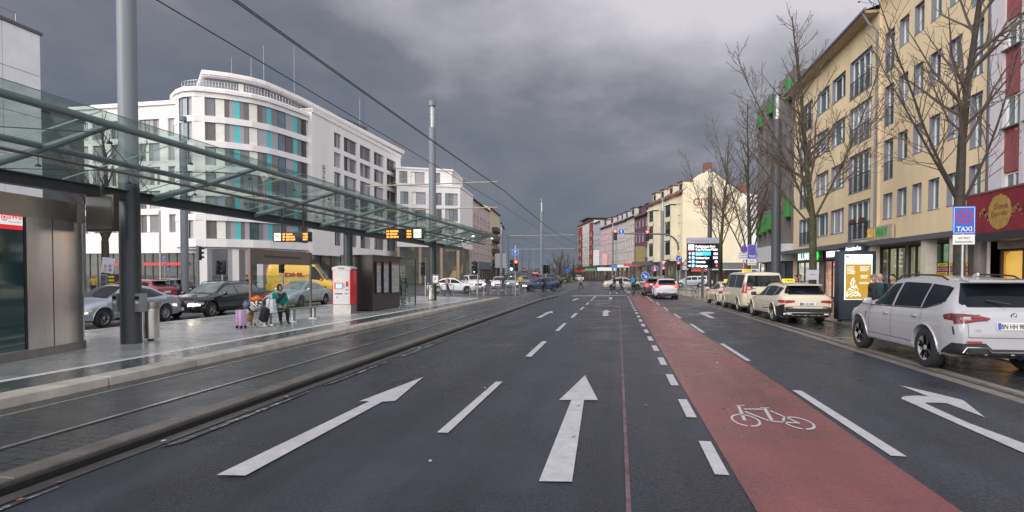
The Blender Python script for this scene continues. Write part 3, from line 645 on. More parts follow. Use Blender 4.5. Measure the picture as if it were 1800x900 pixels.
# hanging departure boards
def board(px, yt, yb, u, w, clock_left, label):
    p = Vector((u, VX(px, u))); z1, z0 = H(yt, p), H(yb, p); h = z1 - z0
    t = thing('departure_board', label, 'departure board', (p.x, p.y, z0), group='departure boards under the canopy')
    b = MB(); b.rbox((0, 0, h / 2), (w, .22, h), .015); b.build('housing', M_black, t, smooth=True)
    cl = h * 1.05; x0 = -w / 2 + (cl if clock_left else .02); x1 = w / 2 - (.02 if clock_left else cl)
    b = MB(); b.quad((x0, -.112, .02), (x1, -.112, .02), (x1, -.112, h - .02), (x0, -.112, h - .02), 0)
    ww = x1 - x0
    rl = random.Random(int(px))
    for i in range(3):
        z = h * (.66 - i * .27); sh = h * .19
        for x_0, x_1 in ((.03, .11), (.16, .52), (.80, .97)):
            xx = x0 + ww * x_0
            while xx < x0 + ww * (x_1 - (rl.uniform(0, .12) if x_0 == .16 else 0)):
                gw = rl.uniform(.02, .035); b.box((xx + gw / 2, -.114, z + sh / 2), (gw, .003, sh * rl.choice((1, 1, .72))), 1); xx += gw + .014
    b.build('led_panel', [M_ledoff, M_led], t)
    cx_ = (-w / 2 + cl / 2) if clock_left else (w / 2 - cl / 2)
    b = MB(); b.quad((cx_ - cl * .36, -.112, h * .1), (cx_ + cl * .36, -.112, h * .1), (cx_ + cl * .36, -.112, h * .9), (cx_ - cl * .36, -.112, h * .9), 0)
    c = Vector((cx_, -.114, h / 2)); b.disc(c, (0, -1, 0), h * .33, 1, 20, h * .30)
    for ang, ln in ((-55, .26), (65, .19)):
        d = Vector((math.sin(R(ang)), 0, math.cos(R(ang)))); s = Vector((d.z, 0, -d.x)) * .012
        b.quad(c - s, c + s, c + s + d * h * ln * 1.2, c - s + d * h * ln * 1.2, 1)
    b.build('clock', [M_clock, M_black], t)
    b = MB(); zr = roofz(u) - z0
    for s in (-.3, .3): b.seg((s * w, 0, h), (s * w, 0, zr - .01), .02, n=8)
    b.build('hanger', M_steel_d, t)
    return t
board(515, 408, 425, -10.4, 1.28, True, 'amber departure board with clock on the bench side')
board(712, 402, 420.5, -8.95, 1.68, False, 'amber departure board with clock hung near the ticket machine end')

# windbreak with bench
wl, wr = G(440, 566, PZ), G(546, 553.5, PZ); wu = min(wl.x, wr.x); vL, vR = VX(440, -11.9), VX(546, -11.9)
sh = thing('windbreak_shelter', 'glass windbreak with brown name header behind the seated woman', 'shelter', (-11.9, (vL + vR) / 2, PZ))
zt = H(437, Vector((-11.9, vL))); hd = .5
M_brown = mat('brown_steel', (.105, .082, .070), .38, .3, var=.1)
for v_ in (vL, vR):
    b = MB(); b.box((-11.9, v_, (PZ + zt) / 2), (.07, .07, zt - PZ)); b.build('post', mat('rust_brown_post', (.17, .095, .075), .4, .2, var=.1) if v_ == vL else M_brown, sh, True)
b = MB(); b.box((-11.9, (vL + vR) / 2, zt - hd / 2), (.055, vR - vL - .08, hd), 0)
b.text('bertha-von-suttner-platz', .17, (-11.87, (vL + vR) / 2, zt - hd * .55), (0, 1, 0), (0, 0, 1), 1, width=(vR - vL) * .6)
b.build('header', [mat('header_grey_brown', (.22, .19, .17), .4, .4, var=.08), M_black], sh, True)
b = MB(); b.box((-11.9, (vL + vR) / 2, PZ + .9), (.014, vR - vL - .08, 1.5)); b.build('glass_pane', M_clear, sh, True)
bu = -11.35; v0, v1 = VX(462, bu), VX(560, bu)
def bench(u, v0, v1, label):
    t = thing('platform_bench', label, 'bench', (u, (v0 + v1) / 2, PZ), group='steel benches on the platform')
    l = v1 - v0
    b = MB()
    for k in range(5): b.rbox((-.16 + k * .09, 0, .455), (.07, l, .035), .012)
    b.build('seat', M_inox_d, t, smooth=True)
    n = max(2, int(l / 1.3) + 1)
    for i in range(n):
        y = -l / 2 + .35 + (l - .7) * i / (n - 1)
        b = MB(); b.box((0, y, .22), (.07, .16, .44)); b.box((0, y, .02), (.36, .18, .04)); b.build('leg', M_zinc, t)
    return t
bench(bu, v0, v1, 'steel bench with the seated woman on it')

# ticket machine
M_tred = mat('machine_red', (.62, .02, .03), .3, var=.05, coat=.3)
fl, fr_ = G(583, 550.5, PZ), G(617, 551.5, PZ); tw = .86; td = .62
tz = H(467, fr_) - PZ
tm = thing('ticket_machine', 'red and white ticket machine on a steel pedestal', 'ticket machine', (fr_.x - tw / 2, fr_.y, PZ))
b = MB(); b.box((0, td / 2, .19), (tw * .94, td * .9, .38)); b.build('pedestal', M_inox_d, tm)
b = MB(); b.rbox((0, td / 2, (tz + .38) / 2 - .06), (tw, td, tz - .5), .03); b.build('body', M_tred, tm, smooth=True)
b = MB(); zf0, zf1 = .40, tz - .2; wv = tw / 2 - .05
b.quad((-wv, -.004, zf0), (wv, -.004, zf0), (wv, -.004, zf1), (-wv, -.004, zf1)); b.build('front_panel', mat('machine_front', (.55, .55, .55), .35, var=.08), tm)
b = MB(); b.quad((-.33, -.008, 1.05), (.07, -.008, 1.05), (.07, -.008, 1.32), (-.33, -.008, 1.32), 0); b.quad((-.26, -.010, 1.08), (.03, -.010, 1.08), (.03, -.010, 1.28), (-.26, -.010, 1.28), 1); b.build('screen', [M_tred, emat('pale_screen', (.38, .55, .62), .7)], tm)
b = MB()
b.quad((.2, -.008, 1.14), (.33, -.008, 1.14), (.33, -.008, 1.38), (.2, -.008, 1.38), 1); b.quad((.24, -.010, 1.2), (.29, -.010, 1.2), (.29, -.010, 1.3), (.24, -.010, 1.3), 2)
b.quad((-.3, -.008, .82), (.04, -.008, .82), (.04, -.008, .87), (-.3, -.008, .87), 2); b.quad((.15, -.008, .84), (.32, -.008, .84), (.32, -.008, .87), (.15, -.008, .87), 2)
for x, z in ((.12, 1.15), (.12, 1.25), (.22, 1.02), (.30, 1.02), (-.2, .7)): b.quad((x - .025, -.008, z - .03), (x + .025, -.008, z - .03), (x + .025, -.008, z + .03), (x - .025, -.008, z + .03), 3)
b.quad((-.3, -.008, 1.42), (-.05, -.008, 1.42), (-.05, -.008, 1.56), (-.3, -.008, 1.56), 4)
b.build('controls', [M_tred, mat('control_red', (.5, .03, .04), .3, var=0), M_black, mat('control_blue', (.03, .05, .2), .3, var=0), mat('notice', (.62, .6, .5), .5, var=.2, vs=30)], tm)
b = MB(); pts = [(-tw / 2 + .0, tz - .19)] + [(-tw / 2 + tw * i / 10, tz - .07 + .07 * math.sin(math.pi * i / 10)) for i in range(11)] + [(tw / 2, tz - .19)]
n_ = len(pts); b.add([(x, -.02, z) for x, z in pts] + [(x, td * .95, z) for x, z in pts], [(i, (i + 1) % n_, n_ + (i + 1) % n_, n_ + i) for i in range(n_)] + [tuple(range(n_)), tuple(range(2 * n_ - 1, n_ - 1, -1))], 0)
b.text('Tickets', .10, (.0, -.022, tz - .14), m=1, bold=.02); b.build('top_sign', [mat('sign_grey', (.55, .53, .52), .4, var=.05), M_black], tm)

# brown cabin with poster cases and the glass shelter beyond it
cq = G(655, 547.5, PZ); cf = Vector((cq.x, VX(703, cq.x)))
cab = thing('platform_cabin', 'dark brown cabin with three poster cases beside the ticket machine', 'cabin', (cq.x - .75, cq.y, PZ))
cz = H(450, cq)
M_cab = mat('cabin_brown', (.050, .042, .040), .38, .2, var=.12)
b = MB(); b.box((cq.x - .75, (cq.y + cf.y) / 2, (PZ + .06 + cz) / 2), (1.5, cf.y - cq.y, cz - PZ - .06)); b.build('wall', M_cab, cab, True)
b = MB(); b.box((cq.x - .75, (cq.y + cf.y) / 2, cz + .03), (1.6, cf.y - cq.y + .1, .06)); b.build('roof', M_steel_d, cab, True)
b = MB(); b.box((cq.x - .75, (cq.y + cf.y) / 2, PZ + .03), (1.4, cf.y - cq.y - .1, .06)); b.build('plinth', M_black, cab, True)
ln = cf.y - cq.y
PC = [(.09, .25), (.33, .52), (.62, .93)]
for i, (s0, s1) in enumerate(PC):
    ya, yb = cq.y + ln * s0, cq.y + ln * s1; zz0, zz1 = H(516, (cq.x, ya)), H(460, (cq.x, ya))
    b = MB(); b.box((cq.x + .03, (ya + yb) / 2, (zz0 + zz1) / 2), (.06, yb - ya, zz1 - zz0)); fo = b.build('poster_case', M_black, cab, True)
    b = MB(); m_ = .05; b.quad((cq.x + .064, ya + m_, zz0 + m_), (cq.x + .064, yb - m_, zz0 + m_), (cq.x + .064, yb - m_, zz1 - m_), (cq.x + .064, ya + m_, zz1 - m_), 0)
    for k in range(7):
        z_ = zz1 - m_ - .12 - k * (zz1 - zz0 - .2) / 7; b.box((cq.x + .066, (ya + yb) / 2, z_), (.003, (yb - ya) * (.72 if k % 3 else .5), .018), 1 + (k % 2 if i < 2 else 1))
    b.quad((cq.x + .0655, ya + m_, zz1 - m_ - .09), (cq.x + .0655, yb - m_, zz1 - m_ - .09), (cq.x + .0655, yb - m_, zz1 - m_), (cq.x + .0655, ya + m_, zz1 - m_), 1)
    po = b.build('poster', [mat('poster_paper%d' % i, ((.42, .42, .46), (.38, .40, .45), (.42, .45, .43))[i], .5, var=.35, vs=7), mat('poster_red', (.5, .08, .09), .5), mat('poster_grey', (.2, .21, .24), .5)], cab, True)
gs = thing('glass_shelter', 'glass waiting shelter beyond the brown cabin', 'shelter', (cq.x - .1, cf.y + 1, PZ))
ge = VX(731, cq.x)
b = MB(); b.box((cq.x - 1.1, (cf.y + ge) / 2, (PZ + cz) / 2 - .1), (.014, ge - cf.y, cz - PZ - .5)); b.box((cq.x - .55, ge - .02, (PZ + cz) / 2 - .1), (1.05, .014, cz - PZ - .5)); b.build('glass_pane', M_clear, gs, True)
for x in (cq.x - 1.1, cq.x - .03):
    b = MB(); b.box((x, ge, (PZ + cz) / 2), (.05, .05, cz - PZ)); b.build('post', M_steel_d, gs, True)
b = MB(); b.box((cq.x - .55, (cf.y + ge) / 2, cz), (1.3, ge - cf.y + .2, .05)); b.build('roof', M_steel_d, gs, True)
bench(cq.x - .45, cf.y + .2, ge + .5, 'steel bench at the glass shelter')
# platform letter sign at the second mast
t = thing('platform_sign', 'small white platform letter sign on the double armed mast', 'sign', (UC + .3, VC[2] - .26, H(499, p2)))
b = MB(); b.box((0, 0, .3), (.48, .04, .62)); b.build('frame', mat('mauve_frame', (.16, .12, .13), .4), t)
b = MB(); b.quad((-.16, -.022, .1), (.16, -.022, .1), (.16, -.022, .52), (-.16, -.022, .52), 0); b.text('F', .3, (0, -.024, .2), m=1, bold=.02); b.build('plate', [M_white, M_black], t)
# ------------------------------------------------------------------ buildings
M_pane = mat('window_glass', (.020, .030, .036), .06, var=.3, vs=.7, ior=1.75, world=True)
M_pane_t = mat('window_glass_teal', (.06, .11, .115), .07, var=.4, vs=.9, ior=2.0, world=True)
M_pane_c = mat('window_curtained', (.30, .31, .31), .12, var=.35, vs=5, streak=.05, world=True, ior=1.8)
M_pane_b = mat('window_pale_reflection', (.72, .70, .62), .12, var=.08, world=True, ior=1.9)  # pale pane colour stands for bright sky reflected in the glass
M_pane_blue = mat('window_glass_blue', (.10, .16, .23), .05, var=.3, vs=.6, world=True, ior=2.3)
M_frame_w = mat('window_frame_white', (.78, .78, .79), .4, var=.04)
M_frame_d = mat('window_frame_dark', (.03, .03, .033), .4, var=.05)
M_sill = mat('window_sill', (.14, .14, .145), .5, var=.1)
M_pw = mat('render_white', (.80, .77, .755), .7, streak=.12, var=.07, vs=.5, world=True)

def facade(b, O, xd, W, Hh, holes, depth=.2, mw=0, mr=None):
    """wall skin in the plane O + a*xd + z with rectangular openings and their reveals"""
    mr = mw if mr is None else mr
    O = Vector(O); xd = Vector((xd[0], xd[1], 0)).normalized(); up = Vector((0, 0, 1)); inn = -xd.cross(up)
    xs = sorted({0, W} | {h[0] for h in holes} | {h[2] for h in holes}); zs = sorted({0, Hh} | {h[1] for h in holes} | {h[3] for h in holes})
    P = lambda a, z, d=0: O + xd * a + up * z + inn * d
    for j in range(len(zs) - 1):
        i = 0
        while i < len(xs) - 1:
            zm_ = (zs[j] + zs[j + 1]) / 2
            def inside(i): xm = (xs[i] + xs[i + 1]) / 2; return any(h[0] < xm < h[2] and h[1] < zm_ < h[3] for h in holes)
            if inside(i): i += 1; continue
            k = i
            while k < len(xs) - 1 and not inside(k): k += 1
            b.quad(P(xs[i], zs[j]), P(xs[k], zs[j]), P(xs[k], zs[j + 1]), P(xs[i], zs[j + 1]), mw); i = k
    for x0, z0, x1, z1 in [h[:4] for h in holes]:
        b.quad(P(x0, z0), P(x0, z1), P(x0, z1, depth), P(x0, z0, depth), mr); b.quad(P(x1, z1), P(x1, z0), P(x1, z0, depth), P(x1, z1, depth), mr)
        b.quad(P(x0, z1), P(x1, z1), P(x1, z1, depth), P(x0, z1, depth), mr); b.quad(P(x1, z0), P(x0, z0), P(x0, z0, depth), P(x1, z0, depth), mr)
WINC = {}
def window(parent, O, xd, rect, depth, cols=2, trans=None, frame=None, pane=None, sill=True, fw=.055, single=False, rail=None, pbase=None):
    """one window: frame with mullions (part) and its glass (sub-part)"""
    x0, z0, x1, z1 = rect[:4]; w, h = round(x1 - x0, 3), round(z1 - z0, 3)
    frame = frame or M_frame_w; pane = pane or M_pane
    xd = Vector((xd[0], xd[1], 0)).normalized()
    k = (w, h, cols, trans, frame.name, sill, fw, rail, single, pane.name if single else '')
    if k not in WINC:
        b = MB(); t = .06
        for x in (fw / 2, w - fw / 2): b.box((x, t / 2, h / 2), (fw, t, h))
        for z in (fw / 2, h - fw / 2): b.box((w / 2, t / 2, z), (w - 2 * fw, t * .98, fw))
        for i in range(1, cols): b.box((w * i / cols, t / 2 - .003, h / 2), (fw * 1.1, t, h - 2 * fw))
        if trans: b.box((w / 2, t / 2, h * trans), (w - 2 * fw, t * .9, fw * .9))
        if sill: b.box((w / 2, -.09, -.022), (w + .06, .28, .04), 1)
        if rail:
            b.box((w / 2, -.16, rail), (w, .04, .04), 2); b.box((w / 2, -.16, .1), (w, .03, .03), 2)
            n = max(4, int(w / .13))
            for i in range(n + 1): b.box((w * i / n, -.16, rail / 2 + .05), (.016, .016, rail - .08), 2)
        if single: b.quad((0, .04, 0), (w, .04, 0), (w, .04, h), (0, .04, h), 3)
        me = None
        o = b.build('window', [frame, M_sill, M_frame_d, pane], parent, False); me = o.data
        pm = None
        if not single:
            p = MB(); p.quad((fw, .04, fw), (w - fw, .04, fw), (w - fw, .04, h - fw), (fw, .04, h - fw)); pm = p.build('pane', pane, o).data
        WINC[k] = (me, pm); new = o
    else:
        me, pm = WINC[k]; new = bpy.data.objects.new('window', me); COL.objects.link(new); new.parent = parent
        if pm:
            q = bpy.data.objects.new('pane', pm); COL.objects.link(q); q.parent = new
    if pm is not None or not single:
        q = [c for c in new.children][0]
        q.material_slots[0].link = 'OBJECT'; q.material_slots[0].material = pane
    inn = -xd.cross(Vector((0, 0, 1)))
    loc = Vector(O) + xd * x0 + Vector((0, 0, z0)) + inn * depth
    new.location = loc - Vector(parent.location); new.rotation_euler = (0, 0, math.atan2(xd.y, xd.x))
    return new

# ---- sand coloured apartment house on the taxi side --------------------------------------------
UY = 13.6
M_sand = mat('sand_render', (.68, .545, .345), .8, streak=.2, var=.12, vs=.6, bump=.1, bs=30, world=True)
M_slate = mat('slate_blue_reveal', (.20, .21, .25), .6, var=.08)
vl, vm, vr = VX(1394, UY), VX(1540, UY), VX(1734, UY)
hs = thing('apartment_house', 'sand coloured apartment house over shops on the taxi side', 'building', (UY, vm, 0))
ZE = 15.7
XR = (0, -1, 0)
b = MB()
Wl = vl - vm; Wr = vm - vr
def RX(px): return vl - VX(px, UY)
def RXm(px): return vm - VX(px, UY)
wl_list = []; wr_list = []
for k in range(4):
    dz = k * 2.78
    wl_list += [(RX(1404), 3.95 + dz, RX(1425.5), 5.9 + dz, 3, .95), (RX(1433), 4.4 + dz, RX(1454), 5.9 + dz, 2, None), (RX(1459), 4.4 + dz, RX(1482), 5.9 + dz, 2, None), (RX(1489.5), 3.8 + dz, RX(1528), 6.0 + dz, 4, .95)]
    wr_list += [(RXm(1546), (4.7 if k == 0 else 3.95) + dz, RXm(1562), 6.0 + dz, 1 if k == 0 else 1, None if k == 0 else .9)]
    for a_, c_ in ((1570, 1586.5), (1596, 1612.5), (1624, 1643), (1656, 1679)): wr_list.append((RXm(a_), 4.7 + dz, RXm(c_), 6.05 + dz, 2 if a_ > 1600 else 1, None))
    wr_list.append((RXm(1694), (4.7 if k == 0 else 4.0) + dz, RXm(1716), 6.1 + dz, 2, None if k == 0 else None))
ZG = 3.55
h1 = [(x0, z0 - ZG, x1, z1 - ZG) for x0, z0, x1, z1, *_ in wl_list]
h2 = [(x0, z0 - ZG, x1, z1 - ZG) for x0, z0, x1, z1, *_ in wr_list]
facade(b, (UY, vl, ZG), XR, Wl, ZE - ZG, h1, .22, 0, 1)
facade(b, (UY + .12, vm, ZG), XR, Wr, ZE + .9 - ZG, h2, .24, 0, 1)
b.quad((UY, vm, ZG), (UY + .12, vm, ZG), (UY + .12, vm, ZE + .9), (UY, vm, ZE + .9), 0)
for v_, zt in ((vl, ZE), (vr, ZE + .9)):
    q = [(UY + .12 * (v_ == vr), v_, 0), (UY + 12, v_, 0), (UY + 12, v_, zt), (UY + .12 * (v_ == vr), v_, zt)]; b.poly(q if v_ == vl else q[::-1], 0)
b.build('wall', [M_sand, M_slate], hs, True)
pr = random.Random(5)
for lst, o_, dep in ((wl_list, (UY, vl, 0), .2), (wr_list, (UY + .12, vm, 0), .22)):
    for x0, z0, x1, z1, c, rl in lst:
        window(hs, o_, XR, (x0, z0, x1, z1), dep, c, None, pane=pr.choice([M_pane, M_pane_t, M_pane_t, M_pane_c, M_pane_t, M_pane_c]), rail=rl, fw=.06 if c < 4 else .075)
M_roof = mat('dark_roof', (.055, .05, .05), .6, var=.2)
b = MB(); b.prism([(UY - .75, vm + .02), (UY + 6, vm + .02), (UY + 6, vl + .1), (UY - .75, vl + .1)], ZE, ZE + .14, 1, 0)
b.add([(UY - .8, vm, ZE + .14), (UY - .8, vl + .15, ZE + .14), (UY + 6, vl + .15, ZE + 2.4), (UY + 6, vm, ZE + 2.4)], [(0, 1, 2, 3)], 0)
b.prism([(UY - .6, vr - .02), (UY + 6, vr - .02), (UY + 6, vm + .35), (UY - .6, vm + .35)], ZE + .9, ZE + 1.1, 0, 0)
b.seg((UY - .82, vl + .1, ZE + .1), (UY - .82, vm - .3, ZE + .1), .075, n=8, m=2)
b.build('roof', [M_roof, mat('soffit', (.42, .33, .2), .7), M_slate], hs, True)
b = MB(); v_ = vm + .12; b.tube([(UY - .82, v_, ZE + .08), (UY - .5, v_, ZE - .5), (UY - .08, v_, ZE - .9), (UY - .08, v_, ZG)], .055, 8); b.build('downpipe', M_slate, hs, True, smooth=True)
b = MB(); b.seg((UY + .02, vr + .1, 3.2), (UY + .02, vr + .1, ZE + .8), .06, n=8); b.build('downpipe', mat('navy_pipe', (.05, .055, .09), .4), hs, True, smooth=True)
b = MB(); p_ = (UY + 5, VX(1425, UY + 5)); b.box((p_[0], p_[1] - 3, ZE + 2.2), (3, 5, 2.6)); b.build('roof_cabin', mat('roof_cabin_panel', (.22, .20, .2), .6), hs, True)
# ground floor: canopy slab, pillars, shop bays
b = MB(); b.box((UY - .55, (vl + vm) / 2, 3.42), (1.5, vl - vm, .24)); b.box((UY - .35, (vm + vr) / 2, 3.40), (1.1, vm - vr, .22)); b.build('canopy', mat('canopy_slate', (.10, .10, .115), .45, var=.15), hs, True)
M_bay = {'white': lit_interior('pharmacy_interior', [(.08, .09, .07), (.5, .5, .42), (.95, .9, .75)], 1.3),
         'pink': lit_interior('travel_interior', [(.15, .07, .06), (.75, .38, .25), (.9, .55, .5)], 1.1),
         'ivory': lit_interior('sandwich_interior', [(.04, .045, .03), (.25, .24, .13), (.45, .42, .25)], .9, (1.6, 1.6, .7)),
         'green': lit_interior('green_interior', [(.03, .07, .04), (.15, .28, .14), (.45, .5, .35)], .8),
         'amber': lit_interior('amber_interior', [(.25, .10, .01), (.75, .36, .05), (.95, .55, .12)], 1.0, (.9, .9, .7)),
         'dark': lit_interior('dark_interior', [(.01, .01, .012), (.03, .03, .032), (.10, .08, .05)], .5)}
M_shopglass = glass_mat('shop_glass', (.80, .84, .84), 1.6, .02)
def bay(parent, u, v0, v1, z0, z1, kind, depth=.7, mull=1, frame=None):
    """recessed shop bay with lit room behind glass; faces the road (towards -x)"""
    b = MB(); b.quad((u + depth, v0, z0), (u + depth, v1, z0), (u + depth, v1, z1), (u + depth, v0, z1), 0)
    for v_ in (v0, v1): b.quad((u, v_, z0), (u + depth, v_, z0), (u + depth, v_, z1), (u, v_, z1), 0)
    b.quad((u, v0, z1), (u, v1, z1), (u + depth, v1, z1), (u + depth, v0, z1), 1); b.quad((u, v0, z0), (u, v1, z0), (u + depth, v1, z0), (u + depth, v0, z0), 1)
    b.build('shop_interior', [M_bay[kind], M_gray], parent, True)
    b = MB(); b.quad((u + .04, v0, z0), (u + .04, v1, z0), (u + .04, v1, z1), (u + .04, v0, z1)); b.build('shop_glass', M_shopglass, parent, True)
    b = MB()
    for i in range(mull + 1): b.box((u + .04, v0 + (v1 - v0) * i / mull, (z0 + z1) / 2), (.09, .08, z1 - z0))
    for z in (z0 + .04, z1 - .04): b.box((u + .04, (v0 + v1) / 2, z), (.085, abs(v1 - v0) - .08, .08))
    b.build('shop_frame', frame or M_frame_d, parent, True)
def UV(px): return VX(px, UY + .3)
M_pillar = mat('pale_pillar', (.55, .50, .42), .6, var=.1)
for p0, p1, kind, z1, ml in ((1402, 1440, 'white', 2.75, 3), (1449, 1476, 'pink', 2.75, 2), (1478, 1500, 'dark', 2.75, 1), (1548, 1591, 'ivory', 3.2, 3), (1597, 1622, 'ivory', 3.2, 2), (1640, 1668, 'green', 3.2, 2)):
    bay(hs, UY + .3, UV(p1), UV(p0), .25, z1, kind, .8, ml)
bw = MB(); px_prev = 1394
for p0, p1 in ((1394, 1402), (1440, 1449), (1476, 1478), (1500, 1548), (1591, 1597), (1622, 1640), (1668, 1734)):
    v1_, v0_ = UV(p0), UV(p1); bw.box((UY + .45, (v0_ + v1_) / 2, 1.7), (.3, v1_ - v0_, 3.2))
bw.box((UY + .45, (UV(1394) + UV(1500)) / 2, 3.1), (.26, UV(1394) - UV(1500), .7)); bw.box((UY + .46, (UV(1394) + UV(1734)) / 2, .125), (.27, UV(1394) - UV(1734), .25)); bw.box((UY + .47, (UV(1500) + UV(1734)) / 2, 3.27), (.25, UV(1500) - UV(1734), .16))
bw.build('shopfront_wall', mat('shopfront_grey', (.20, .185, .165), .6, var=.15), hs, True)
for px in (1535, 1632, 1684):
    b = MB(); v_ = VX(px, UY - .5); b.box((UY - .5, v_, 1.68), (.42, .42, 3.26)); b.build('pillar', M_pillar, hs, True)
b = MB(); va, vb = VX(1700, UY), VX(1734, UY); b.box((UY + .2, (va + vb) / 2, 1.6), (.4, (va - vb) * .35, 3.1)); b.build('pillar', mat('beige_pillar', (.32, .28, .26), .6), hs, True)
# lit shop signs, each its own thing
def wallsign(name, label, u, p0, p1, z0, z1, boards, texts, thick=.12, cat='sign'):
    va, vb = VX(p0, u), VX(p1, u); t = thing(name, label, cat, (u, (va + vb) / 2, z0))
    b = MB(); b.box((u + thick / 2 + .006, (va + vb) / 2, (z0 + z1) / 2), (thick, va - vb, z1 - z0)); b.build('board', boards, t, True)
    b = MB(); mats = []
    for i, (s, pa, pb_, za, zb__, m_, bold) in enumerate(texts):
        v0_, v1_ = VX(pa, u), VX(pb_, u); mats.append(m_); b.text(s, (zb__ - za) / .72, (u, (v0_ + v1_) / 2, za), (0, -1, 0), (0, 0, 1), i, width=v0_ - v1_, bold=bold, lift=.02)
    b.build('letters', mats, t, True)
    return t
E_white = emat('lit_letters_white', (.9, .97, 1.0), 1.9); E_green = emat('lit_letters_green', (.05, .9, .12), 1.3); E_pale = emat('lit_sign_mint', (.75, 1, .92), 1.0)
us_ = UY - .45
zt = lambda px, py, u: H(py, (u, VX(px, u)))
t = wallsign('pharmacy_sign', 'mint white lit sign with green clover over the shop behind the first big bare tree', us_, 1401, 1446, zt(1420, 458, us_), zt(1420, 442, us_), M_black, [('BLUMEN', 1403, 1431, zt(1420, 456, us_), zt(1420, 443.5, us_), E_pale, .04)])
c = Vector((us_ - .03, VX(1437, us_), zt(1437, 449, us_))); b = MB()
for a_ in (0, 120, 240): b.ball((c.x, c.y + .11 * math.sin(R(a_)), c.z + .11 * math.cos(R(a_)) + .03), (.03, .13, .13), 0, 12, 7)
b.box((c.x, c.y - .03, c.z - .2), (.04, .06, .2), 0, rx=.3); b.build('clover', E_green, t, True, smooth=True)
us2_ = UY - 1.05
wallsign('travel_sign', 'white lit lettering on dark board left of the gold poster stand', us2_, 1450, 1478, zt(1465, 455, us2_), zt(1465, 439, us2_), M_black, [('REISEBANK', 1453, 1476, zt(1465, 451, us2_), zt(1465, 441, us2_), E_white, .03)])
wallsign('optician_sign', 'blue white lit lettering above the gold poster stand', us2_, 1478, 1517, zt(1495, 443, us2_), zt(1495, 431, us2_), mat('navy_board', (.02, .03, .07), .4), [('Apotheke', 1486, 1513, zt(1498, 440, us2_), zt(1498, 433, us2_), E_white, .03)])
us3 = UY - .08
t = wallsign('sandwich_sign', 'yellow and green sandwich shop letters on beige board', us3, 1524, 1566, zt(1545, 421, us3), zt(1545, 397, us3), mat('beige_board', (.42, .36, .27), .6), [('SUB', 1524, 1538, zt(1531, 416.5, us3), zt(1531, 402.5, us3), mat('letter_yellow', (.75, .40, .02), .35, emit=(.8, .4, .02), es=.35), .05), ('WAY', 1538, 1559, zt(1548, 414.5, us3), zt(1548, 399.5, us3), mat('letter_green', (.01, .20, .05), .35, emit=(.01, .4, .1), es=.25), .05)])
# flower boxes at the first floor french window
for px in (1498, 1515):
    v_ = VX(px, UY - .25); t = thing('flower_box', 'dark flower box with dull red flowers on the first floor railing, ' + ('nearer the downpipe' if px > 1500 else 'nearer the bare tree'), 'planter', (UY - .28, v_, 4.65), group='flower boxes over the lit lettering')
    b = MB(); b.rbox((0, 0, .1), (.22, .62, .2), .03); b.build('box', M_frame_d, t)
    b = MB(); fr_r = random.Random(px)
    for i in range(40): b.ball((fr_r.uniform(-.1, .1), fr_r.uniform(-.3, .3), .2 + fr_r.uniform(0, .12)), fr_r.uniform(.02, .045), 0 if fr_r.random() < .6 else 1, 5, 4)
    b.build('flowers', [mat('red_flower', (.28, .03, .04), .7), mat('flower_leaf', (.05, .07, .03), .7)], t)

# ---- white and dark red house, restaurant sign ---------------------------------------------------
vq = VX(1734, UY); hr = thing('white_red_house', 'white house with dull red panels above a restaurant sign', 'building', (UY, vq - 5, 0))
M_pil = mat('lilac_white_render', (.56, .53, .56), .7, var=.06, world=True); M_redp = mat('dull_red_panel', (.27, .07, .075), .7, var=.15, vs=3, streak=.2, world=True)
b = MB(); x = [(1757, 1787), (1795, 1840)]
hl = []; 
for k in range(4):
    for a_, c_ in x: hl.append((vq - VX(a_, UY), 4.55 + k * 2.95 - 3.2, vq - VX(c_, UY), 7.5 + k * 2.95 - 3.2 - .001))
hl = [(vq - VX(a_, UY), 1.3, vq - VX(c_, UY), 13.0) for a_, c_ in x]
facade(b, (UY, vq, 3.2), XR, 9.5, 15, hl, .16, 0); b.quad((UY, vq, 0), (UY + 12, vq, 0), (UY + 12, vq, 18.2), (UY, vq, 18.2), 0); b.prism([(UY, vq - 9.5), (UY + 8, vq - 9.5), (UY + 8, vq), (UY, vq)], 18.2, 18.5, 0); b.build('wall', M_pil, hr, True)
b = MB(); pz = []
for a_, c_ in x:
    va, vb = VX(a_, UY), VX(c_, UY)
    for k in range(4):
        z0_ = H((301, 164, 28, -110)[k], (UY, VX(1772, UY))); z1_ = H((222, 82, -55, -190)[k], (UY, VX(1772, UY)))
        b = MB(); b.box((UY + .12, (va + vb) / 2, (z0_ + z1_) / 2), (.1, va - vb, z1_ - z0_)); pz.append((va, vb, z0_, z1_)); b.build('panel', M_redp, hr, True)
for i, (va, vb, z0_, z1_) in enumerate(pz):
    zp = (pz[i - 1][3] if i % 4 else 3.9)
    window(hr, (UY, va, 0), XR, (0, zp + .02, va - vb, z0_ - .02), .14, 2, None, pane=M_pane_t)
b = MB(); b.box((UY + .4, vq - 4.8, 1.7), (.3, .3, 3.4)); b.box((UY + .35, vq - 5, 3.1), (.35, 9.4, .7)); b.box((UY + .45, vq - 5, .25), (.3, 9.4, .5)); b.build('shopfront_wall', mat('sandstone_front', (.27, .24, .2), .6, var=.15), hr, True)
va = vq - .1; bay(hr, UY + .4, va - 3.6, va, .5, 2.74, 'amber', .9, 3, mat('bronze_frame', (.07, .05, .03), .4))
b = MB(); b.box((UY - .1, vq - 5.2, 3.15), (1.3, 9.0, .3)); b.build('canopy', M_frame_d, hr, True)
uo = 12.9; va, vb = VX(1696, uo), VX(1696, uo) - 5.2
zo1, zo0 = H(347, (uo, va)), H(414, (uo, va)) 
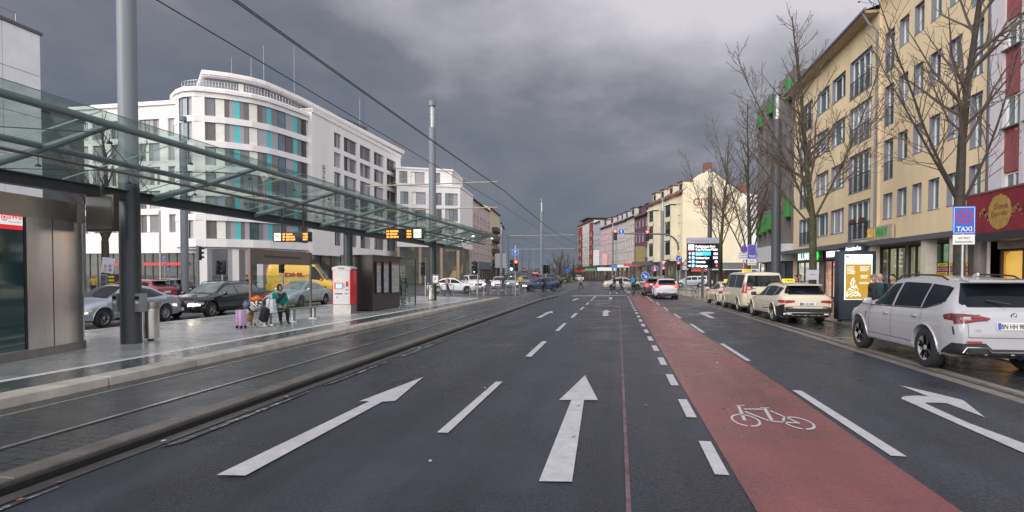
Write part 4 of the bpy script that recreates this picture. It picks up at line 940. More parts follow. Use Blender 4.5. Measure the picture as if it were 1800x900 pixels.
t = thing('restaurant_sign', 'dark red restaurant sign with a gold disc', 'sign', (uo, va - 2.6, zo0))
b = MB(); b.box((uo + .16, (va + vb) / 2, (zo0 + zo1) / 2), (.3, va - vb, zo1 - zo0)); b.box((uo + .15, (va + vb) / 2, zo1 + .03), (.36, va - vb + .06, .06), 1); b.box((uo + .15, (va + vb) / 2, zo0 - .03), (.36, va - vb + .06, .06), 1)
b.build('board', [mat('deep_red_board', (.20, .018, .03), .4, var=.25, vs=1.5), mat('board_trim', (.19, .1, .09), .4)], t, True)
b = MB(); vc_ = VX(1755, uo); c = Vector((uo + .002, vc_, H(372, (uo, vc_))))
M_gold = mat('gold_disc', (.42, .26, .075), .45, .2, var=.3, vs=6); M_goldd = mat('gold_motif', (.40, .20, .10), .5, var=.3, vs=9)
rg = random.Random(2); n = 46; ring = [(c.x, c.y + (.60 + rg.uniform(-.025, .03)) * math.cos(2 * math.pi * i / n), c.z + (.60 + rg.uniform(-.025, .03)) * math.sin(2 * math.pi * i / n)) for i in range(n)]
b.add([(c.x - .004, c.y, c.z)] + [(p[0] - .004, p[1], p[2]) for p in ring], [(0, 1 + (i + 1) % n, 1 + i) for i in range(n)], 0)
for s in (-1, 1):
    for i in range(26):
        d = rg.uniform(.62, 1.1); y = c.y + s * d; z = c.z - .05 + .14 * math.sin(d * 9) + rg.uniform(-.1, .1); r_ = rg.uniform(.025, .06)
        b.disc((c.x - .005, y, z), (-1, 0, 0), r_, 1, 7)
b.text('Orient', .27, (c.x, c.y - .05, c.z + .1), (0, -1, 0), (0, 0, 1), 2, lift=.008); b.text('Express', .27, (c.x, c.y + .02, c.z - .14), (0, -1, 0), (0, 0, 1), 2, lift=.008)
b.build('emblem', [M_gold, M_goldd, mat('sign_ink', (.10, .04, .02), .5)], t, True)

# ---- grey brown department store with green panels -----------------------------------------------
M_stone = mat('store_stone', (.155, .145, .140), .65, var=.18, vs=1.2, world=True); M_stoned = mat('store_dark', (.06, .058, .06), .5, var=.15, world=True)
M_green = mat('green_panel', (.03, .24, .04), .4, var=.08)
va, vb = VX(1394, UY), VX(1330, UY); wS = vb - va
st = thing('department_store', 'grey brown department store with bright green window boxes', 'building', (UY, va, 0)); SH = 18.2
b = MB(); nb = 6; fins = []
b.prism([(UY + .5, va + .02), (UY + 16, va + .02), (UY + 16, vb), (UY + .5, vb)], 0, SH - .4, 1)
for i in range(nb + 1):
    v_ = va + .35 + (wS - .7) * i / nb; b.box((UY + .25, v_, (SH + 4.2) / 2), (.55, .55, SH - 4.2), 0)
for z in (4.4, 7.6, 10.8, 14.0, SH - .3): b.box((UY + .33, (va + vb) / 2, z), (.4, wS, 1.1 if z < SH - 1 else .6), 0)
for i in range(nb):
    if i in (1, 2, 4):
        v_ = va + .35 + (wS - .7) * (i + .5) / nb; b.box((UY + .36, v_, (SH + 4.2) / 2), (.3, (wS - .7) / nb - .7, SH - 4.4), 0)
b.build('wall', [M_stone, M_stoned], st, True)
for i, (zz0, zz1) in ((0, (6.4, 8.0)), (3, (5.8, 7.2)), (4, (5.7, 7.1)), (5, (5.6, 7.0)), (0, (15.9, 17.4)), (3, (16.2, 17.3)), (5, (15.9, 17.0))):
    v_ = va + .35 + (wS - .7) * (i + .5) / nb; b = MB(); b.rbox((UY - .02, v_, (zz0 + zz1) / 2), (.5, (wS - .7) / nb - .75, zz1 - zz0), .03); b.build('green_box', M_green, st, True)
for i in range(nb):
    for z in (5.2, 8.5, 11.7):
        v_ = va + .35 + (wS - .7) * (i + .5) / nb
        if i in (0, 3, 5): window(st, (UY + .34, v_ + .55, 0), XR, (0, z, 1.1, z + 1.7), 0, 2, None, M_frame_d, M_pane_c if i == 0 and z < 9 else M_pane, sill=False, fw=.04)
b = MB(); b.box((UY - .1, (va + vb) / 2 - .2, 3.55), (1.4, wS - .6, 1.35)); b.build('canopy', mat('white_canopy', (.60, .60, .64), .4, var=.06), st, True)
bay(st, UY + .15, va + .6, vb - .8, .2, 2.85, 'white', .5, 5)
b = MB(); 
for i in range(5): b.disc((UY - .803, va + wS * .72 + rg.uniform(-.7, .7), 3.5 + rg.uniform(-.3, .3)), (-1, 0, 0), rg.uniform(.12, .24), 0, 10)
b.build('faded_emblem', mat('faded_pink', (.55, .32, .35), .5), st, True)

# ---- generic street houses -------------------------------------------------------------------------
def frontage(P0, P1):
    d = Vector((P1[0] - P0[0], P1[1] - P0[1], 0)); return d.normalized(), d.length
def house(name, label, P0, P1, ze, m_wall, rows, ncol, shop=True, roof=None, back=12., zr=0., frame=None, panes=None, bands=(), dep=.18, zs=4.0, wfrac=.58, single=True, skip=(), roofm=None, dormers=0, cols_of=2):
    """row house; P0 -> P1 runs to the observer's right as seen from the street"""
    xd, Wd = frontage(P0, P1); inn = -xd.cross(Vector((0, 0, 1)))
    mid = (Vector(P0) + Vector(P1)) / 2
    t = thing(name, label, 'building', (mid.x, mid.y, 0))
    holes = []
    cw = Wd / ncol
    for (z0, z1) in rows:
        for c in range(ncol):
            if (c in skip): continue
            holes.append((cw * (c + .5 - wfrac / 2), z0, cw * (c + .5 + wfrac / 2), z1))
    b = MB(); O = Vector((P0[0], P0[1], 0))
    hh = [(a_, z0 - zs, c_, z1 - zs) for a_, z0, c_, z1 in holes]
    facade(b, O + Vector((0, 0, zs)), xd, Wd, ze - zs, hh, dep, 0)
    A, B_ = O, O + xd * Wd; C, D_ = B_ + inn * back, A + inn * back
    z3 = lambda p, z: Vector((p.x, p.y, z))
    for p, q in ((B_, C), (C, D_), (D_, A)): b.quad(z3(p, 0), z3(q, 0), z3(q, ze), z3(p, ze), 0)
    if zr:
        m1, m2 = (A + D_) / 2, (B_ + C) / 2
        b.poly([z3(B_, ze), z3(C, ze), z3(m2, ze + zr)], 0); b.poly([z3(D_, ze), z3(A, ze), z3(m1, ze + zr)], 0)
    for k, (x0, z0, x1, z1, mi) in enumerate(bands): 
        c = O + xd * (x0 + x1) / 2 - inn * .02; pass
    b.build('wall', m_wall, t, True)
    rm = roofm or M_roof
    b = MB()
    if zr:
        m1, m2 = (A + D_) / 2, (B_ + C) / 2; o = -inn * .45; dzz = -.45 * zr / (back / 2)
        b.quad(z3(A + o, ze + dzz + .05), z3(B_ + o, ze + dzz + .05), z3(m2, ze + zr + .08), z3(m1, ze + zr + .08)); b.quad(z3(m1, ze + zr + .08), z3(m2, ze + zr + .08), z3(C, ze + .05), z3(D_, ze + .05))
        b.quad(z3(A + o, ze + dzz - .12), z3(B_ + o, ze + dzz - .12), z3(B_ + o, ze + dzz + .05), z3(A + o, ze + dzz + .05)); b.quad(z3(A + o, ze + dzz - .12), z3(A, ze - .12), z3(B_, ze - .12), z3(B_ + o, ze + dzz - .12))
    else:
        o = -inn * .35; b.prism([tuple((A + o).xy), tuple((B_ + o).xy), tuple(C.xy), tuple(D_.xy)], ze, ze + .25)
    b.build('roof', rm, t, True)
    pn = panes or [M_pane, M_pane, M_pane, M_pane_t]
    rr_ = random.Random(len(label))
    for h in holes: window(t, O, xd, h, dep - .02, cols_of, None, frame, rr_.choice(pn), sill=True, single=single, fw=.05)
    for k in range(dormers):
        c = O + xd * Wd * (k + .5) / dormers + inn * 1.6; dd = MB(); rz = math.atan2(xd.y, xd.x)
        dd.box((c.x, c.y, ze + .9), (Wd / dormers * .45, 2.2, 1.7), 0, rz=rz); dd.box((c.x - inn.x * .1, c.y - inn.y * .1, ze + 1.8), (Wd / dormers * .52, 2.5, .14), 1, rz=rz)
        f = c - inn * 1.105; hw = Wd / dormers * .15
        dd.quad(z3(f - xd * hw, ze + .45), z3(f + xd * hw, ze + .45), z3(f + xd * hw, ze + 1.5), z3(f - xd * hw, ze + 1.5), 2); dd.build('dormer', [m_wall, rm, M_pane], t, True)
    if shop:
        b = MB(); b.quad(z3(A, 0), z3(B_, 0), z3(B_, .6), z3(A, .6), 1)
        b.quad(z3(A, zs - .9), z3(B_, zs - .9), z3(B_, zs), z3(A, zs), 1)
        n = max(2, int(Wd / 3.2))
        for i in range(n + 1):
            p = A + xd * (Wd * i / n); b.box((p.x, p.y, zs / 2 - .2), (.4, .4, zs - .45), 1, rz=math.atan2(xd.y, xd.x))
        b.build('shopfront', [M_gray, mat('shopfront_dark', (.10, .095, .095), .5, var=.2, vs=.6, world=True)], t, True)
        b = MB(); q = inn * .3; b.quad(z3(A + q, .6), z3(B_ + q, .6), z3(B_ + q, zs - .9), z3(A + q, zs - .9)); b.build('shop_interior', shop if shop is not True else M_bay['dark'], t, True)
        b = MB(); q = inn * .02; b.quad(z3(A + q, .6), z3(B_ + q, .6), z3(B_ + q, zs - .9), z3(A + q, zs - .9)); b.build('shop_glass', M_shopglass, t, True)
    return t, O, xd, Wd, inn
M_street = lit_interior('street_shops', [(.03, .025, .02), (.10, .08, .06), (.45, .33, .18), (.9, .75, .5)], .55, (.5, .5, .8))

# corner line of the row on the far side of the square
def RP(px):
    a = px - 900; t = (26.8 - .09 * a) / (6.1 + .09 * a); return PX(px, 90 + 90 * t)
def zrow(py, px): return H(py, RP(px))
# cream house whose blank gable carries the shop name
M_cream = mat('cream_render', (.74, .66, .47), .75, var=.08, vs=.35, world=True); M_creamf = mat('cream_front', (.68, .62, .47), .75, var=.08, vs=.6, world=True)
P0, P1 = RP(1139), RP(1199)
zeC = zrow(336, 1199)
t, O, xd, Wd, inn = house('cream_gable_house', 'cream house with bay windows, red roof and big bare gable', P0, P1, zeC, M_creamf, [(4.9, 6.9), (8.0, 10.0), (11.2, 13.0)], 6, M_street, zr=3.3, back=9.3, roofm=mat('red_tile_roof', (.17, .055, .035), .7, var=.25, vs=3), dormers=4, wfrac=.42, cols_of=2)
for k in (1, 4):
    c = O + xd * Wd * (k + .5) / 6 - inn * .35; b = MB(); rz = math.atan2(xd.y, xd.x)
    for z in (4.3, 7.4, 10.5): b.box((c.x, c.y, z + .25), (Wd / 6 * 1.25, 1.2, .75), 0, rz=rz)
    for s in (-1, 1):
        q = c + xd * s * Wd / 6 * .56; b.box((q.x, q.y, 8.4), (.32, 1.2, 9.0), 0, rz=rz)
    b.box((c.x, c.y, 13.3), (Wd / 6 * 1.35, 1.4, .4), 0, rz=rz)
    f = c - inn * .45; hw = Wd / 6 * .42
    for z in (4.95, 8.05, 11.15): b.quad(tuple((f - xd * hw).xy) + (z,), tuple((f + xd * hw).xy) + (z,), tuple((f + xd * hw).xy) + (z + 2.0,), tuple((f - xd * hw).xy) + (z + 2.0,), 1)
    b.build('bay_window', [M_creamf, M_pane], t, True)
# gable wall facing the square
gA = Vector((P1.x, P1.y, 0)); gB = PX(1328, 89.6); gx = (gB - gA); gx.z = 0; gl = gx.length; gx.normalize()
gt = H(300, PX(1240, 91)); gpk = gl * .36
g_in = -gx.cross(Vector((0, 0, 1)))
b = MB(); prof = [(0, 0), (gl * .83, 0), (gl * .83, zeC - 1.2), (gpk, gt), (0, zeC)]
P = lambda a_, z, d=0: gA + gx * a_ - g_in * .06 * 0 + g_in * d + Vector((0, 0, z))
b.poly([P(a_, z, -.05) for a_, z in prof]); n_ = len(prof)
for i in range(n_): a_, c_ = prof[i], prof[(i + 1) % n_]; b.quad(P(a_[0], a_[1], -.05), P(c_[0], c_[1], -.05), P(c_[0], c_[1], 6), P(a_[0], a_[1], 6))
b.build('gable_wall', M_cream, t, True)
tz_ = lambda py: H(py, PX(1240, 91))
b = MB(); b.text('GITZAD', (tz_(350) - tz_(363)) / .72, P(gl * .385, tz_(363), -.07), gx, (0, 0, 1), 0, width=gl * .49, bold=.03); b.text('GARDINEN DEKORATION', (tz_(363) - tz_(367)) / .9, P(gl * .385, tz_(368.5), -.07), gx, (0, 0, 1), 0, width=gl * .47); b.text('W', 1.3, P(gl * .385, tz_(344), -.07), gx, (0, 0, 1), 0)
b.build('wall_lettering', mat('faded_red_lettering', (.36, .16, .12), .7, var=.2), t, True)
b = MB(); b.box(tuple(P(gpk + .2, gt + .1, 1.5)), (1.2, 1.2, 2.2)); b.build('chimney', mat('brick_chimney', (.17, .07, .05), .8, var=.2), t, True)
# white neighbour at its far side
wA = gA + gx * gl * .83; nb_ = thing('white_gable_house', 'bright white house edge between the cream gable and the department store', 'building', tuple((wA + gx * 3).xy) + (0,))
b = MB(); prof = [(gl * .832, 0), (gl * 1.35, 0), (gl * 1.35, 13.6), (gl * .832, 14.6)]
b.poly([P(a_, z, .3) for a_, z in prof])
for i in range(4): a_, c_ = prof[i], prof[(i + 1) % 4]; b.quad(P(a_[0], a_[1], .3), P(c_[0], c_[1], .3), P(c_[0], c_[1], 8), P(a_[0], a_[1], 8))
b.build('wall', M_pw, nb_, True)
b = MB(); b.box(tuple(P(gl * 1.09, 14.0, 5)), (gl * .5, 8.2, .3)); b.build('roof', M_roof, nb_, True)
# ground floor shop strip along the gable
sg = thing('square_shop_strip', 'low shop strip with grey fascia under the cream gable', 'building', tuple(P(gl * .4, 0, -1)))
zfa, zfb = H(462, PX(1240, 90)), H(473.5, PX(1240, 90))
b = MB(); rz = math.atan2(gx.y, gx.x); mid = P(gl * .46, (zfa + zfb) / 2, -1.1); b.box(tuple(mid), (gl * 1.02, 1.9, zfa - zfb), 0, rz=rz)
b.box(tuple(P(gl * .46, zfb - .05, -1.2)), (gl * 1.0, 2.2, .12), 1, rz=rz)
for i in range(7): b.box(tuple(P(gl * (.0 + i * .155), zfb / 2, -.5)), (.5, .5, zfb), 0, rz=rz)
b.build('fascia', [mat('grey_fascia', (.13, .125, .135), .5, var=.15), M_white], sg, True)
b = MB(); b.quad(P(-.1, 0, -.1), P(gl, 0, -.1), P(gl, zfb, -.1), P(-.1, zfb, -.1)); b.build('shop_interior', lit_interior('square_shops', [(.015, .012, .012), (.03, .05, .02), (.09, .05, .04), (.4, .25, .12)], .5, (.5, .5, .6)), sg, True)
b = MB(); b.text('KÖNIG', (zfa - zfb) * .75, P(gl * .16, zfb + .18, -2.06), gx, (0, 0, 1), 0, width=2.6, bold=.03); b.disc(P(gl * .065, (zfa + zfb) / 2, -2.07), -g_in, .38, 1, 8); b.disc(P(gl * .79, (zfa + zfb) / 2, -2.07), -g_in, .38, 1, 8); b.text('K', (zfa - zfb) * .8, P(gl * .85, zfb + .15, -2.06), gx, (0, 0, 1), 0); b.text('lyn', (zfa - zfb) * .9, P(gl * .52, zfb + .2, -2.06), gx, (0, 0, 1), 2, bold=.02)
b.build('lettering', [emat('dim_white_letter', (.8, .8, .8), .5), mat('dark_red_badge', (.2, .03, .03), .5), mat('green_letter', (.1, .28, .1), .5)], sg, True)
aw = thing('shop_awning', 'red awning of the shop under the cream gable behind the parking board', 'awning', tuple(P(gl * .13, 2.3, -2.2))); b = MB()
q = [P(gl * .03, 2.9, -1.6), P(gl * .24, 2.9, -1.6), P(gl * .24, 2.2, -3.4), P(gl * .03, 2.2, -3.4)]; b.add(q + [p - Vector((0, 0, .06)) for p in q], [(0, 1, 2, 3), (7, 6, 5, 4), (0, 4, 5, 1), (1, 5, 6, 2), (2, 6, 7, 3), (3, 7, 4, 0)]); b.build('fabric', mat('red_awning', (.4, .04, .03), .7), aw, True)
b = MB(); 
for s in (.035, .235): b.seg(P(gl * s, 2.2, -3.38), P(gl * s, 2.25, -1.6), .03, n=6)
b.build('arm', M_zinc, aw, True)
# the rest of the row
def rowhouse(name, label, pa, pb, py, mw, rows, nc, **k):
    return house(name, label, RP(pa), RP(pb), zrow(py, (pa + pb) / 2), mw, rows, nc, M_street, **k)
rowhouse('purple_house', 'dark purple row house with white framed windows', 1115, 1138.6, 377, mat('purple_render', (.14, .06, .095), .75, var=.08, world=True), [(5, 6.9), (8, 9.9), (10.9, 12.6)], 4, zr=3.6, dormers=2, wfrac=.55)
rowhouse('beige_house', 'beige row house under a dark roof beside the purple house', 1102, 1114.8, 381, mat('beige_render', (.56, .5, .45), .75, var=.08, world=True), [(4.9, 6.6), (7.6, 9.3), (10.4, 12)], 3, zr=3, dormers=1)
rowhouse('grey_beige_house', 'pale grey row house with wide dark roof storey', 1078.5, 1101.8, 389, mat('greybeige_render', (.52, .48, .48), .75, var=.08, world=True), [(4.8, 6.5), (7.3, 9), (9.8, 11.5)], 7, zr=3.4, dormers=3)
rowhouse('pink_house', 'pale pink row house with a red vertical shop sign', 1055.3, 1078.2, 397, mat('pink_render', (.62, .46, .46), .75, var=.08, world=True), [(4.8, 6.5), (7.5, 9.2), (10.2, 11.7)], 6, zr=3, dormers=2)
rowhouse('grey_house', 'narrow blue grey row house between the pink house and the red striped block', 1044.3, 1055, 390, mat('bluegrey_render', (.42, .43, .48), .75, var=.08, world=True), [(4.8, 6.5), (7.8, 9.5), (10.8, 12.4)], 4, zr=1.5)
t, O, xd, Wd, inn = rowhouse('red_striped_block', 'far block with red vertical stripes and a red roof storey', 1016, 1044, 393, mat('palegrey_render', (.62, .60, .57), .75, var=.08, world=True), [(4.6, 6.2), (7.2, 8.8), (9.8, 11.4), (12.2, 13.6)], 9)
M_stripe = mat('red_stripe', (.26, .06, .06), .7, var=.1); zeR = zrow(393, 1030)
for s0, s1 in ((.02, .30), (.74, .96)):
    b = MB(); hl = [(a_, z0 - 4, c_, z1 - 4) for z0, z1 in [(4.6, 6.2), (7.2, 8.8), (9.8, 11.4), (12.2, 13.6)] for a_, c_ in [(Wd / 9 * (c + .26), Wd / 9 * (c + .74)) for c in range(9)] if a_ > Wd * s0 and c_ < Wd * s1]
    hl = [(a_ - Wd * s0, z0, c_ - Wd * s0, z1) for a_, z0, c_, z1 in hl]; facade(b, O + xd * Wd * s0 - inn * .06 + Vector((0, 0, 4)), xd, Wd * (s1 - s0), zeR - 4.4, hl, .06); b.build('red_stripe', M_stripe, t, True)
b = MB(); rz = math.atan2(xd.y, xd.x); c = O + xd * Wd * .3 + inn * 5; b.box((c.x, c.y, zeR + .8), (Wd * .42, 8, 1.5), 0, rz=rz); b.box((c.x, c.y, zeR + 1.68), (Wd * .5, 9.5, .25), 1, rz=rz); b.build('roof_storey', [mat('brick_red', (.20, .075, .065), .7), M_roof], t, True)
p = RP(1122); bt = thing('brick_block', 'taller brick topped block rising behind the row houses', 'building', (p.x + 16, p.y + 6, 0)); b = MB(); b.box((p.x + 16, p.y + 12, 9), (11, 14, 18)); b.build('wall', mat('buff_brick', (.30, .24, .19), .8), bt, True); b = MB(); b.box((p.x + 16, p.y + 12, 18.8), (11.4, 14.4, 1.6)); b.build('roof', mat('brick_roof', (.22, .08, .06), .8), bt, True)
# vertical signs on the row
def rowsign(label, px, y0, y1, w, m_, m2=None, txt=None, out=.8):
    p = RP(px); xd = (RP(px + 3) - RP(px)).normalized(); inn = -xd.cross(Vector((0, 0, 1))); z1, z0 = zrow(y0, px), zrow(y1, px); c = p - inn * out
    t = thing('shop_sign', label, 'sign', (c.x, c.y, z0)); b = MB(); b.box((c.x, c.y, (z0 + z1) / 2), (w, .25, z1 - z0)); b.build('board', m_, t, True)
    b = MB(); b.box((c.x + inn.x * out / 2, c.y + inn.y * out / 2, (z0 + z1) / 2), (.05, out, .05), rz=math.atan2(xd.y, xd.x)); b.build('bracket', M_zinc, t, True)
    if txt:
        b = MB(); n = len(txt); dz = (z1 - z0) / n
        for i, ch in enumerate(txt): b.text(ch, dz * .9, (c.x, c.y - .13, z1 - dz * (i + .9)), (1, 0, 0), (0, 0, 1), 0, bold=.04)
        b.build('letters', m2, t, True)
rowsign('tall white banner sign on the blue grey house', 1053.5, 440, 466, 1.6, M_white)
rowsign('red vertical letters on the pink house', 1068.5, 446, 466, 1.4, MATS['pink_render'], emat('sign_red_bright', (1, .06, .05), 1.0), 'HOTEL')
rowsign('olive vertical banner on the purple house', 1133, 433, 462, 1.9, mat('olive_banner', (.26, .22, .09), .6))
rowsign('small lit white box sign over the pavement of the row', 1080, 470, 476, 5.0, mat('lightbox', (.6, .6, .62), .5, emit=(.8, .8, .85), es=.3), out=1.5)

for i, (px, y0, y1, w_, c_, n_) in enumerate(((1128, 463, 468, 6, (.5, .06, .06), 'red'), (1106, 465, 470, 4, (.62, .6, .5), 'cream'), (1090, 466, 471, 3, (.05, .2, .45), 'blue'), (1072, 470, 474, 5, (.65, .5, .1), 'yellow'), (1048, 472, 476, 5, (.1, .3, .15), 'green'), (1150, 460, 466, 7, (.07, .065, .07), 'black'), (1030, 474, 478, 6, (.55, .05, .05), 'scarlet'))):
    rowsign(n_ + ' shop fascia board in the far row', px, y0, y1, w_, mat('fascia_' + n_, c_, .5, emit=c_, es=.25), out=.5)
# ------------------------------------------------------------------ white hotel with curved front
M_g1 = mat('panel_light_grey', (.36, .36, .38), .5, var=.05); M_g2 = mat('panel_mid_grey', (.20, .205, .22), .5, var=.05); M_tp = mat('panel_taupe', (.145, .125, .125), .5, var=.06)
M_cy = mat('panel_cyan', (.09, .50, .52), .4, var=.05); M_pd = mat('panel_dark', (.07, .07, .075), .4, var=.1)
PAN = {'g': M_g1, 'm': M_g2, 't': M_tp, 'c': M_cy, 'd': M_pd, 'W': M_pw}
pk = list(PAN)
CP = [(306, 73.6), (313, 72.0), (326, 70.9), (345, 70.6), (363, 70.9), (400, 71.8), (446, 73.5), (475, 75.2), (500, 77.4), (525, 80), (550, 82.7)]
def cD(px): return float(np.interp(px, [p for p, _ in CP], [d for _, d in CP]))
ho = thing('curved_hotel', 'large white hotel with a curved striped front and cyan panels', 'building', tuple(PX(450, 78).xy) + (0,))
cc = PX(440, 92)
def cpt(px, inset=0.):
    p = PX(px, cD(px)); d = (cc - p).normalized(); return p + d * inset
pxs = sorted(set([p for p, _ in CP] + [335, 355, 380, 423, 460, 488, 512, 538]))
def ring(inset, tail=True):
    r = [tuple(cpt(x, inset).xy) for x in pxs]
    return r + ([tuple(PX(545, 100).xy), tuple(PX(330, 100).xy), tuple(PX(300, 82).xy)] if tail else [])
ZROW = [22.6 - 3.05 * k for k in range(6)]          # window row centres
b = MB()
zt_ = 25.0
edges = [zt_] + [z for zc_ in ZROW for z in (zc_ + 1.14, zc_ - 1.14)]
for i in range(0, 13, 2):
    z1_ = edges[i]; z0_ = edges[i + 1] if i + 1 < len(edges) else 5.2
    b.prism(ring(0), z0_, z1_, 0)
b.prism(ring(-.28), 24.35, 24.75, 0); b.prism(ring(.45), 4.9, zt_ - .3, 0)
# white piers and blank end with the sign
def pier(p0, p1, z0, z1, out=.02, m=0):
    a_, c_ = cpt(p0, -out), cpt(p1, -out); d = (cc - a_).normalized() * .6; d2 = (cc - c_).normalized() * .6
    b.prism([tuple(a_.xy), tuple(c_.xy), tuple((c_ + d2).xy), tuple((a_ + d).xy)], z0, z1, m)
pier(341, 363, 5.2, 24.9); pier(306, 318, 5.2, 24.9)
b.build('wall', M_pw, ho, True)
# infill panels, and each window a part
rows_pat = {}
base_edges = [363, 380, 398, 406, 414, 424, 431, 439.5, 456, 464, 472, 480, 491.5, 505, 518.5, 525.5, 533, 541, 550]
pats = ['mwtgcmtwtmcmwgcmdg', 'twmggcmgwgmctwgcmdg', 'gwmtgcmgwtmcgwtcmdt', 'mwgggcmtwgmctwgcgdg', 'gwmtgcmgwtmcgwtcmdt', 'twmgctgwmggcmwgcmdg']
b = MB(); pn = [0] * 6
for k, zc_ in enumerate(ZROW):
    pat = (pats[k] + 'g' * 20)[:18]
    # keep the cyan strips in line and the windows where the photograph has them
    pat = list(pat)
    for i in (4, 10, 14):
        pat[i] = 'c'
    for i in (1, 7, 12): pat[i] = 'w'
    pat[16] = 'd' if k < 3 else 'w'
    for i in (0, 2, 3, 5, 6, 8, 9, 11, 13, 15, 17):
        if pat[i] in 'wcd': pat[i] = 'gmt'[(i + k) % 3]
    for i in range(18):
        p0, p1 = base_edges[i], base_edges[i + 1]; a_, c_ = cpt(p0, .22), cpt(p1, .22)
        zz0, zz1 = zc_ - 1.15, zc_ + 1.15
        if pat[i] == 'w' or (pat[i] == 'd'):
            xd, wd = frontage(a_, c_)
            bright = {1: M_pane_b, 7: M_pane_b if k < 3 else M_pane_t, 12: M_pane_blue, 16: M_pane}[i]
            if k > 3 and i == 1: bright = M_pane_blue if k == 4 else M_pane_b
            window(ho, (a_.x, a_.y, 0), xd, (0, zz0, wd, zz1), -.02, 1, None, M_frame_d, bright, sill=False, fw=.05)
        else:
            m_ = pk.index(pat[i]); b.quad((a_.x, a_.y, zz0), (c_.x, c_.y, zz0), (c_.x, c_.y, zz1), (a_.x, a_.y, zz1), m_)
    a_, c_ = cpt(319, .22), cpt(341, .22); b.quad((a_.x, a_.y, zc_ - 1.15), (c_.x, c_.y, zc_ - 1.15), (c_.x, c_.y, zc_ + 1.15), (a_.x, a_.y, zc_ + 1.15), 0)
    a_, c_ = cpt(322, .2), cpt(332, .2); xd, wd = frontage(a_, c_); window(ho, (a_.x, a_.y, 0), xd, (0, zc_ - 1.1, wd, zc_ + 1.1), -.02, 1, None, M_frame_d, M_pane_blue, sill=False)
b.build('cladding', [PAN[q] for q in pk], ho, True)
# ground floor: tall glazing and stripes
b = MB(); ge_ = [345, 363, 372, 400, 408, 420, 431, 440, 452, 463, 475, 486, 498, 512, 526, 540, 550]; gp = 'WmdgWtgdWmgdgmdW'
for i in range(16):
    a_, c_ = cpt(ge_[i], .3), cpt(ge_[i + 1], .3); ch = gp[i]
    m_ = 5 + 1 if ch == 'd' else pk.index(ch)
    b.quad((a_.x, a_.y, 0), (c_.x, c_.y, 0), (c_.x, c_.y, 4.95), (a_.x, a_.y, 4.95), m_)
M_lobby = lit_interior('hotel_lobby', [(.006, .008, .009), (.012, .015, .016), (.03, .03, .025), (.55, .33, .12)], .8, (.5, .5, .5))
b.build('ground_floor_cladding', [PAN[q] for q in pk] + [M_lobby], ho, True)
b = MB()
for i in range(16):
    if gp[i] == 'd':
        a_, c_ = cpt(ge_[i], .2), cpt(ge_[i + 1], .2); b.quad((a_.x, a_.y, .1), (c_.x, c_.y, .1), (c_.x, c_.y, 4.9), (a_.x, a_.y, 4.9))
b.build('lobby_glass', M_shopglass, ho, True)
# set back top storey and plant screen
b = MB(); zs0, zs1 = 25.0, 27.1
rs = [tuple(cpt(x, 3.3).xy) for x in pxs if x >= 345]; end = PX(690, 121); e2 = PX(545, 100)
rs2 = rs + [tuple(PX(705, 122).xy), tuple(PX(620, 126).xy), tuple(PX(400, 100).xy), tuple(PX(345, 86).xy)]
b.prism(rs2, zs0, zs1, 1); r3 = [tuple(cpt(x, 2.5).xy) for x in pxs if x >= 345] + [tuple(PX(712, 121).xy), tuple(PX(620, 127).xy), tuple(PX(400, 101).xy), tuple(PX(340, 86).xy)]
b.prism(r3, zs1, zs1 + .75, 0); b.prism([(p[0], p[1]) for p in [tuple(cpt(x, 2.3).xy) for x in pxs if x >= 345] + r3[-4:]], zs1 + .18, zs1 + .5, 0)
b.build('top_storey', [M_pw, M_g2], ho, True)
for px in (424, 478, 516): 
    a_, c_ = cpt(px - 7, 3.24), cpt(px + 7, 3.24); xd, wd = frontage(a_, c_); window(ho, (a_.x, a_.y, 0), xd, (0, 25.3, wd, 27), -.02, 1, None, M_frame_d, M_pane_blue if px > 430 else M_pane_b, sill=False)
b = MB(); A_, B_, C_, D_ = PX(470, 86), PX(648, 112), PX(610, 124), PX(452, 98)
for i in range(9):
    z = 27.9 + i * .3; b.prism([tuple(p.xy) for p in (A_, B_, C_, D_)], z, z + .14, 0)
i_ = [tuple((p * .985 + PX(545, 104) * .015).xy) for p in (A_, B_, C_, D_)]; b.prism(i_, 27.8, 30.4, 1); b.build('plant_screen', [mat('louvre_grey', (.16, .18, .20), .5, var=.08), M_pd], ho, True)
b = MB()
for i in range(40):
    p = cpt(318 + i * 5.6, .8); b.seg((p.x, p.y, 25), (p.x, p.y, 26.0), .02, n=4)
pts = [tuple(cpt(318 + i * 5.6, .8).xy) + (26.0,) for i in range(40)]; b.tube(pts, .025, 4); b.tube([(p[0], p[1], 25.55) for p in pts], .018, 4); b.build('roof_railing', M_zinc, ho, True)
for px, D, y in ((411, 80, 100), (445, 80, 100), (467, 84, 80), (520, 96, 82), (634, 112, 172)):
    p = PX(px, D); b = MB(); b.seg((p.x, p.y, 27), (p.x, p.y, H(y, p)), .035, .015, 6); b.build('lightning_rod', M_zinc, ho, True)
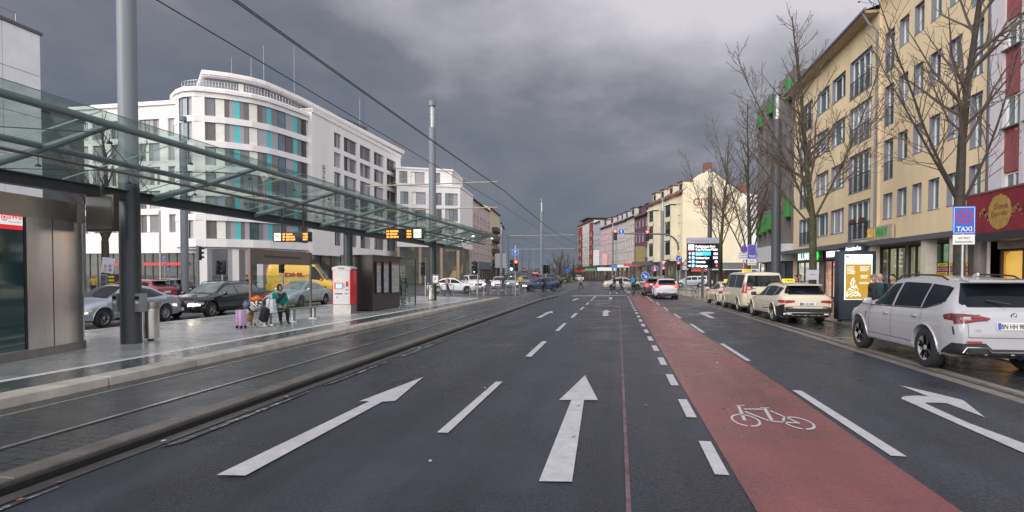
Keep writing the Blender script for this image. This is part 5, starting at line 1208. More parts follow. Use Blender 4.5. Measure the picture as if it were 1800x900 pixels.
# straight wing along the bus road with the vertical name
W0, W1 = PX(550, 82.0), PX(705, 114.5); xd, Wd = frontage(W0, W1); inn = -xd.cross(Vector((0, 0, 1)))
def wa(px):                       # distance along the wing where the sight line at px meets it
    d = ray(px, HOR); p = W0; de = d.x * xd.y - d.y * xd.x; return (p.y * d.x - p.x * d.y) / -de if abs(de) > 1e-9 else 0
holes = []; cols = [(589, 601), (606, 628.5), (634, 653), (658.5, 676), (681, 697)]
for zc_ in ZROW:
    for a_, c_ in cols: holes.append((wa(a_), zc_ - 1.15, wa(c_), zc_ + 1.15))
b = MB(); facade(b, W0 + Vector((0, 0, 4.6)), xd, Wd, 20.9, [(h[0], h[1] - 4.6, h[2], h[3] - 4.6) for h in holes], .3, 0)
b.quad(tuple((W0).xy) + (4.6,), tuple(W0.xy) + (25.5,), tuple((W0 + inn * 3).xy) + (25.5,), tuple((W0 + inn * 3).xy) + (4.6,)); q = W0 + xd * Wd; b.quad(tuple(q.xy) + (0,), tuple((q + inn * 12).xy) + (0,), tuple((q + inn * 12).xy) + (25.5,), tuple(q.xy) + (25.5,))
b.prism([tuple((W0 - inn * .12).xy), tuple((W0 + xd * (Wd + .1) - inn * .12).xy), tuple((W0 + xd * (Wd + .1) + inn * 10).xy), tuple((W0 + inn * 10).xy)], 25.0, 25.6); b.build('wing_wall', M_pw, ho, True)
b = MB(); pr = random.Random(11)
for h in holes:
    w_ = h[2] - h[0]; s = [0, .34, .56, .8, 1.0]
    for i in range(1, 4):
        o_ = W0 + inn * .26; a_, c_ = o_ + xd * (h[0] + w_ * s[i]), o_ + xd * (h[0] + w_ * s[i + 1]); b.quad(tuple(a_.xy) + (h[1],), tuple(c_.xy) + (h[1],), tuple(c_.xy) + (h[3],), tuple(a_.xy) + (h[3],), pr.choice([0, 1, 1, 2]) if i != 2 else pr.choice([2, 4, 0]))
    window(ho, W0, xd, (h[0] + .02, h[1] + .02, h[0] + w_ * .34, h[3] - .02), .24, 1, None, M_frame_d, pr.choice([M_pane, M_pane_t, M_pane]), sill=False, single=True)
b.build('wing_cladding', [PAN[q] for q in pk], ho, True)
b = MB(); b.quad(tuple((W0 + inn * .6).xy) + (0,), tuple((q + inn * .6).xy) + (0,), tuple((q + inn * .6).xy) + (4.6,), tuple((W0 + inn * .6).xy) + (4.6,), 0)
for i in range(12): p = W0 + xd * (Wd * i / 11) + inn * .45; b.box((p.x, p.y, 2.3), (.12, .12, 4.6), 1)
b.build('wing_ground_floor', [lit_interior('wing_shops', [(.006, .008, .009), (.02, .022, .022), (.10, .09, .08), (.3, .33, .3)], .5, (.4, .4, .6)), M_frame_d], ho, True)
b = MB(); sp = W0 + xd * wa(572) - inn * .08
zs_, ze_ = H(398, sp), H(290, sp); b.text('MOTEL ONE', .95, (sp.x - .0, sp.y, (zs_ + ze_) / 2), (0, 0, 1), -xd, 0, width=ze_ - zs_, bold=.015); b.build('name_letters', mat('letter_champagne', (.30, .28, .24), .4, .3), ho, True)
# low perpendicular wing towards the kiosk
L0, L1 = PX(128, 75.5), PX(352, 72.0); xd, Wd = frontage(L0, L1); inn = -xd.cross(Vector((0, 0, 1)))
lw = thing('hotel_side_wing', 'lower white wing of the hotel behind the canopy and its bare tree', 'building', tuple(((L0 + L1) / 2).xy) + (0,))
zw = H(184, PX(300, 72.8)); rw = [zw - 2.85 - 3.05 * k for k in range(6)]
def la(px): return Wd * (px - 128) / (352 - 128)
lc = [(141, 160), (168, 189), (200, 222), (250, 286), (300, 335)]
b = MB(); hl = [(la(a_), z - 1.15 - 4.5, la(c_), z + 1.15 - 4.5) for z in rw for a_, c_ in lc if z > 6]
facade(b, L0 + Vector((0, 0, 4.5)), xd, Wd, zw - 4.5, hl, .3, 0); q = L0 + xd * Wd
b.quad(tuple(q.xy) + (0,), tuple((q + inn * 8).xy) + (0,), tuple((q + inn * 8).xy) + (zw,), tuple(q.xy) + (zw,)); b.prism([tuple((L0 - inn * .25).xy), tuple((q - inn * .25 + xd * .25).xy), tuple((q + inn * 8 + xd * .25).xy), tuple((L0 + inn * 8).xy)], zw - .02, zw + .4); b.prism([tuple((L0 + inn * 3).xy), tuple((q + inn * 3 - xd * 4).xy), tuple((q + inn * 9 - xd * 4).xy), tuple((L0 + inn * 9).xy)], zw + .41, zw + 1.6); b.build('wall', M_pw, lw, True)
b = MB()
for h in hl:
    w_ = h[2] - h[0]; s = [0, .22, .44, .62, .82, 1]
    wi = pr.choice([1, 3]) 
    for i in range(5):
        if i == wi: window(lw, L0, xd, (h[0] + w_ * s[i], h[1] + 4.5, h[0] + w_ * s[i + 1], h[3] + 4.5), .24, 1, None, M_frame_d, pr.choice([M_pane_b, M_pane_b, M_pane_t, M_pane_blue]), sill=False, single=True); continue
        o_ = L0 + inn * .27; a_, c_ = o_ + xd * (h[0] + w_ * s[i]), o_ + xd * (h[0] + w_ * s[i + 1]); b.quad(tuple(a_.xy) + (h[1] + 4.5,), tuple(c_.xy) + (h[1] + 4.5,), tuple(c_.xy) + (h[3] + 4.5,), tuple(a_.xy) + (h[3] + 4.5,), pr.choice([0, 0, 1, 1, 2]))
b.build('cladding', [PAN[q] for q in pk], lw, True)
b = MB(); b.quad(tuple((L0 + inn * .8).xy) + (0,), tuple((q + inn * .8).xy) + (0,), tuple((q + inn * .8).xy) + (4.5,), tuple((L0 + inn * .8).xy) + (4.5,)); b.build('lobby_interior', lit_interior('side_lobby', [(.006, .009, .010), (.015, .02, .02), (.09, .08, .04), (.5, .36, .16)], .5, (.45, .45, .15)), lw, True)
b = MB()
for i in range(17): p = L0 + xd * (Wd * i / 16) + inn * .3; b.box((p.x, p.y, 2.25), (.1, .12, 4.5))
p = (L0 + q) / 2 + inn * .3; b.box((p.x, p.y, 3.1), (Wd, .1, .08), rz=math.atan2(xd.y, xd.x)); b.build('shop_frame', M_frame_d, lw, True)
b = MB(); b.quad(tuple((L0 + inn * .32).xy) + (0,), tuple((q + inn * .32).xy) + (0,), tuple((q + inn * .32).xy) + (4.5,), tuple((L0 + inn * .32).xy) + (4.5,)); b.build('lobby_glass', M_shopglass, lw, True)
b = MB()
for a_, c_ in ((195, 215), (255, 300), (300, 330)): 
    p0_, p1_ = L0 + xd * la(a_) - inn * .05, L0 + xd * la(c_) - inn * .05; z = 2.9; b = MB(); b.quad(tuple(p0_.xy) + (z,), tuple(p1_.xy) + (z,), tuple(p1_.xy) + (z + .36,), tuple(p0_.xy) + (z + .36,)); b.build('red_fascia', mat('red_fascia', (.5, .03, .03), .5, emit=(.8, .04, .03), es=.15), lw, True)

# ------------------------------------------------------------------ lower white office block with set back top
O0, O1 = PX(698, 107.5), PX(809, 111.0)
rows = [(H(y1, PX(750, 109)), H(y0, PX(750, 109))) for y0, y1 in ((338, 360), (366, 388), (399, 420))]
def fr(px): return (px - 698) / (809 - 698)
xd, Wd = frontage(O0, O1); inn = -xd.cross(Vector((0, 0, 1))); q = O0 + xd * Wd
ob = thing('white_office_block', 'lower white block with set back top storey beyond the double armed mast', 'building', tuple(((O0 + q) / 2).xy) + (0,))
zo = H(329, PX(800, 110.5)); zgo = H(434, PX(750, 109))
oc = [(704, 718), (724, 748), (762, 776), (782, 805)]
b = MB(); hl = [(Wd * fr(a_), z0 - zgo, Wd * fr(c_), z1 - zgo) for z0, z1 in rows for a_, c_ in oc]
facade(b, O0 + Vector((0, 0, zgo)), xd, Wd, zo - zgo, hl, .25, 0)
sd_ = (PX(831, 124) - q); sd_.z = 0
b.quad(tuple(q.xy) + (zgo,), tuple((q + sd_).xy) + (zgo,), tuple((q + sd_).xy) + (zo,), tuple(q.xy) + (zo,)); b.prism([tuple((O0 - inn * .15).xy), tuple((q - inn * .15 + xd * .15).xy), tuple((q + sd_ + xd * .15).xy), tuple((O0 + inn * 14).xy)], zo - .02, zo + .35)
zp = H(297, PX(750, 110)); so, sq = O0 + inn * 1.6, O0 + xd * Wd * fr(797) + inn * 1.6
facade(b, so + Vector((0, 0, zo)), xd, (sq - so).length, zp - zo, [(Wd * fr(a_), .5, Wd * fr(c_), 2.9) for a_, c_ in oc[:3]], .2, 0)
b.quad(tuple(sq.xy) + (zo,), tuple((sq + sd_ * .8).xy) + (zo,), tuple((sq + sd_ * .8).xy) + (zp,), tuple(sq.xy) + (zp,)); b.prism([tuple((so - inn * .2).xy), tuple((sq - inn * .2 + xd * .2).xy), tuple((sq + sd_ * .8).xy), tuple((so + inn * 10).xy)], zp - .02, zp + .3)
b.build('wall', M_pw, ob, True)
b = MB()
for h in hl + [(Wd * fr(a_), zo + .5 - zgo, Wd * fr(c_), zo + 2.9 - zgo) for a_, c_ in oc[:3]]:
    w_ = h[2] - h[0]; n = max(2, int(w_ / .75)); wi = pr.randrange(n); setb = inn * (1.8 if h[1] + zgo > zo else .22)
    for i in range(n):
        a_, c_ = O0 + setb + xd * (h[0] + w_ * i / n), O0 + setb + xd * (h[0] + w_ * (i + 1) / n); z0, z1 = h[1] + zgo, h[3] + zgo
        if i == wi: window(ob, O0 + setb, xd, (h[0] + w_ * i / n, z0, h[0] + w_ * (i + 1) / n, z1), -.03, 1, None, M_frame_d, pr.choice([M_pane_t, M_pane_t, M_pane_b, M_pane]), sill=False, single=True)
        else: b.quad(tuple(a_.xy) + (z0,), tuple(c_.xy) + (z0,), tuple(c_.xy) + (z1,), tuple(a_.xy) + (z1,), pr.choice([0, 0, 1, 1, 2]))
b.build('cladding', [PAN[q_] for q_ in pk], ob, True)
b = MB(); b.quad(tuple((O0 + inn * 1.2).xy) + (0,), tuple((q + inn * 1.2).xy) + (0,), tuple((q + inn * 1.2).xy) + (zgo,), tuple((O0 + inn * 1.2).xy) + (zgo,)); b.quad(tuple((q + inn * 1.2).xy) + (0,), tuple((q + sd_ - xd * .8).xy) + (0,), tuple((q + sd_ - xd * .8).xy) + (zgo,), tuple((q + inn * 1.2).xy) + (zgo,)); b.build('ground_floor_interior', lit_interior('office_shops', [(.02, .028, .03), (.05, .06, .06), (.12, .10, .06), (.6, .42, .18)], .5, (.3, .3, .35)), ob, True)
for f_ in (.02, .36, .7, .97):
    p = O0 + xd * Wd * f_ + inn * .4; b = MB(); b.lathe([(.33, 0), (.33, zgo + .02)], 12, c=(p.x, p.y, 0)); b.build('column', mat('tan_column', (.42, .33, .24), .6), ob, True, smooth=True)

# ------------------------------------------------------------------ pink house row with balconies on the bus road side
def lh(name, label, pa, Da, pb, Db, py, mw, rows, nc, **k):
    A_, B_ = PX(pa, Da), PX(pb, Db); z = H(py, PX((pa + pb) / 2, (Da + Db) / 2)); return house(name, label, A_, B_, z, mw, rows, nc, M_street, **k)
t, O, xd, Wd, inn = lh('pink_corner_house', 'pale pink house beyond the white block, under the canopy tip', 832, 127, 861, 152, 361, mat('pale_pink_render', (.52, .42, .40), .75, var=.06, world=True), [(4.9, 6.6), (8, 9.7), (11.1, 12.8), (14.0, 15.3)], 6, zr=2.5, wfrac=.42)
b = MB(); zf_ = 4.9; p0_, p1_ = O - inn * .3, O + xd * Wd - inn * .3; b.quad(tuple(p0_.xy) + (2.9,), tuple(p1_.xy) + (2.9,), tuple(p1_.xy) + (4.7,), tuple(p0_.xy) + (4.7,)); b.quad(tuple(p0_.xy) + (4.7,), tuple(p1_.xy) + (4.7,), tuple((p1_ + inn * .3).xy) + (4.7,), tuple((p0_ + inn * .3).xy) + (4.7,)); b.build('fascia', mat('grey_sign_board', (.13, .16, .18), .5), t, True)
t, O, xd, Wd, inn = lh('yellow_balcony_house', 'cream house with purple balconies at the far end of the platform', 861.5, 153, 879, 175, 372, mat('balcony_cream', (.55, .50, .32), .75, var=.06, world=True), [(4.9, 6.8), (8, 9.9), (11.1, 13)], 4, zr=2.2)
for z in (4.6, 7.7, 10.8, 13.6):
    b = MB(); c = O + xd * Wd * .45 - inn * .7; rz = math.atan2(xd.y, xd.x); b.box((c.x, c.y, z), (Wd * .55, 1.5, .18), rz=rz); c2 = c - inn * .72; b.box((c2.x, c2.y, z + .55), (Wd * .55, .08, 1.0), rz=rz)
    for s in (-1, 1): c3 = c + xd * s * Wd * .27; b.box((c3.x, c3.y, z + .55), (.08, 1.4, 1.0), rz=rz)
    b.build('balcony', mat('aubergine_balcony', (.10, .075, .10), .6), t, True)
lh('far_grey_house', 'grey house with yellow signs at the end of the balcony row', 879.5, 178, 886, 205, 398, mat('far_grey_render', (.33, .32, .34), .75), [(4.9, 6.6), (8, 9.7), (11, 12.7)], 4)
# panel clad block above the kiosk
A_ = PX(78, 41.5); hb = H(62, A_); pb_ = thing('panel_block', 'tall pale concrete block above the canopy beside the steel kiosk', 'building', (A_.x - 6, A_.y - 10, 0))
b = MB(); x0, y1 = A_.x, A_.y; y0 = y1 - 24; pw_, ph_ = 2.6, 3.0
zz = hb
while zz > 0:
    y = y1
    while y > y0: b.box((x0 - .1, y - pw_ / 2, zz - ph_ / 2), (.2, pw_ - .04, ph_ - .04)); y -= pw_
    zz -= ph_
b.box((x0 - 8.3, (y0 + y1) / 2, hb / 2), (16, y1 - y0 - .04, hb - .04), 1); b.box((x0 - 8.3, y1 + .0, hb / 2), (15.9, .3, hb - .1), 0)
b.build('wall', [mat('concrete_panel', (.78, .79, .82), .7, var=.08, vs=.7, world=True), mat('panel_gap', (.2, .2, .21), .8)], pb_, True)
b = MB(); b.box((x0 - 8.2, (y0 + y1) / 2, hb + .1), (16.6, y1 - y0 + .3, .2)); b.build('roof', mat('roof_edge', (.10, .10, .11), .5), pb_, True)
b = MB()
for i in range(12): b.seg((x0 - .6, y1 - 1.2 - i * 1.8, hb), (x0 - .6, y1 - 1.2 - i * 1.8, hb + 1.1), .025, n=5)
for z in (.55, 1.1): b.seg((x0 - .6, y1 - 1.2, hb + z), (x0 - .6, y0, hb + z), .025, n=5)
b.build('roof_railing', M_zinc, pb_, True)
gbk = thing('glazed_stair_block', 'dark glazed stair block beside the pale concrete block', 'building', (x0 - 3, y1 + 4, 0)); p_ = PX(108, 47)
b = MB(); xg = PX(108, 46); hg = H(204, xg); b.box((xg.x - 4, y1 + 3.2, hg / 2), (8, 6, hg), 0); b.build('wall', mat('glazed_dark', (.16, .175, .18), .3, var=.3, vs=.6, world=True), gbk, True); b = MB(); b.box((xg.x - 4, y1 + 3.2, hg + .1), (8.2, 6.2, .2)); b.build('roof', M_roof, gbk, True)
# ------------------------------------------------------------------ vehicles
M_tyre = mat('tyre', (.018, .018, .019), .75, var=.15, bump=.2, bs=60)
M_rim = mat('alloy', (.55, .55, .57), .35, .5, var=.1); M_rimd = mat('alloy_dark', (.045, .045, .05), .35, .6, var=.1)
M_cglass = mat('car_glass', (.010, .012, .014), .04, var=0, ior=1.42); M_cglass_b = mat('car_glass_bluish', (.008, .011, .016), .04, var=.3, vs=1.2, ior=1.22)
M_trim = mat('car_trim', (.02, .02, .021), .45, var=.1); M_chrome = mat('chrome', (.65, .65, .66), .15, 1., var=0); M_under = mat('car_underside', (.012, .012, .013), .8, var=.1)
M_tail = mat('tail_light', (.32, .012, .018), .12, var=.15, vs=12, coat=.6); M_taild = mat('tail_light_dark', (.09, .008, .012), .1, var=.2, vs=12, coat=.6); M_brake = emat('lit_brake_light', (1.0, .05, .03), 2.4, (.5, .02, .02))
M_head = emat('lit_head_light', (1.0, .85, .6), 7.0, (.6, .6, .6)); M_headoff = mat('head_light', (.55, .57, .6), .1, var=.1, coat=.6)
M_plate = mat('number_plate', (.68, .68, .66), .4, var=.03); M_pblue = mat('plate_blue', (.02, .09, .42), .4, var=0); M_amber = mat('indicator_amber', (.7, .25, .03), .2, var=0)
def paint(name, col, rough=.28, metal=0., coat=.6): return mat('paint_' + name, col, rough, metal, var=.03, vs=.5, coat=coat)

def smooth1(y, k):
    if k < 1: return y
    w = np.exp(-np.linspace(-2, 2, 2 * k + 1) ** 2); w /= w.sum(); p = np.pad(y, k, mode='edge'); return np.convolve(p, w, 'valid')
KINDS_CAR = dict(
 suv=dict(L=4.71, W=1.90, wb=2.86, fo=.86, r=.372, b=.27,
   t=[(0, .97), (.04, 1.07), (.14, 1.13), (.44, 1.60), (.62, 1.645), (1.3, 1.69), (2.1, 1.70), (2.65, 1.65), (3.42, 1.20), (3.62, 1.135), (4.3, 1.03), (4.58, .93), (4.71, .78)],
   belt=[(0, 1.10), (1.0, 1.08), (3.4, 1.03), (4.71, .85)], w=[(0, .80), (.10, .885), (.4, .935), (3.9, .94), (4.35, .885), (4.6, .78), (4.71, .66)], wr=[(0, .80), (.3, .66), (.7, .66), (2.6, .655), (3.42, .70), (3.7, .80), (4.71, .70)],
   dlo=(.50, 3.44), pil=[(1.00, .0), (1.18, .05), (2.28, .09)], rise=.12, seams=[1.12, 2.28, 3.30]),
 estate=dict(L=4.93, W=1.85, wb=2.94, fo=.85, r=.34, b=.22,
   t=[(0, .92), (.05, 1.0), (.10, 1.03), (.55, 1.40), (.75, 1.44), (1.6, 1.49), (2.4, 1.48), (2.85, 1.42), (3.62, 1.02), (3.8, .97), (4.5, .86), (4.8, .76), (4.93, .62)],
   belt=[(0, .98), (1.2, .96), (3.6, .90), (4.93, .72)], w=[(0, .78), (.10, .86), (.4, .91), (4.0, .92), (4.5, .87), (4.78, .76), (4.93, .62)], wr=[(0, .78), (.35, .60), (.8, .60), (2.8, .60), (3.62, .66), (3.9, .78), (4.93, .70)],
   dlo=(.62, 3.62), pil=[(1.12, .06), (2.28, .08)], rise=.05, seams=[1.35, 2.28, 3.42]),
 van=dict(L=5.14, W=1.93, wb=3.20, fo=.90, r=.34, b=.24,
   t=[(0, 1.0), (.03, 1.10), (.06, 1.2), (.14, 1.83), (.26, 1.89), (1.2, 1.91), (3.2, 1.91), (3.7, 1.84), (4.4, 1.26), (4.55, 1.17), (4.95, 1.0), (5.14, .74)],
   belt=[(0, 1.12), (2.5, 1.12), (4.4, 1.05), (5.14, .85)], w=[(0, .85), (.06, .92), (.3, .955), (4.2, .965), (4.7, .90), (5.0, .8), (5.14, .7)], wr=[(0, .85), (.14, .76), (.5, .78), (3.6, .77), (4.4, .76), (4.7, .82), (5.14, .70)],
   dlo=(.28, 4.35), pil=[(1.75, .09), (3.30, .10)], rise=.0, seams=[2.0, 3.30, 4.2]),
 cargo=dict(L=5.95, W=2.05, wb=3.66, fo=.95, r=.36, b=.26,
   t=[(0, 1.2), (.03, 1.5), (.06, 2.2), (.12, 2.60), (.3, 2.68), (3.8, 2.68), (4.25, 2.58), (5.1, 1.42), (5.25, 1.30), (5.72, 1.08), (5.95, .75)],
   belt=[(0, 1.35), (3.9, 1.32), (5.1, 1.2), (5.95, .9)], w=[(0, .95), (.06, 1.0), (5.0, 1.02), (5.5, .95), (5.8, .85), (5.95, .72)], wr=[(0, .95), (.12, .86), (4.0, .86), (5.1, .80), (5.4, .86), (5.95, .74)],
   dlo=(3.95, 5.05), pil=[], rise=.0, seams=[3.85, 4.9]),
 hatch=dict(L=3.94, W=1.71, wb=2.53, fo=.78, r=.30, b=.20,
   t=[(0, .80), (.04, .92), (.09, .98), (.40, 1.40), (.6, 1.45), (1.2, 1.49), (1.9, 1.47), (2.2, 1.40), (2.95, 1.02), (3.1, .97), (3.6, .84), (3.85, .70), (3.94, .58)],
   belt=[(0, .98), (1, .95), (2.9, .89), (3.94, .7)], w=[(0, .70), (.10, .79), (.4, .845), (3.2, .85), (3.6, .79), (3.85, .68), (3.94, .58)], wr=[(0, .70), (.3, .57), (.7, .57), (2.2, .56), (2.95, .62), (3.2, .74), (3.94, .64)],
   dlo=(.50, 2.95), pil=[(.95, .1), (1.72, .07)], rise=.07, seams=[.95, 1.75, 2.75]),
 sedan=dict(L=4.70, W=1.82, wb=2.80, fo=.84, r=.325, b=.20,
   t=[(0, .84), (.05, .93), (.12, .98), (.62, 1.02), (1.0, 1.18), (1.45, 1.38), (1.9, 1.44), (2.4, 1.44), (2.75, 1.38), (3.45, 1.0), (3.65, .95), (4.3, .83), (4.58, .73), (4.70, .6)],
   belt=[(0, .95), (1.2, .94), (3.4, .88), (4.7, .7)], w=[(0, .74), (.10, .83), (.4, .89), (3.9, .905), (4.3, .85), (4.58, .74), (4.70, .62)], wr=[(0, .72), (.55, .70), (1.4, .57), (2.7, .57), (3.45, .64), (3.75, .77), (4.7, .66)],
   dlo=(1.0, 3.45), pil=[(2.25, .07)], rise=.03, seams=[1.35, 2.25, 3.3]),
)
def body_mesh(K):
    L_, r = K['L'], K['r']; n = 64; s = np.linspace(0, L_, n); s = np.concatenate([[0, .015, .04], s[1:-1], [L_ - .04, L_ - .015, L_]]); s.sort()
    I = lambda key: np.interp(s, [p[0] for p in K[key]], [p[1] for p in K[key]])
    t, w, wr, belt = I('t'), I('w'), I('wr'), I('belt')
    t[3:-3] = smooth1(t, 2)[3:-3]; w = smooth1(w, 2); wr = smooth1(wr, 3)
    bt = np.full_like(s, K['b']); bt += np.interp(s, [0, .35, L_ - .35, L_], [.10, 0, 0, .04])
    V = []; m = 0
    for i in range(len(s)):
        T, Wd, Wr, B, bl = t[i], w[i], wr[i], bt[i], min(belt[i], t[i] - .10)
        Wr = min(Wr, Wd * .985)
        e = min(.11, (T - bl) * .45)
        cp = [(0, B), (Wd * .55, B), (Wd * .88, B + .01), (Wd * .965, B + .07), (Wd * .985, B + .22), (Wd, B + (bl - B) * .55), (Wd * .992, bl - (bl - B) * .16), (Wd * .955, bl), (Wd * .955 + (Wr - Wd * .955) * .5 + .012, bl + (T - e - bl) * .5), (Wr, T - e), (Wr - .05, T - e * .28), (Wr * .72, T - .012), (Wr * .36, T + .008), (0, T + .014)]
        V.append(cp); m = len(cp)
    verts = []; faces = []
    for i, cp in enumerate(V):
        for y, z in cp: verts.append((s[i], y, z))
        for y, z in cp[-2:0:-1]: verts.append((s[i], -y, z))
    k = 2 * m - 2
    for i in range(len(V) - 1):
        for j in range(k): a = i * k + j; c = i * k + (j + 1) % k; faces.append((a, a + k, c + k, c))
    faces.append(tuple(range(k))); faces.append(tuple(range((len(V) - 1) * k + k - 1, (len(V) - 1) * k - 1, -1)))
    return verts, faces
def eval_bool(verts, faces, cuts):
    me = bpy.data.meshes.new('tmp'); me.from_pydata(verts, [], faces); me.materials.append(None); me.materials.append(None); me.update()
    bm = bmesh.new(); bm.from_mesh(me); bmesh.ops.recalc_face_normals(bm, faces=bm.faces); bm.to_mesh(me); bm.free()
    o = bpy.data.objects.new('tmp', me); COL.objects.link(o)
    cb = MB()
    for c in cuts:
        (x, y0, y1, z, r) = c; cb.seg((x, y0, z), (x, y1, z), r, n=28, m=1)
    cm = bpy.data.meshes.new('tmpc'); cm.from_pydata(cb.v, [], cb.f); cm.materials.append(None); cm.materials.append(None); cm.polygons.foreach_set('material_index', cb.m)
    bm = bmesh.new(); bm.from_mesh(cm); bmesh.ops.recalc_face_normals(bm, faces=bm.faces); bm.to_mesh(cm); bm.free()
    co = bpy.data.objects.new('tmpc', cm); COL.objects.link(co)
    md = o.modifiers.new('b', 'BOOLEAN'); md.operation = 'DIFFERENCE'; md.solver = 'EXACT'; md.object = co
    dg = bpy.context.evaluated_depsgraph_get(); res = bpy.data.meshes.new_from_object(o.evaluated_get(dg))
    for q in (o, co): bpy.data.objects.remove(q)
    bpy.data.meshes.remove(me); bpy.data.meshes.remove(cm)
    return res
def drape(b, tree, pts, side, m=0, off=.006, res=.09, L_=5.):
    """lay a flat outline onto the bodywork: side L/R pts (s,z); B/F pts (y,z); T pts (s,y)"""
    bm = bmesh.new(); vs = [bm.verts.new((p[0], p[1], 0)) for p in pts]
    try: f = bm.faces.new(vs)
    except ValueError: bm.free(); return
    bmesh.ops.triangulate(bm, faces=[f])
    for _ in range(5):
        es = [e_ for e_ in bm.edges if e_.calc_length() > res]
        if not es: break
        bmesh.ops.subdivide_edges(bm, edges=es, cuts=1); bmesh.ops.triangulate(bm, faces=[q for q in bm.faces if len(q.verts) > 3])
    bm.verts.index_update(); P = []
    for v in bm.verts:
        a, c = v.co.x, v.co.y
        o, d = {'L': ((a, 3, c), (0, -1, 0)), 'R': ((a, -3, c), (0, 1, 0)), 'B': ((-3, a, c), (1, 0, 0)), 'F': ((L_ + 3, a, c), (-1, 0, 0)), 'T': ((a, c, 5), (0, 0, -1))}[side]
        h = tree.ray_cast(Vector(o), Vector(d))
        if h[0] is None:
            q = {'L': Vector((a, .5, c)), 'R': Vector((a, -.5, c)), 'B': Vector((.1, a, c)), 'F': Vector((L_ - .1, a, c)), 'T': Vector((a, c, 1))}[side]; h = tree.find_nearest(q)
        nn = h[1]; dd = Vector(d); nn = nn if nn.dot(dd) < 0 else -nn
        P.append(h[0] + nn * off)
    fs = []
    for q in bm.faces:
        idx = [v.index for v in q.verts]; n_ = (P[idx[1]] - P[idx[0]]).cross(P[idx[2]] - P[idx[0]])
        d = {'L': (0, -1, 0), 'R': (0, 1, 0), 'B': (1, 0, 0), 'F': (-1, 0, 0), 'T': (0, 0, -1)}[side]
        fs.append(tuple(idx) if n_.dot(Vector(d)) < 0 else tuple(idx[::-1]))
    bm.free(); b.add(P, fs, m)
WHEELC = {}
def wheel(parent, x, y, r, side, spokes=5, dark=False, w=.225):
    k = (round(r, 3), spokes, dark, side)
    if k not in WHEELC:
        b = MB(); h = w / 2
        b.lathe([(r * .62, -h * .9), (r * .80, -h), (r * .95, -h * .86), (r, -h * .55), (r, h * .55), (r * .95, h * .86), (r * .80, h), (r * .62, h * .9)], 32, 0, 'Y'); o = b.build('wheel', M_tyre, parent, smooth=True)
        b = MB(); R0 = r * .66; yo = -h * .80 * side * -1
        s_ = side
        b.lathe([(R0, h * .9 * s_), (R0 * 1.0, h * .60 * s_), (R0 * .9, h * .55 * s_), (R0 * .88, -h * .7 * s_)], 32, 0, 'Y'); b.lathe([(R0 * .88, h * .1 * s_), (.02, h * .1 * s_)], 24, 1, 'Y')
        for i in range(spokes):
            for dlt in ((-.17, .17) if spokes == 5 else (0,)):
                a_ = 2 * math.pi * i / spokes + math.pi / 2; a1 = a_ + dlt; d0 = Vector((math.cos(a_ + dlt * .4), 0, math.sin(a_ + dlt * .4))); d1 = Vector((math.cos(a1), 0, math.sin(a1))); pz = Vector((-d1.z, 0, d1.x)); wd = r * .085 if spokes == 5 else r * .07
                ya, yb = h * .72 * s_, h * .80 * s_
                q = [d0 * r * .12 - pz * wd, d0 * r * .12 + pz * wd, d1 * R0 * .95 + pz * wd * .8, d1 * R0 * .95 - pz * wd * .8]
                b.add([v + Vector((0, ya, 0)) for v in q] + [v + Vector((0, h * .4 * s_, 0)) for v in q], [(0, 1, 2, 3), (3, 2, 1, 0), (0, 4, 5, 1), (1, 5, 6, 2), (2, 6, 7, 3), (3, 7, 4, 0)], 2 if dark else 0)
        b.lathe([(.0, h * .80 * s_), (r * .13, h * .78 * s_), (r * .15, h * .5 * s_)], 16, 0, 'Y')
        ri = b.build('rim', [M_rim, M_rimd, mat('alloy_gunmetal', (.42, .42, .43), .3, .9, var=.1)], o, smooth=True, angle=40); WHEELC[k] = (o.data, ri.data)
    else:
        o = bpy.data.objects.new('wheel', WHEELC[k][0]); COL.objects.link(o); o.parent = parent; ri = bpy.data.objects.new('rim', WHEELC[k][1]); COL.objects.link(ri); ri.parent = o
    o.location = (x, y, r)
CARS = {}
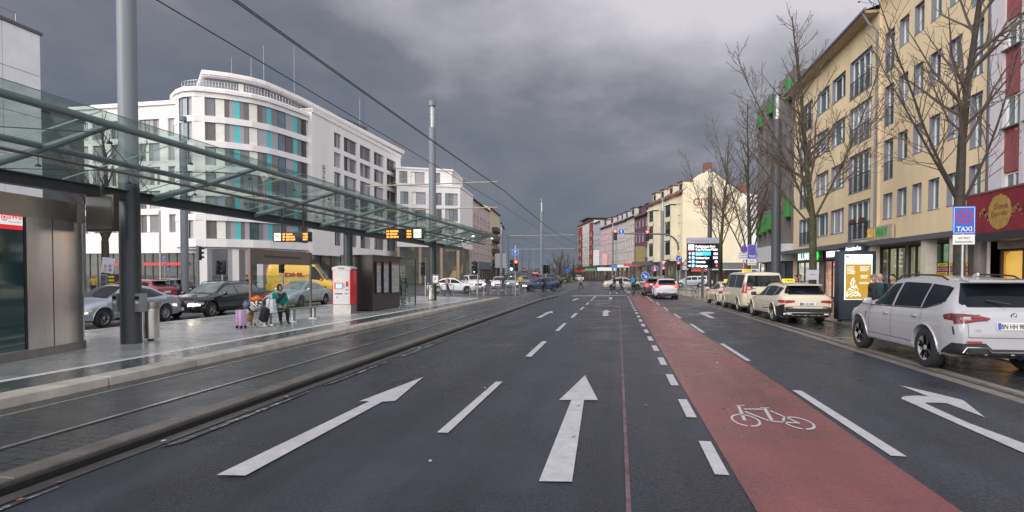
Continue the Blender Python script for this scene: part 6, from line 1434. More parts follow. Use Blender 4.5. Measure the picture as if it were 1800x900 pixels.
def car(kind, name, label, cat, loc, heading, pm, group=None, taxi=False, plate=None, lights='off', brake=False, spokes=5, dark_rim=False, detail=True, black_bumper=False, rails=False, tailm=None, decal=None, scale=1.0, glassm=None):
    """loc = ground point of the car's middle; heading = direction of travel, degrees from +x anticlockwise"""
    K = KINDS_CAR[kind]; L_, r, wb = K['L'], K['r'], K['wb']; xf = L_ - K['fo']; xr = xf - wb
    t = thing(name, label, cat, loc, R(heading), group); t.scale = (scale,) * 3 if not isinstance(scale, tuple) else scale
    hw = float(np.interp(xr, [p[0] for p in K['w']], [p[1] for p in K['w']]))
    if kind not in CARS:
        v, f = body_mesh(K)
        me = eval_bool(v, f, [(x, sy * (hw - .27), sy * (hw + .3), r, r + .055) for x in (xf, xr) for sy in (-1, 1)])
        me.polygons.foreach_set('use_smooth', [True] * len(me.polygons)); me.set_sharp_from_angle(angle=R(38))
        CARS[kind] = me; CARS[kind + 't'] = BVHTree.FromPolygons([q.co.copy() for q in me.vertices], [tuple(p.vertices) for p in me.polygons])
    me = CARS[kind].copy(); tree = CARS[kind + 't']; me.materials.clear(); me.materials.append(pm); me.materials.append(M_under)
    T0 = Matrix.Translation((-L_ / 2, 0, 0)); me.transform(T0)
    body = bpy.data.objects.new('body', me); COL.objects.link(body); body.parent = t
    gm = glassm or M_cglass
    def part(nm, fn, mats, smooth=True):
        b = MB(); fn(b)
        if not b.v: return
        b.v = [(x - L_ / 2, y, z) for x, y, z in b.v]; return b.build(nm, mats, t, smooth=smooth, angle=50)
    tf = lambda s: float(np.interp(s, [p[0] for p in K['t']], [p[1] for p in K['t']])); bf = lambda s: float(np.interp(s, [p[0] for p in K['belt']], [p[1] for p in K['belt']]))
    wf = lambda s: float(np.interp(s, [p[0] for p in K['w']], [p[1] for p in K['w']])); wrf = lambda s: float(np.interp(s, [p[0] for p in K['wr']], [p[1] for p in K['wr']]))
    s0, s1 = K['dlo']
    bands = []; cur = s0
    for c, g in sorted(K['pil']):
        bands.append((cur, c - g / 2)); cur = c + g / 2
    bands.append((cur, s1))
    for side in 'LR':
        for (a_, c_) in bands:
            if c_ - a_ < .08: continue
            ss = np.linspace(a_, c_, 9); lo = [(q, bf(q) + .035 + K['rise'] * max(0, (s0 + .55 - q) / .55)) for q in ss]; hi = [(q, tf(q) - .13) for q in ss]
            keep = [(l, h) for l, h in zip(lo, hi) if h[1] - l[1] > .015]
            if len(keep) < 3: continue
            pts = [l for l, h in keep] + [h for l, h in keep][::-1]
            part('side_window', lambda b: drape(b, tree, pts, side, 0, .007), gm)
    # windscreen and rear window
    tp = K['t']; zb_, zr_ = bf(s1), tf(s1)
    sA = [p for p in tp if p[0] > L_ * .5 and p[1] < tf(L_ * .5) - .02]
    sT = sA[0][0] - .04; sB = [p for p in sA if p[1] < bf(p[0]) + .22][0][0] + .02
    wA, wB_ = wrf(sT) - .09, wrf(sB) - .03
    part('windscreen', lambda b: drape(b, tree, [(sT, -wA), (sB, -wB_), (sB, wB_), (sT, wA)], 'T', 0, .007), gm)
    if kind == 'sedan':
        part('rear_window', lambda b: drape(b, tree, [(.72, -.56), (1.38, -.50), (1.38, .50), (.72, .56)], 'T', 0, .007), gm)
    elif kind != 'cargo':
        zb2 = max(p[1] for p in tp[:3]) + .035; zt2 = [p[1] for p in tp if p[0] > .1][0]; zt2 = {'suv': 1.565, 'estate': 1.37, 'van': 1.74, 'hatch': 1.37}[kind]
        wl_, wu_ = {'suv': (.715, .60), 'estate': (.675, .54), 'van': (.78, .68), 'hatch': (.62, .52)}[kind]
        rp = [(-wl_, zb2 + .05), (-wl_ * .9, zb2), (wl_ * .9, zb2), (wl_, zb2 + .05), (wu_, zt2), (-wu_, zt2)]
        part('rear_window', lambda b: drape(b, tree, rp, 'B', 0, .014), gm)
        if kind in ('suv', 'estate', 'hatch'):
            part('rear_spoiler', lambda b: (b.rbox((s0 - (.22 if kind != 'hatch' else .22), 0, zt2 + .055), (.30, 2 * wu_ + .06, .035), .012, ry=-.12)), pm)
            part('rear_wiper', lambda b: b.seg((.1, .0, zb2 + .06), (.19, .33, zb2 + .12), .012, n=5), M_trim)
    for x in (xf, xr):
        for sy in (-1, 1): wheel(t, x - L_ / 2, sy * (hw - .118), r, sy, spokes, dark_rim)
    # rear lights, plate, bumper
    tm = M_brake if brake else (tailm or M_tail); zc = tp[0][1]
    def tail(b, sy):
        Y = lambda y: sy * y
        if kind == 'suv': P = [(Y(.36), .99), (Y(.42), .945), (Y(.62), .925), (Y(.875), .88), (Y(.885), 1.0), (Y(.84), 1.055), (Y(.64), 1.05)]
        elif kind == 'estate': P = [(Y(.42), .80), (Y(.62), .77), (Y(.855), .76), (Y(.865), .85), (Y(.70), .875), (Y(.45), .865)]
        elif kind in ('van', 'cargo'): P = [(Y(.76), .92), (Y(.88), .92), (Y(.785), 1.40), (Y(.68), 1.40)]
        elif kind == 'hatch': P = [(Y(.52), .82), (Y(.80), .80), (Y(.84), 1.06), (Y(.66), 1.02)]
        else: P = [(Y(.45), .76), (Y(.86), .74), (Y(.86), .89), (Y(.48), .90)]
        drape(b, tree, P, 'B', 0, .008, .06)
        Q = {'suv': [(.02, .93), (.34, .95), (.40, 1.02), (.22, 1.06), (.02, 1.05)], 'estate': [(.0, .77), (.40, .79), (.36, .87), (.0, .88)], 'van': [(.02, .92), (.20, .94), (.17, 1.42), (.04, 1.42)], 'cargo': [(.02, .92), (.16, .94), (.14, 1.42), (.04, 1.42)], 'hatch': [(.02, .82), (.26, .86), (.32, 1.08), (.08, 1.04)], 'sedan': [(.02, .75), (.32, .78), (.28, .89), (.02, .91)]}[kind]
        drape(b, tree, Q, 'L' if sy > 0 else 'R', 0, .008, .06)
    for sy in (-1, 1): part('tail_light', lambda b: tail(b, sy), tm)
    def xback(y, z): h = tree.ray_cast(Vector((-3, y, z)), Vector((1, 0, 0))); return h[0].x if h[0] else 0
    def xfront(y, z): h = tree.ray_cast(Vector((L_ + 3, y, z)), Vector((-1, 0, 0))); return h[0].x if h[0] else L_
    zp = {'suv': .86, 'estate': .74, 'van': .74, 'cargo': .62, 'hatch': .50, 'sedan': .56}[kind]; yp = 0
    def platef(b, x, z, back=True):
        s = -1 if back else 1; b.box((x + s * .012, 0, z), (.02, .54, .125), 0); b.quad((x + s * .0235, .262 * -s, z - .056), (x + s * .0235, .215 * -s, z - .056), (x + s * .0235, .215 * -s, z + .056), (x + s * .0235, .262 * -s, z + .056), 1)
        if plate and detail: b.text(plate, .115, (x + s * .023, -.01 * s + .0, z - .042), (0, s, 0), (0, 0, 1), 2, width=.40, bold=.02, lift=.002)
    part('number_plate', lambda b: platef(b, xback(0, zp), zp), [M_plate, M_pblue, M_black], False)
    part('number_plate', lambda b: platef(b, xfront(0, .42), .42, False), [M_plate, M_pblue, M_black], False)
    bm_ = M_trim if (black_bumper or kind in ('suv',)) else None
    if bm_:
        z1 = {'suv': .46, 'estate': .60}.get(kind, .42)
        if kind == 'suv':
            part('rear_bumper', lambda b: (drape(b, tree, [(-.92, .36), (-.86, .36), (.86, .36), (.92, .36), (.78, .56), (.44, .565), (.34, .47), (-.34, .47), (-.44, .565), (-.78, .56)], 'B', 0, .012, .08), drape(b, tree, [(.0, .36), (.46, .36), (.36, .44), (.16, .56), (.0, .56)], 'L', 0, .012, .08), drape(b, tree, [(.0, .36), (.46, .36), (.36, .44), (.16, .56), (.0, .56)], 'R', 0, .012, .08)), M_trim)
            part('bumper_trim', lambda b: b.tube([(-.012, .80, .40), (-.02, .74, .49), (-.02, .42, .49), (-.03, .36, .42), (-.03, -.36, .42), (-.02, -.42, .49), (-.02, -.74, .49), (-.012, -.80, .40)], .014, 6), M_chrome)
        else:
            part('rear_bumper', lambda b: (drape(b, tree, [(-.90, .28), (.90, .28), (.91, .67), (.60, .58), (-.60, .58), (-.91, .67)], 'B', 0, .010, .08), drape(b, tree, [(.0, .28), (.62, .30), (.66, .58), (.0, .74)], 'L', 0, .010, .08), drape(b, tree, [(.0, .28), (.62, .30), (.66, .58), (.0, .74)], 'R', 0, .010, .08)), M_black)
            part('bumper_trim', lambda b: (b.tube([(-.035, .80, .36), (-.05, .70, .42), (-.05, -.70, .42), (-.035, -.80, .36)], .018, 6), b.rbox((-.02, .68, .37), (.03, .30, .09), .02), b.rbox((-.02, -.68, .37), (.03, .30, .09), .02)), M_chrome)
    else:
        part('rear_bumper', lambda b: drape(b, tree, [(-.72, K['b'] + .11), (.72, K['b'] + .11), (.62, K['b'] + .24), (-.62, K['b'] + .24)], 'B', 0, .01, .08), M_trim)
    part('reflector', lambda b: [drape(b, tree, [(sy * .5, z_), (sy * .74, z_), (sy * .74, z_ + .035), (sy * .5, z_ + .035)], 'B', 0, .016) for sy in (-1, 1) for z_ in ({'suv': (.565,), 'estate': (.60,)}.get(kind, (.44,)))], M_tail)
    # front lights and grille
    zh = bf(L_) - .16 if kind not in ('van', 'cargo') else .86
    hm = M_head if lights == 'on' else M_headoff
    def headl(b, sy):
        y0, y1 = (.42, .80) if kind != 'cargo' else (.55, .9)
        drape(b, tree, [(sy * y0, zh - .05), (sy * (y1), zh - .02), (sy * (y1 - .02), zh + .09), (sy * (y0 + .04), zh + .07)], 'F', 0, .008, .06, L_)
        drape(b, tree, [(L_ - .04, zh - .03), (L_ - .40, zh + .03), (L_ - .42, zh + .10), (L_ - .04, zh + .09)], 'L' if sy > 0 else 'R', 1, .008, .06)
    for sy in (-1, 1): part('head_light', lambda b: headl(b, sy), [hm, M_headoff])
    part('grille', lambda b: (drape(b, tree, [(-.38, zh - .07), (.38, zh - .07), (.36, zh + .08), (-.36, zh + .08)], 'F', 0, .008, .1, L_), drape(b, tree, [(-.55, K['b'] + .06), (.55, K['b'] + .06), (.5, K['b'] + .17), (-.5, K['b'] + .17)], 'F', 0, .008, .1, L_)), M_trim)
    # mirrors, handles, sill, seams
    sm = s1 - .30
    for sy in (-1, 1):
        part('wing_mirror', lambda b: (b.rbox((sm + .06, sy * (wf(sm) + .075), bf(sm) + .10), (.13, .20, .15), .045), b.box((sm + .05, sy * (wf(sm) - .02), bf(sm) + .05), (.06, .14, .04))), pm if kind != 'estate' or not taxi else M_trim)
        sq = K['seams'][:-1]
        def hand2(b):
            for q in sq:
                x = q + .20
                h = tree.ray_cast(Vector((x, sy * 3, bf(x) - .13)), Vector((0, -sy, 0)))
                if h[0]: b.rbox((x, h[0].y + sy * .018, bf(x) - .13), (.19, .035, .032), .014)
        if detail:
            part('door_handle', hand2, pm)
            def seams(b):
                S_ = 'L' if sy > 0 else 'R'
                for q in K['seams']:
                    drape(b, tree, [(q - .005, K['b'] + .18), (q + .005, K['b'] + .18), (q + .005, bf(q) + .02), (q - .005, bf(q) + .02)], S_, 0, .003, .12)
                a_, c_ = xr + r + .09, xf - r - .09
                drape(b, tree, [(a_, K['b'] + .17), (c_, K['b'] + .17), (c_, K['b'] + .181), (a_, K['b'] + .181)], S_, 0, .003, .2)
            part('door_gap', seams, mat('panel_gap_dark', (.03, .03, .03), .6, var=0))
            part('sill_trim', lambda b: drape(b, tree, [(xr + r + .07, K['b'] + .045), (xf - r - .07, K['b'] + .045), (xf - r - .07, K['b'] + .11), (xr + r + .07, K['b'] + .11)], 'L' if sy > 0 else 'R', 0, .008, .2), M_trim if kind != 'suv' else pm)
            def arch(b):
                for x in (xf, xr):
                    pts = []
                    for i in range(15):
                        a_ = math.pi * i / 14 * 1.1 - .157; px_, pz_ = x + math.cos(a_) * (r + .07), r + math.sin(a_) * (r + .07)
                        h = tree.ray_cast(Vector((px_, sy * 3, pz_)), Vector((0, -sy, 0)))
                        if h[0] and abs(h[0].y) > hw - .2: pts.append((px_, h[0].y + sy * .004, pz_))
                    if len(pts) > 3: b.tube(pts, .018, 5)
            part('wheel_arch', arch, pm)
    if detail and kind in ('suv', 'estate', 'hatch', 'van'):
        part('tailgate_gap', lambda b: ([drape(b, tree, [(sy * .70, .66), (sy * .707, .66), (sy * .745, zc + .12), (sy * .738, zc + .12)], 'B', 0, .003, .12) for sy in (-1, 1)], drape(b, tree, [(-.70, .655), (.70, .655), (.70, .665), (-.70, .665)], 'B', 0, .003, .15)), mat('panel_gap_dark', (.03, .03, .03), .6, var=0))
    if rails:
        for sy in (-1, 1):
            part('roof_rail', lambda b: b.tube([(s0 + .30, sy * (wrf(1.5) - .05), tf(s0 + .30) - .03)] + [(q, sy * (wrf(q) - .04), tf(q) + .025) for q in np.linspace(s0 + .5, s1 - .95, 6)] + [(s1 - .80, sy * (wrf(2.5) - .05), tf(s1 - .80) - .03)], .016, 6), M_trim)
    if taxi:
        z = max(p[1] for p in tp); x = s1 - 1.45 if kind != 'van' else 3.2
        sg_ = part('taxi_sign', lambda b: (b.rbox((x, 0, z + .07), (.13, .46, .13), .03), b.text('TAXI', .10, (x - .067, 0, z + .035), (0, -1, 0), (0, 0, 1), 1, width=.34, bold=.03, lift=.002), b.text('TAXI', .10, (x + .067, 0, z + .035), (0, 1, 0), (0, 0, 1), 1, width=.34, bold=.03, lift=.002)), [emat('taxi_yellow', (.95, .72, .04), .55), M_black])
    if kind == 'suv':
        part('shark_fin', lambda b: b.rbox((1.05, 0, tf(1.05) + .035), (.17, .045, .075), .02, ry=.25), pm)
        part('tail_light_inner', lambda b: [b.tube([(xback(sy * y, z) - .012, sy * y, z) for y, z in ((.40, .985), (.62, .99), (.70, 1.03), (.78, 1.03), (.82, .97), (.78, .94), (.70, .945), (.62, .965), (.42, .965))], .011, 6, 0) for sy in (-1, 1)] + [b.rbox((xback(sy * .74, .985) - .012, sy * .74, .985), (.012, .13, .055), .006, 1) for sy in (-1, 1)], [M_tail, mat('tail_clear', (.40, .38, .42), .15, var=0)])
        part('side_vent', lambda b: [drape(b, tree, [(.10, .70), (.13, .70), (.16, .84), (.13, .84)], q, 0, .008, .1) for q in 'LR'] + [drape(b, tree, [(3.46, .72), (3.48, .72), (3.46, .90), (3.43, .90)], q, 0, .008, .1) for q in 'LR'], M_trim)
        part('badge', lambda b: (b.disc((xback(0, 1.035) - .012, 0, 1.035), (-1, 0, 0), .047, 0, 24), b.disc((xback(0, 1.035) - .014, 0, 1.035), (-1, 0, 0), .034, 1, 24), b.add([(xback(0, 1.035) - .016, 0, 1.035), (xback(0, 1.035) - .016, .030, 1.035), (xback(0, 1.035) - .016, .021, 1.056), (xback(0, 1.035) - .016, 0, 1.065)], [(0, 1, 2, 3), (3, 2, 1, 0)], 2), b.add([(xback(0, 1.035) - .016, 0, 1.035), (xback(0, 1.035) - .016, -.030, 1.035), (xback(0, 1.035) - .016, -.021, 1.014), (xback(0, 1.035) - .016, 0, 1.005)], [(0, 1, 2, 3), (3, 2, 1, 0)], 2), b.text('iX3', .06, (xback(.55, .77) - .008, .56, .76), (0, -1, 0), (0, 0, 1), 3, bold=.01)), [M_black, M_plate, mat('badge_blue', (.03, .15, .4), .3, var=0), M_chrome], False)
        part('window_trim', lambda b: [b.tube([(q, sy * (abs(tree.ray_cast(Vector((q, sy * 3, bf(q) + .02 + K['rise'] * max(0, (s0 + .55 - q) / .55))), Vector((0, -sy, 0)))[0].y) + .006), bf(q) + .02 + K['rise'] * max(0, (s0 + .55 - q) / .55)) for q in np.linspace(s0 + .06, s1 - .1, 14)], .010, 5) for sy in (-1, 1)], M_trim)
    if decal: decal(t, part, tree, K)
    return t
M_taxi = paint('taxi_ivory', (.60, .545, .42), .2); M_suvw = paint('mineral_white', (.38, .38, .405), .14, .1)
zg = .022
CG = 'ivory taxis waiting in the bay'
def place(kind, px_side_front, px_side_rear, width_side=1, z=zg):
    """ground points where the visible front and rear wheels touch -> centre and heading"""
    K = KINDS_CAR[kind]; A_, B_ = G(*px_side_front, z), G(*px_side_rear, z)
    d = (A_ - B_).normalized(); side = Vector((-d.y, d.x, 0)) * width_side
    midw = (A_ + B_) / 2; xf = K['L'] - K['fo']; xm = (xf + xf - K['wb']) / 2; c = midw - d * (xm - K['L'] / 2) - side * (float(np.interp(1, [0, 1], [0, 1])) * (K['W'] / 2 - .06))
    return (c.x, c.y, z), math.degrees(math.atan2(d.y, d.x))
def along(kind, px, py, heading, side, at='rear', z=zg, dy=0.):
    """visible wheel at px,py; heading fixed"""
    K = KINDS_CAR[kind]; A_ = G(px, py, z); d = Vector((math.cos(R(heading)), math.sin(R(heading)), 0)); s = Vector((-d.y, d.x, 0)) * side
    xf = K['L'] - K['fo']; xw = xf if at == 'front' else xf - K['wb']; c = A_ - d * (xw - K['L'] / 2) - s * (K['W'] / 2 - .03); return (c.x, c.y, z)
def suv_front(K): pass
car('suv', 'parked_suv', 'dirty white suv parked half on the kerb with dark alloy wheels', 'car', along('suv', 1622, 645, 91.0, 1), 91.0, M_suvw, plate='BN HH 989', dark_rim=True, rails=True, tailm=M_taild, glassm=M_cglass_b, scale=(1.02, 1.0, 1.05))
car('estate', 'estate_taxi', 'ivory estate taxi with black rear bumper, nearest of the waiting taxis', 'taxi', along('estate', 1356.5, 565.5, 91.6, 1), 91.6, M_taxi, CG, True, plate='BN JX 638', black_bumper=True, glassm=M_cglass_b, rails=True)
car('van', 'van_taxi', 'tall ivory van taxi between two lower taxis', 'taxi', along('van', 1296, 548, 91.4, 1), 91.4, M_taxi, CG, True, plate='BN TX 417', glassm=M_cglass)
car('sedan', 'saloon_taxi', 'ivory saloon taxi at the head of the taxi queue', 'taxi', along('sedan', 1257.5, 536.7, 91.5, 1), 91.5, M_taxi, CG, True, plate='BN TX 202', scale=.95)
hp = G(1172, 526); car('hatch', 'white_hatchback', 'small white hatchback stopped at the signals with brake lights on', 'car', (hp.x, hp.y + 1.97, 0), 90, paint('plain_white', (.62, .64, .68)), brake=True, plate='BN KA 51')
hp = G(1150, 520.5); car('hatch', 'dark_hatchback', 'dark grey car stopped beside the white hatchback with orange tail lights', 'car', (hp.x, hp.y + 2.0, 0), 92, paint('dark_grey', (.05, .045, .045)), brake=True, plate='K AB 12', detail=False)
# bus road, facing the observer
HB = -88
def front_car(kind, px, py, *a, heading=HB, **k): return car(kind, *a[:3], along(kind, px, py, heading, 1, 'front', .001), heading, *a[3:], **k)
front_car('sedan', 184, 576, 'silver_saloon', 'silver saloon seen in profile behind the near mast', 'car', paint('silver_blue', (.40, .45, .52), .25, .5), lights='on', plate='BN AD 300', spokes=7)
front_car('estate', 373, 558.5, 'black_estate', 'black estate car with lit headlights behind the lilac suitcase', 'car', paint('black', (.008, .009, .013), .15), lights='on', plate='BN NC 74', rails=True, glassm=mat('car_glass_pale', (.14, .17, .17), .06, var=.4, vs=2, ior=1.7))
front_car('sedan', 530, 541, 'pale_saloon', 'pale blue grey saloon behind the seated woman', 'car', paint('pale_blue_grey', (.42, .48, .52), .25, .4), plate='BN PB 8', glassm=mat('car_glass_pale', (.14, .17, .17), .06, var=.4, vs=2, ior=1.7))
def dhl(t, part, tree, K):
    part('lettering', lambda b: (b.text('DHL', .42, (2.55, -1.035, 1.62), (1, 0, 0), (0, 0, 1), 0, width=1.75, bold=.05), b.quad((1.2, -1.034, 1.72), (1.6, -1.034, 1.72), (1.62, -1.034, 1.77), (1.22, -1.034, 1.77), 0), b.quad((3.45, -1.034, 1.72), (3.85, -1.034, 1.72), (3.87, -1.034, 1.77), (3.47, -1.034, 1.77), 0)), mat('courier_red', (.42, .02, .02), .4), False)
    part('side_trim', lambda b: b.rbox((2.9, -1.03, .62), (1.9, .03, .12), .01), M_trim)
p = PX(533, 51); car('cargo', 'courier_van', 'yellow courier van with red letters crossing behind the ticket machine', 'van', (p.x, p.y, 0), 14, paint('courier_yellow', (.80, .47, .015), .3), decal=dhl, detail=False, plate='BN DP 90')
BG = 'cars queued at the far crossing'
for kind, px, D, hd, lab, pm, kw in (
    ('sedan', 795, 55, 10, 'white saloon crossing behind the second mast', paint('pearl_white', (.68, .68, .68)), {}),
    ('suv', 832, 62, -62, 'white suv waiting beyond the glass shelter', paint('pearl_white', (.68, .68, .68)), dict(lights='on')),
    ('hatch', 876, 70, -80, 'little white car with a black grille behind the railings', paint('plain_white', (.62, .64, .68)), dict(lights='on')),
    ('sedan', 901, 75, -80, 'silver car with bright headlights behind the crossing signals', paint('silver_blue', (.40, .45, .52), .25, .5), dict(lights='on')),
    ('estate', 922, 82, -82, 'grey car in the queue behind the blue car', paint('mid_grey', (.17, .17, .19), .25, .4), dict(lights='on')),
    ('hatch', 950, 62, 195, 'blue car behind the cyclist at the crossing', paint('deep_blue', (.012, .03, .09)), dict(lights='on')),
    ('sedan', 1096, 66, 2, 'silver saloon crossing behind the two pedestrians', paint('silver_warm', (.42, .41, .38), .25, .5), {}),
    ('estate', 1140, 71, 158, 'olive grey estate turning beside the blue arrow sign', paint('olive_grey', (.16, .15, .12), .25, .4), {}),
    ('hatch', 1211, 76, 180, 'silver car parked on the square behind the parking board', paint('silver_light', (.50, .53, .56), .25, .4), {}),
    ('hatch', 1227, 84, 185, 'white car half hidden behind the lamp mast on the square', paint('plain_white', (.62, .64, .68)), {}),
    ('hatch', 1019, 140, -75, 'white car parked at the foot of the red striped block', paint('plain_white', (.62, .64, .68)), {}),
    ('estate', 284, 42, 174, 'dark blue estate parked in front of the hotel lobby', paint('midnight', (.02, .025, .045)), dict(lights='on')),
    ('estate', 230, 35, 182, 'red car half hidden behind the near mast', paint('tomato', (.30, .03, .04)), {}),
    ):
    p = PX(px, D); z = 0 if kind else 0
    car(kind, 'parked_car' if 'parked' in lab else 'distant_car', lab, 'car', (p.x, p.y, .046 if 'square' in lab else 0.001), hd, pm, None if ('parked' in lab or 'hidden' in lab or 'crossing' in lab) else BG, detail=False, plate='BN', **kw)
for px, D, lab, col in ((921, 225, 'dark red car farthest up the rising road', (.25, .03, .04)), (941, 180, 'white car with tail lights climbing the rising road', (.5, .5, .5)), (949, 170, 'red car climbing the rising road', (.32, .03, .04)), (919, 140, 'grey car coming down the rising road with headlights', (.2, .2, .22)), (902, 150, 'dark car coming down behind the railings with headlights', (.06, .06, .07))):
    p = PX(px, D); up = 'climb' in lab or 'up the' in lab
    car('hatch', 'distant_car', lab, 'car', (p.x, p.y, RZ(p.y) + .02), 100 if up else -80, paint(lab[:8], col), 'cars on the rising road', detail=False, brake=up, lights='off' if up else 'on')
# ------------------------------------------------------------------ bare street trees
M_bark = mat('bark', (.042, .034, .029), .85, var=.35, vs=8, bump=.6, bs=25); M_moss = mat('mossy_bark', (.055, .058, .028), .9, var=.5, vs=5, bump=.6, bs=25); M_twig = mat('twig', (.10, .075, .06), .85, var=.25); M_leafb = mat('dry_leaf', (.28, .13, .04), .8)
def tree(label, loc, h, tr, fork, leaders, seed, moss=.5, group='bare street trees', leaves=0, twigm=None, tmin=.012, dens=1.5, side=.42):
    """trunk to the fork, a few near-upright leaders (lean deg, turn deg, length share), limbs all along them, twigs on those"""
    rr = random.Random(seed); t = thing('bare_tree', label, 'tree', loc, group=group); tb = MB(); cb = MB(); tips = []
    top = Vector((rr.uniform(-.1, .1), rr.uniform(-.1, .1), fork))
    tb.tube([Vector((0, 0, -.1)), Vector((0, 0, .35)), top * .5 + Vector((rr.uniform(-.05, .05), rr.uniform(-.05, .05), 0)), top], [tr * 1.3, tr * 1.02, tr * .92, tr * .86], 12)
    def limb(p, d, ln, r, k):
        n = 6 if k == 0 else 4; q = [p]; dd = d.copy(); rs = [r]
        for i in range(n):
            dd = (dd + Vector((rr.uniform(-1, 1), rr.uniform(-1, 1), rr.uniform(-.5, .6))) * (.07 if k == 0 else .17) + Vector((0, 0, .05 if k == 0 else .13))).normalized()
            q.append(q[-1] + dd * ln / n); rs.append(max(tmin * .8, r * (1 - .80 * (i + 1) / n)))
        (tb if k == 0 else cb).tube(q, rs, 8 if k == 0 else (5 if k == 1 else 3)); tips.append(q[-1])
        if k >= 4 or ln < .35: return
        m = int((ln / (.40 if k == 0 else .42) if k < 2 else ln / .30) * dens)
        for j in range(m):
            f = (.14 if k == 0 else .2) + (.84 if k == 0 else .78) * (j + rr.random()) / max(1, m); i = min(n - 1, int(f * n)); a = q[i].lerp(q[i + 1], f * n - i); dl = (q[i + 1] - q[i]).normalized()
            ax = dl.orthogonal().normalized(); ax.rotate(Matrix.Rotation(rr.uniform(0, 6.283), 3, dl)); nd = dl.copy(); nd.rotate(Matrix.Rotation(R(rr.uniform(32, 62)), 3, ax))
            rl = rs[i] * rr.uniform(.35, .55); L2 = ln * (1 - f * .75) * rr.uniform(.8, 1.1) * (side if k == 0 else .46)
            if L2 > .22: limb(a, nd, L2, max(tmin, rl), k + 1)
    for i, (le, tu, sh) in enumerate(leaders):
        d = Vector((math.sin(R(le)) * math.cos(R(tu)), math.sin(R(le)) * math.sin(R(tu)), math.cos(R(le)))); limb(top - Vector((0, 0, .12 * i)), d, (h - fork) * sh, tr * (.78 if i == 0 else .29), 0)
    tb.build('trunk', M_moss if moss > .3 else M_bark, t, smooth=True); cb.build('crown', twigm or M_twig, t, smooth=True)
    if leaves:
        lb = MB()
        for p in rr.sample(tips, min(leaves, len(tips))):
            s = rr.uniform(.03, .055); d = Vector((rr.uniform(-1, 1), rr.uniform(-1, 1), rr.uniform(-1, 1))).normalized(); e_ = d.orthogonal(); f_ = d.cross(e_); lb.add([p, p + e_ * s, p + e_ * s + f_ * s, p + f_ * s], [(0, 1, 2, 3)])
        lb.build('dry_leaves', M_leafb, t)
    return t
p = PX(1428, 26.3); tree('bare tree with mossy forked trunk in front of the sand coloured house', (p.x, p.y, .05), 13.8, .175, 4.4, [(4, 170, 1.0), (27, 195, .92), (25, 10, .95), (20, 100, .8), (42, 170, .55)], 12, leaves=30)
p = PX(1689, 15.6); tree('bare tree with dark trunk and some dry leaves rising behind the white suv', (p.x, p.y, .05), 12.5, .155, 3.9, [(3, 20, 1.0), (34, 185, .75), (24, 160, .6), (30, 20, .6)], 31, moss=0, leaves=110, side=.40, dens=1.6, tmin=.008)
p = PX(1266, 48); tree('bare tree with green trunk beside the parking guidance board', (p.x, p.y, .05), 13.6, .18, 4.2, [(3, 0, 1.0), (28, 185, .9), (26, 10, .85), (20, 90, .8)], 5, tmin=.014, dens=1.15)
p = PX(1319, 38); tree('bare tree with several upright stems behind the two round parking signs', (p.x, p.y, .05), 13.0, .19, 2.6, [(3, 0, 1.0), (13, 180, .98), (14, 5, .9), (22, 190, .7)], 8, tmin=.012, dens=1.15)
p = PX(186, 46); tree('bare mossy tree seen under the canopy beside a poster board', (p.x, p.y, 0), 14.5, .30, 4.5, [(4, 0, 1.0), (24, 190, .9), (26, 10, .9), (24, 100, .8)], 21, twigm=mat('reddish_twig', (.13, .08, .07), .85), tmin=.014, dens=1.15)
p = PX(984, 150); tree('round bare tree with dense brown crown at the road bend', (p.x, p.y, 0), 8.6, .30, 1.8, [(3, 0, 1.0), (25, 180, .9), (27, 0, .9), (45, 180, .75), (45, 5, .75), (30, 90, .8), (60, 180, .5), (60, 0, .5)], 3, 0, 'distant bare trees', 0, mat('brown_twig', (.17, .125, .09), .9), .035, 1.5)
p = PX(1008, 170); tree('smaller bare brown tree next to the round one at the bend', (p.x, p.y, 0), 6.5, .25, 1.6, [(3, 0, 1.0), (30, 180, .9), (30, 0, .9), (50, 0, .7)], 4, 0, 'distant bare trees', 0, mat('brown_twig', (.17, .125, .09), .9), .035, 1.5)
def bush(label, p, w, h, seed, col=(.06, .09, .03)):
    rr = random.Random(seed); t = thing('bush', label, 'bush', p); b = MB()
    for i in range(420):
        a, e_, k = rr.uniform(0, 6.28), rr.uniform(0, 1), rr.uniform(.55, 1) ; c = Vector((math.cos(a) * w / 2 * k * math.sqrt(1 - e_ * e_ * .8), math.sin(a) * w / 2 * k * math.sqrt(1 - e_ * e_ * .8), .1 + h * e_ * k))
        d = Vector((rr.uniform(-1, 1), rr.uniform(-1, 1), rr.uniform(-1, 1))).normalized(); e2 = d.orthogonal() * .12 * max(1, w / 4); f2 = d.cross(e2.normalized()) * .1 * max(1, w / 4); b.add([c - e2, c - f2, c + e2, c + f2], [(0, 1, 2, 3)], 0 if rr.random() < .6 else 1)
    b.build('foliage', [mat('bush_dark%d' % int(col[0] * 100), col, .8, var=.3), mat('bush_light%d' % int(col[0] * 100), tuple(c * 1.9 for c in col), .8, var=.3)], t)
    b = MB()
    for i in range(5): b.seg((0, 0, 0), (rr.uniform(-.3, .3) * w, rr.uniform(-.3, .3) * w, h * .7), .03, .01, 5)
    b.build('stem', M_bark, t)
p = PX(891, 88); bush('green bush behind the white cars at the far crossing', (p.x, p.y, 0), 3.0, 2.0, 1)
p = PX(975, 120); bush('low green planting on the traffic island at the road bend', (p.x, p.y, 0), 9, 1.3, 2, (.09, .11, .05))
p = PX(1013, 165); bush('dark clipped evergreen by the red striped block', (p.x, p.y, 0), 4, 5, 3, (.03, .05, .03))

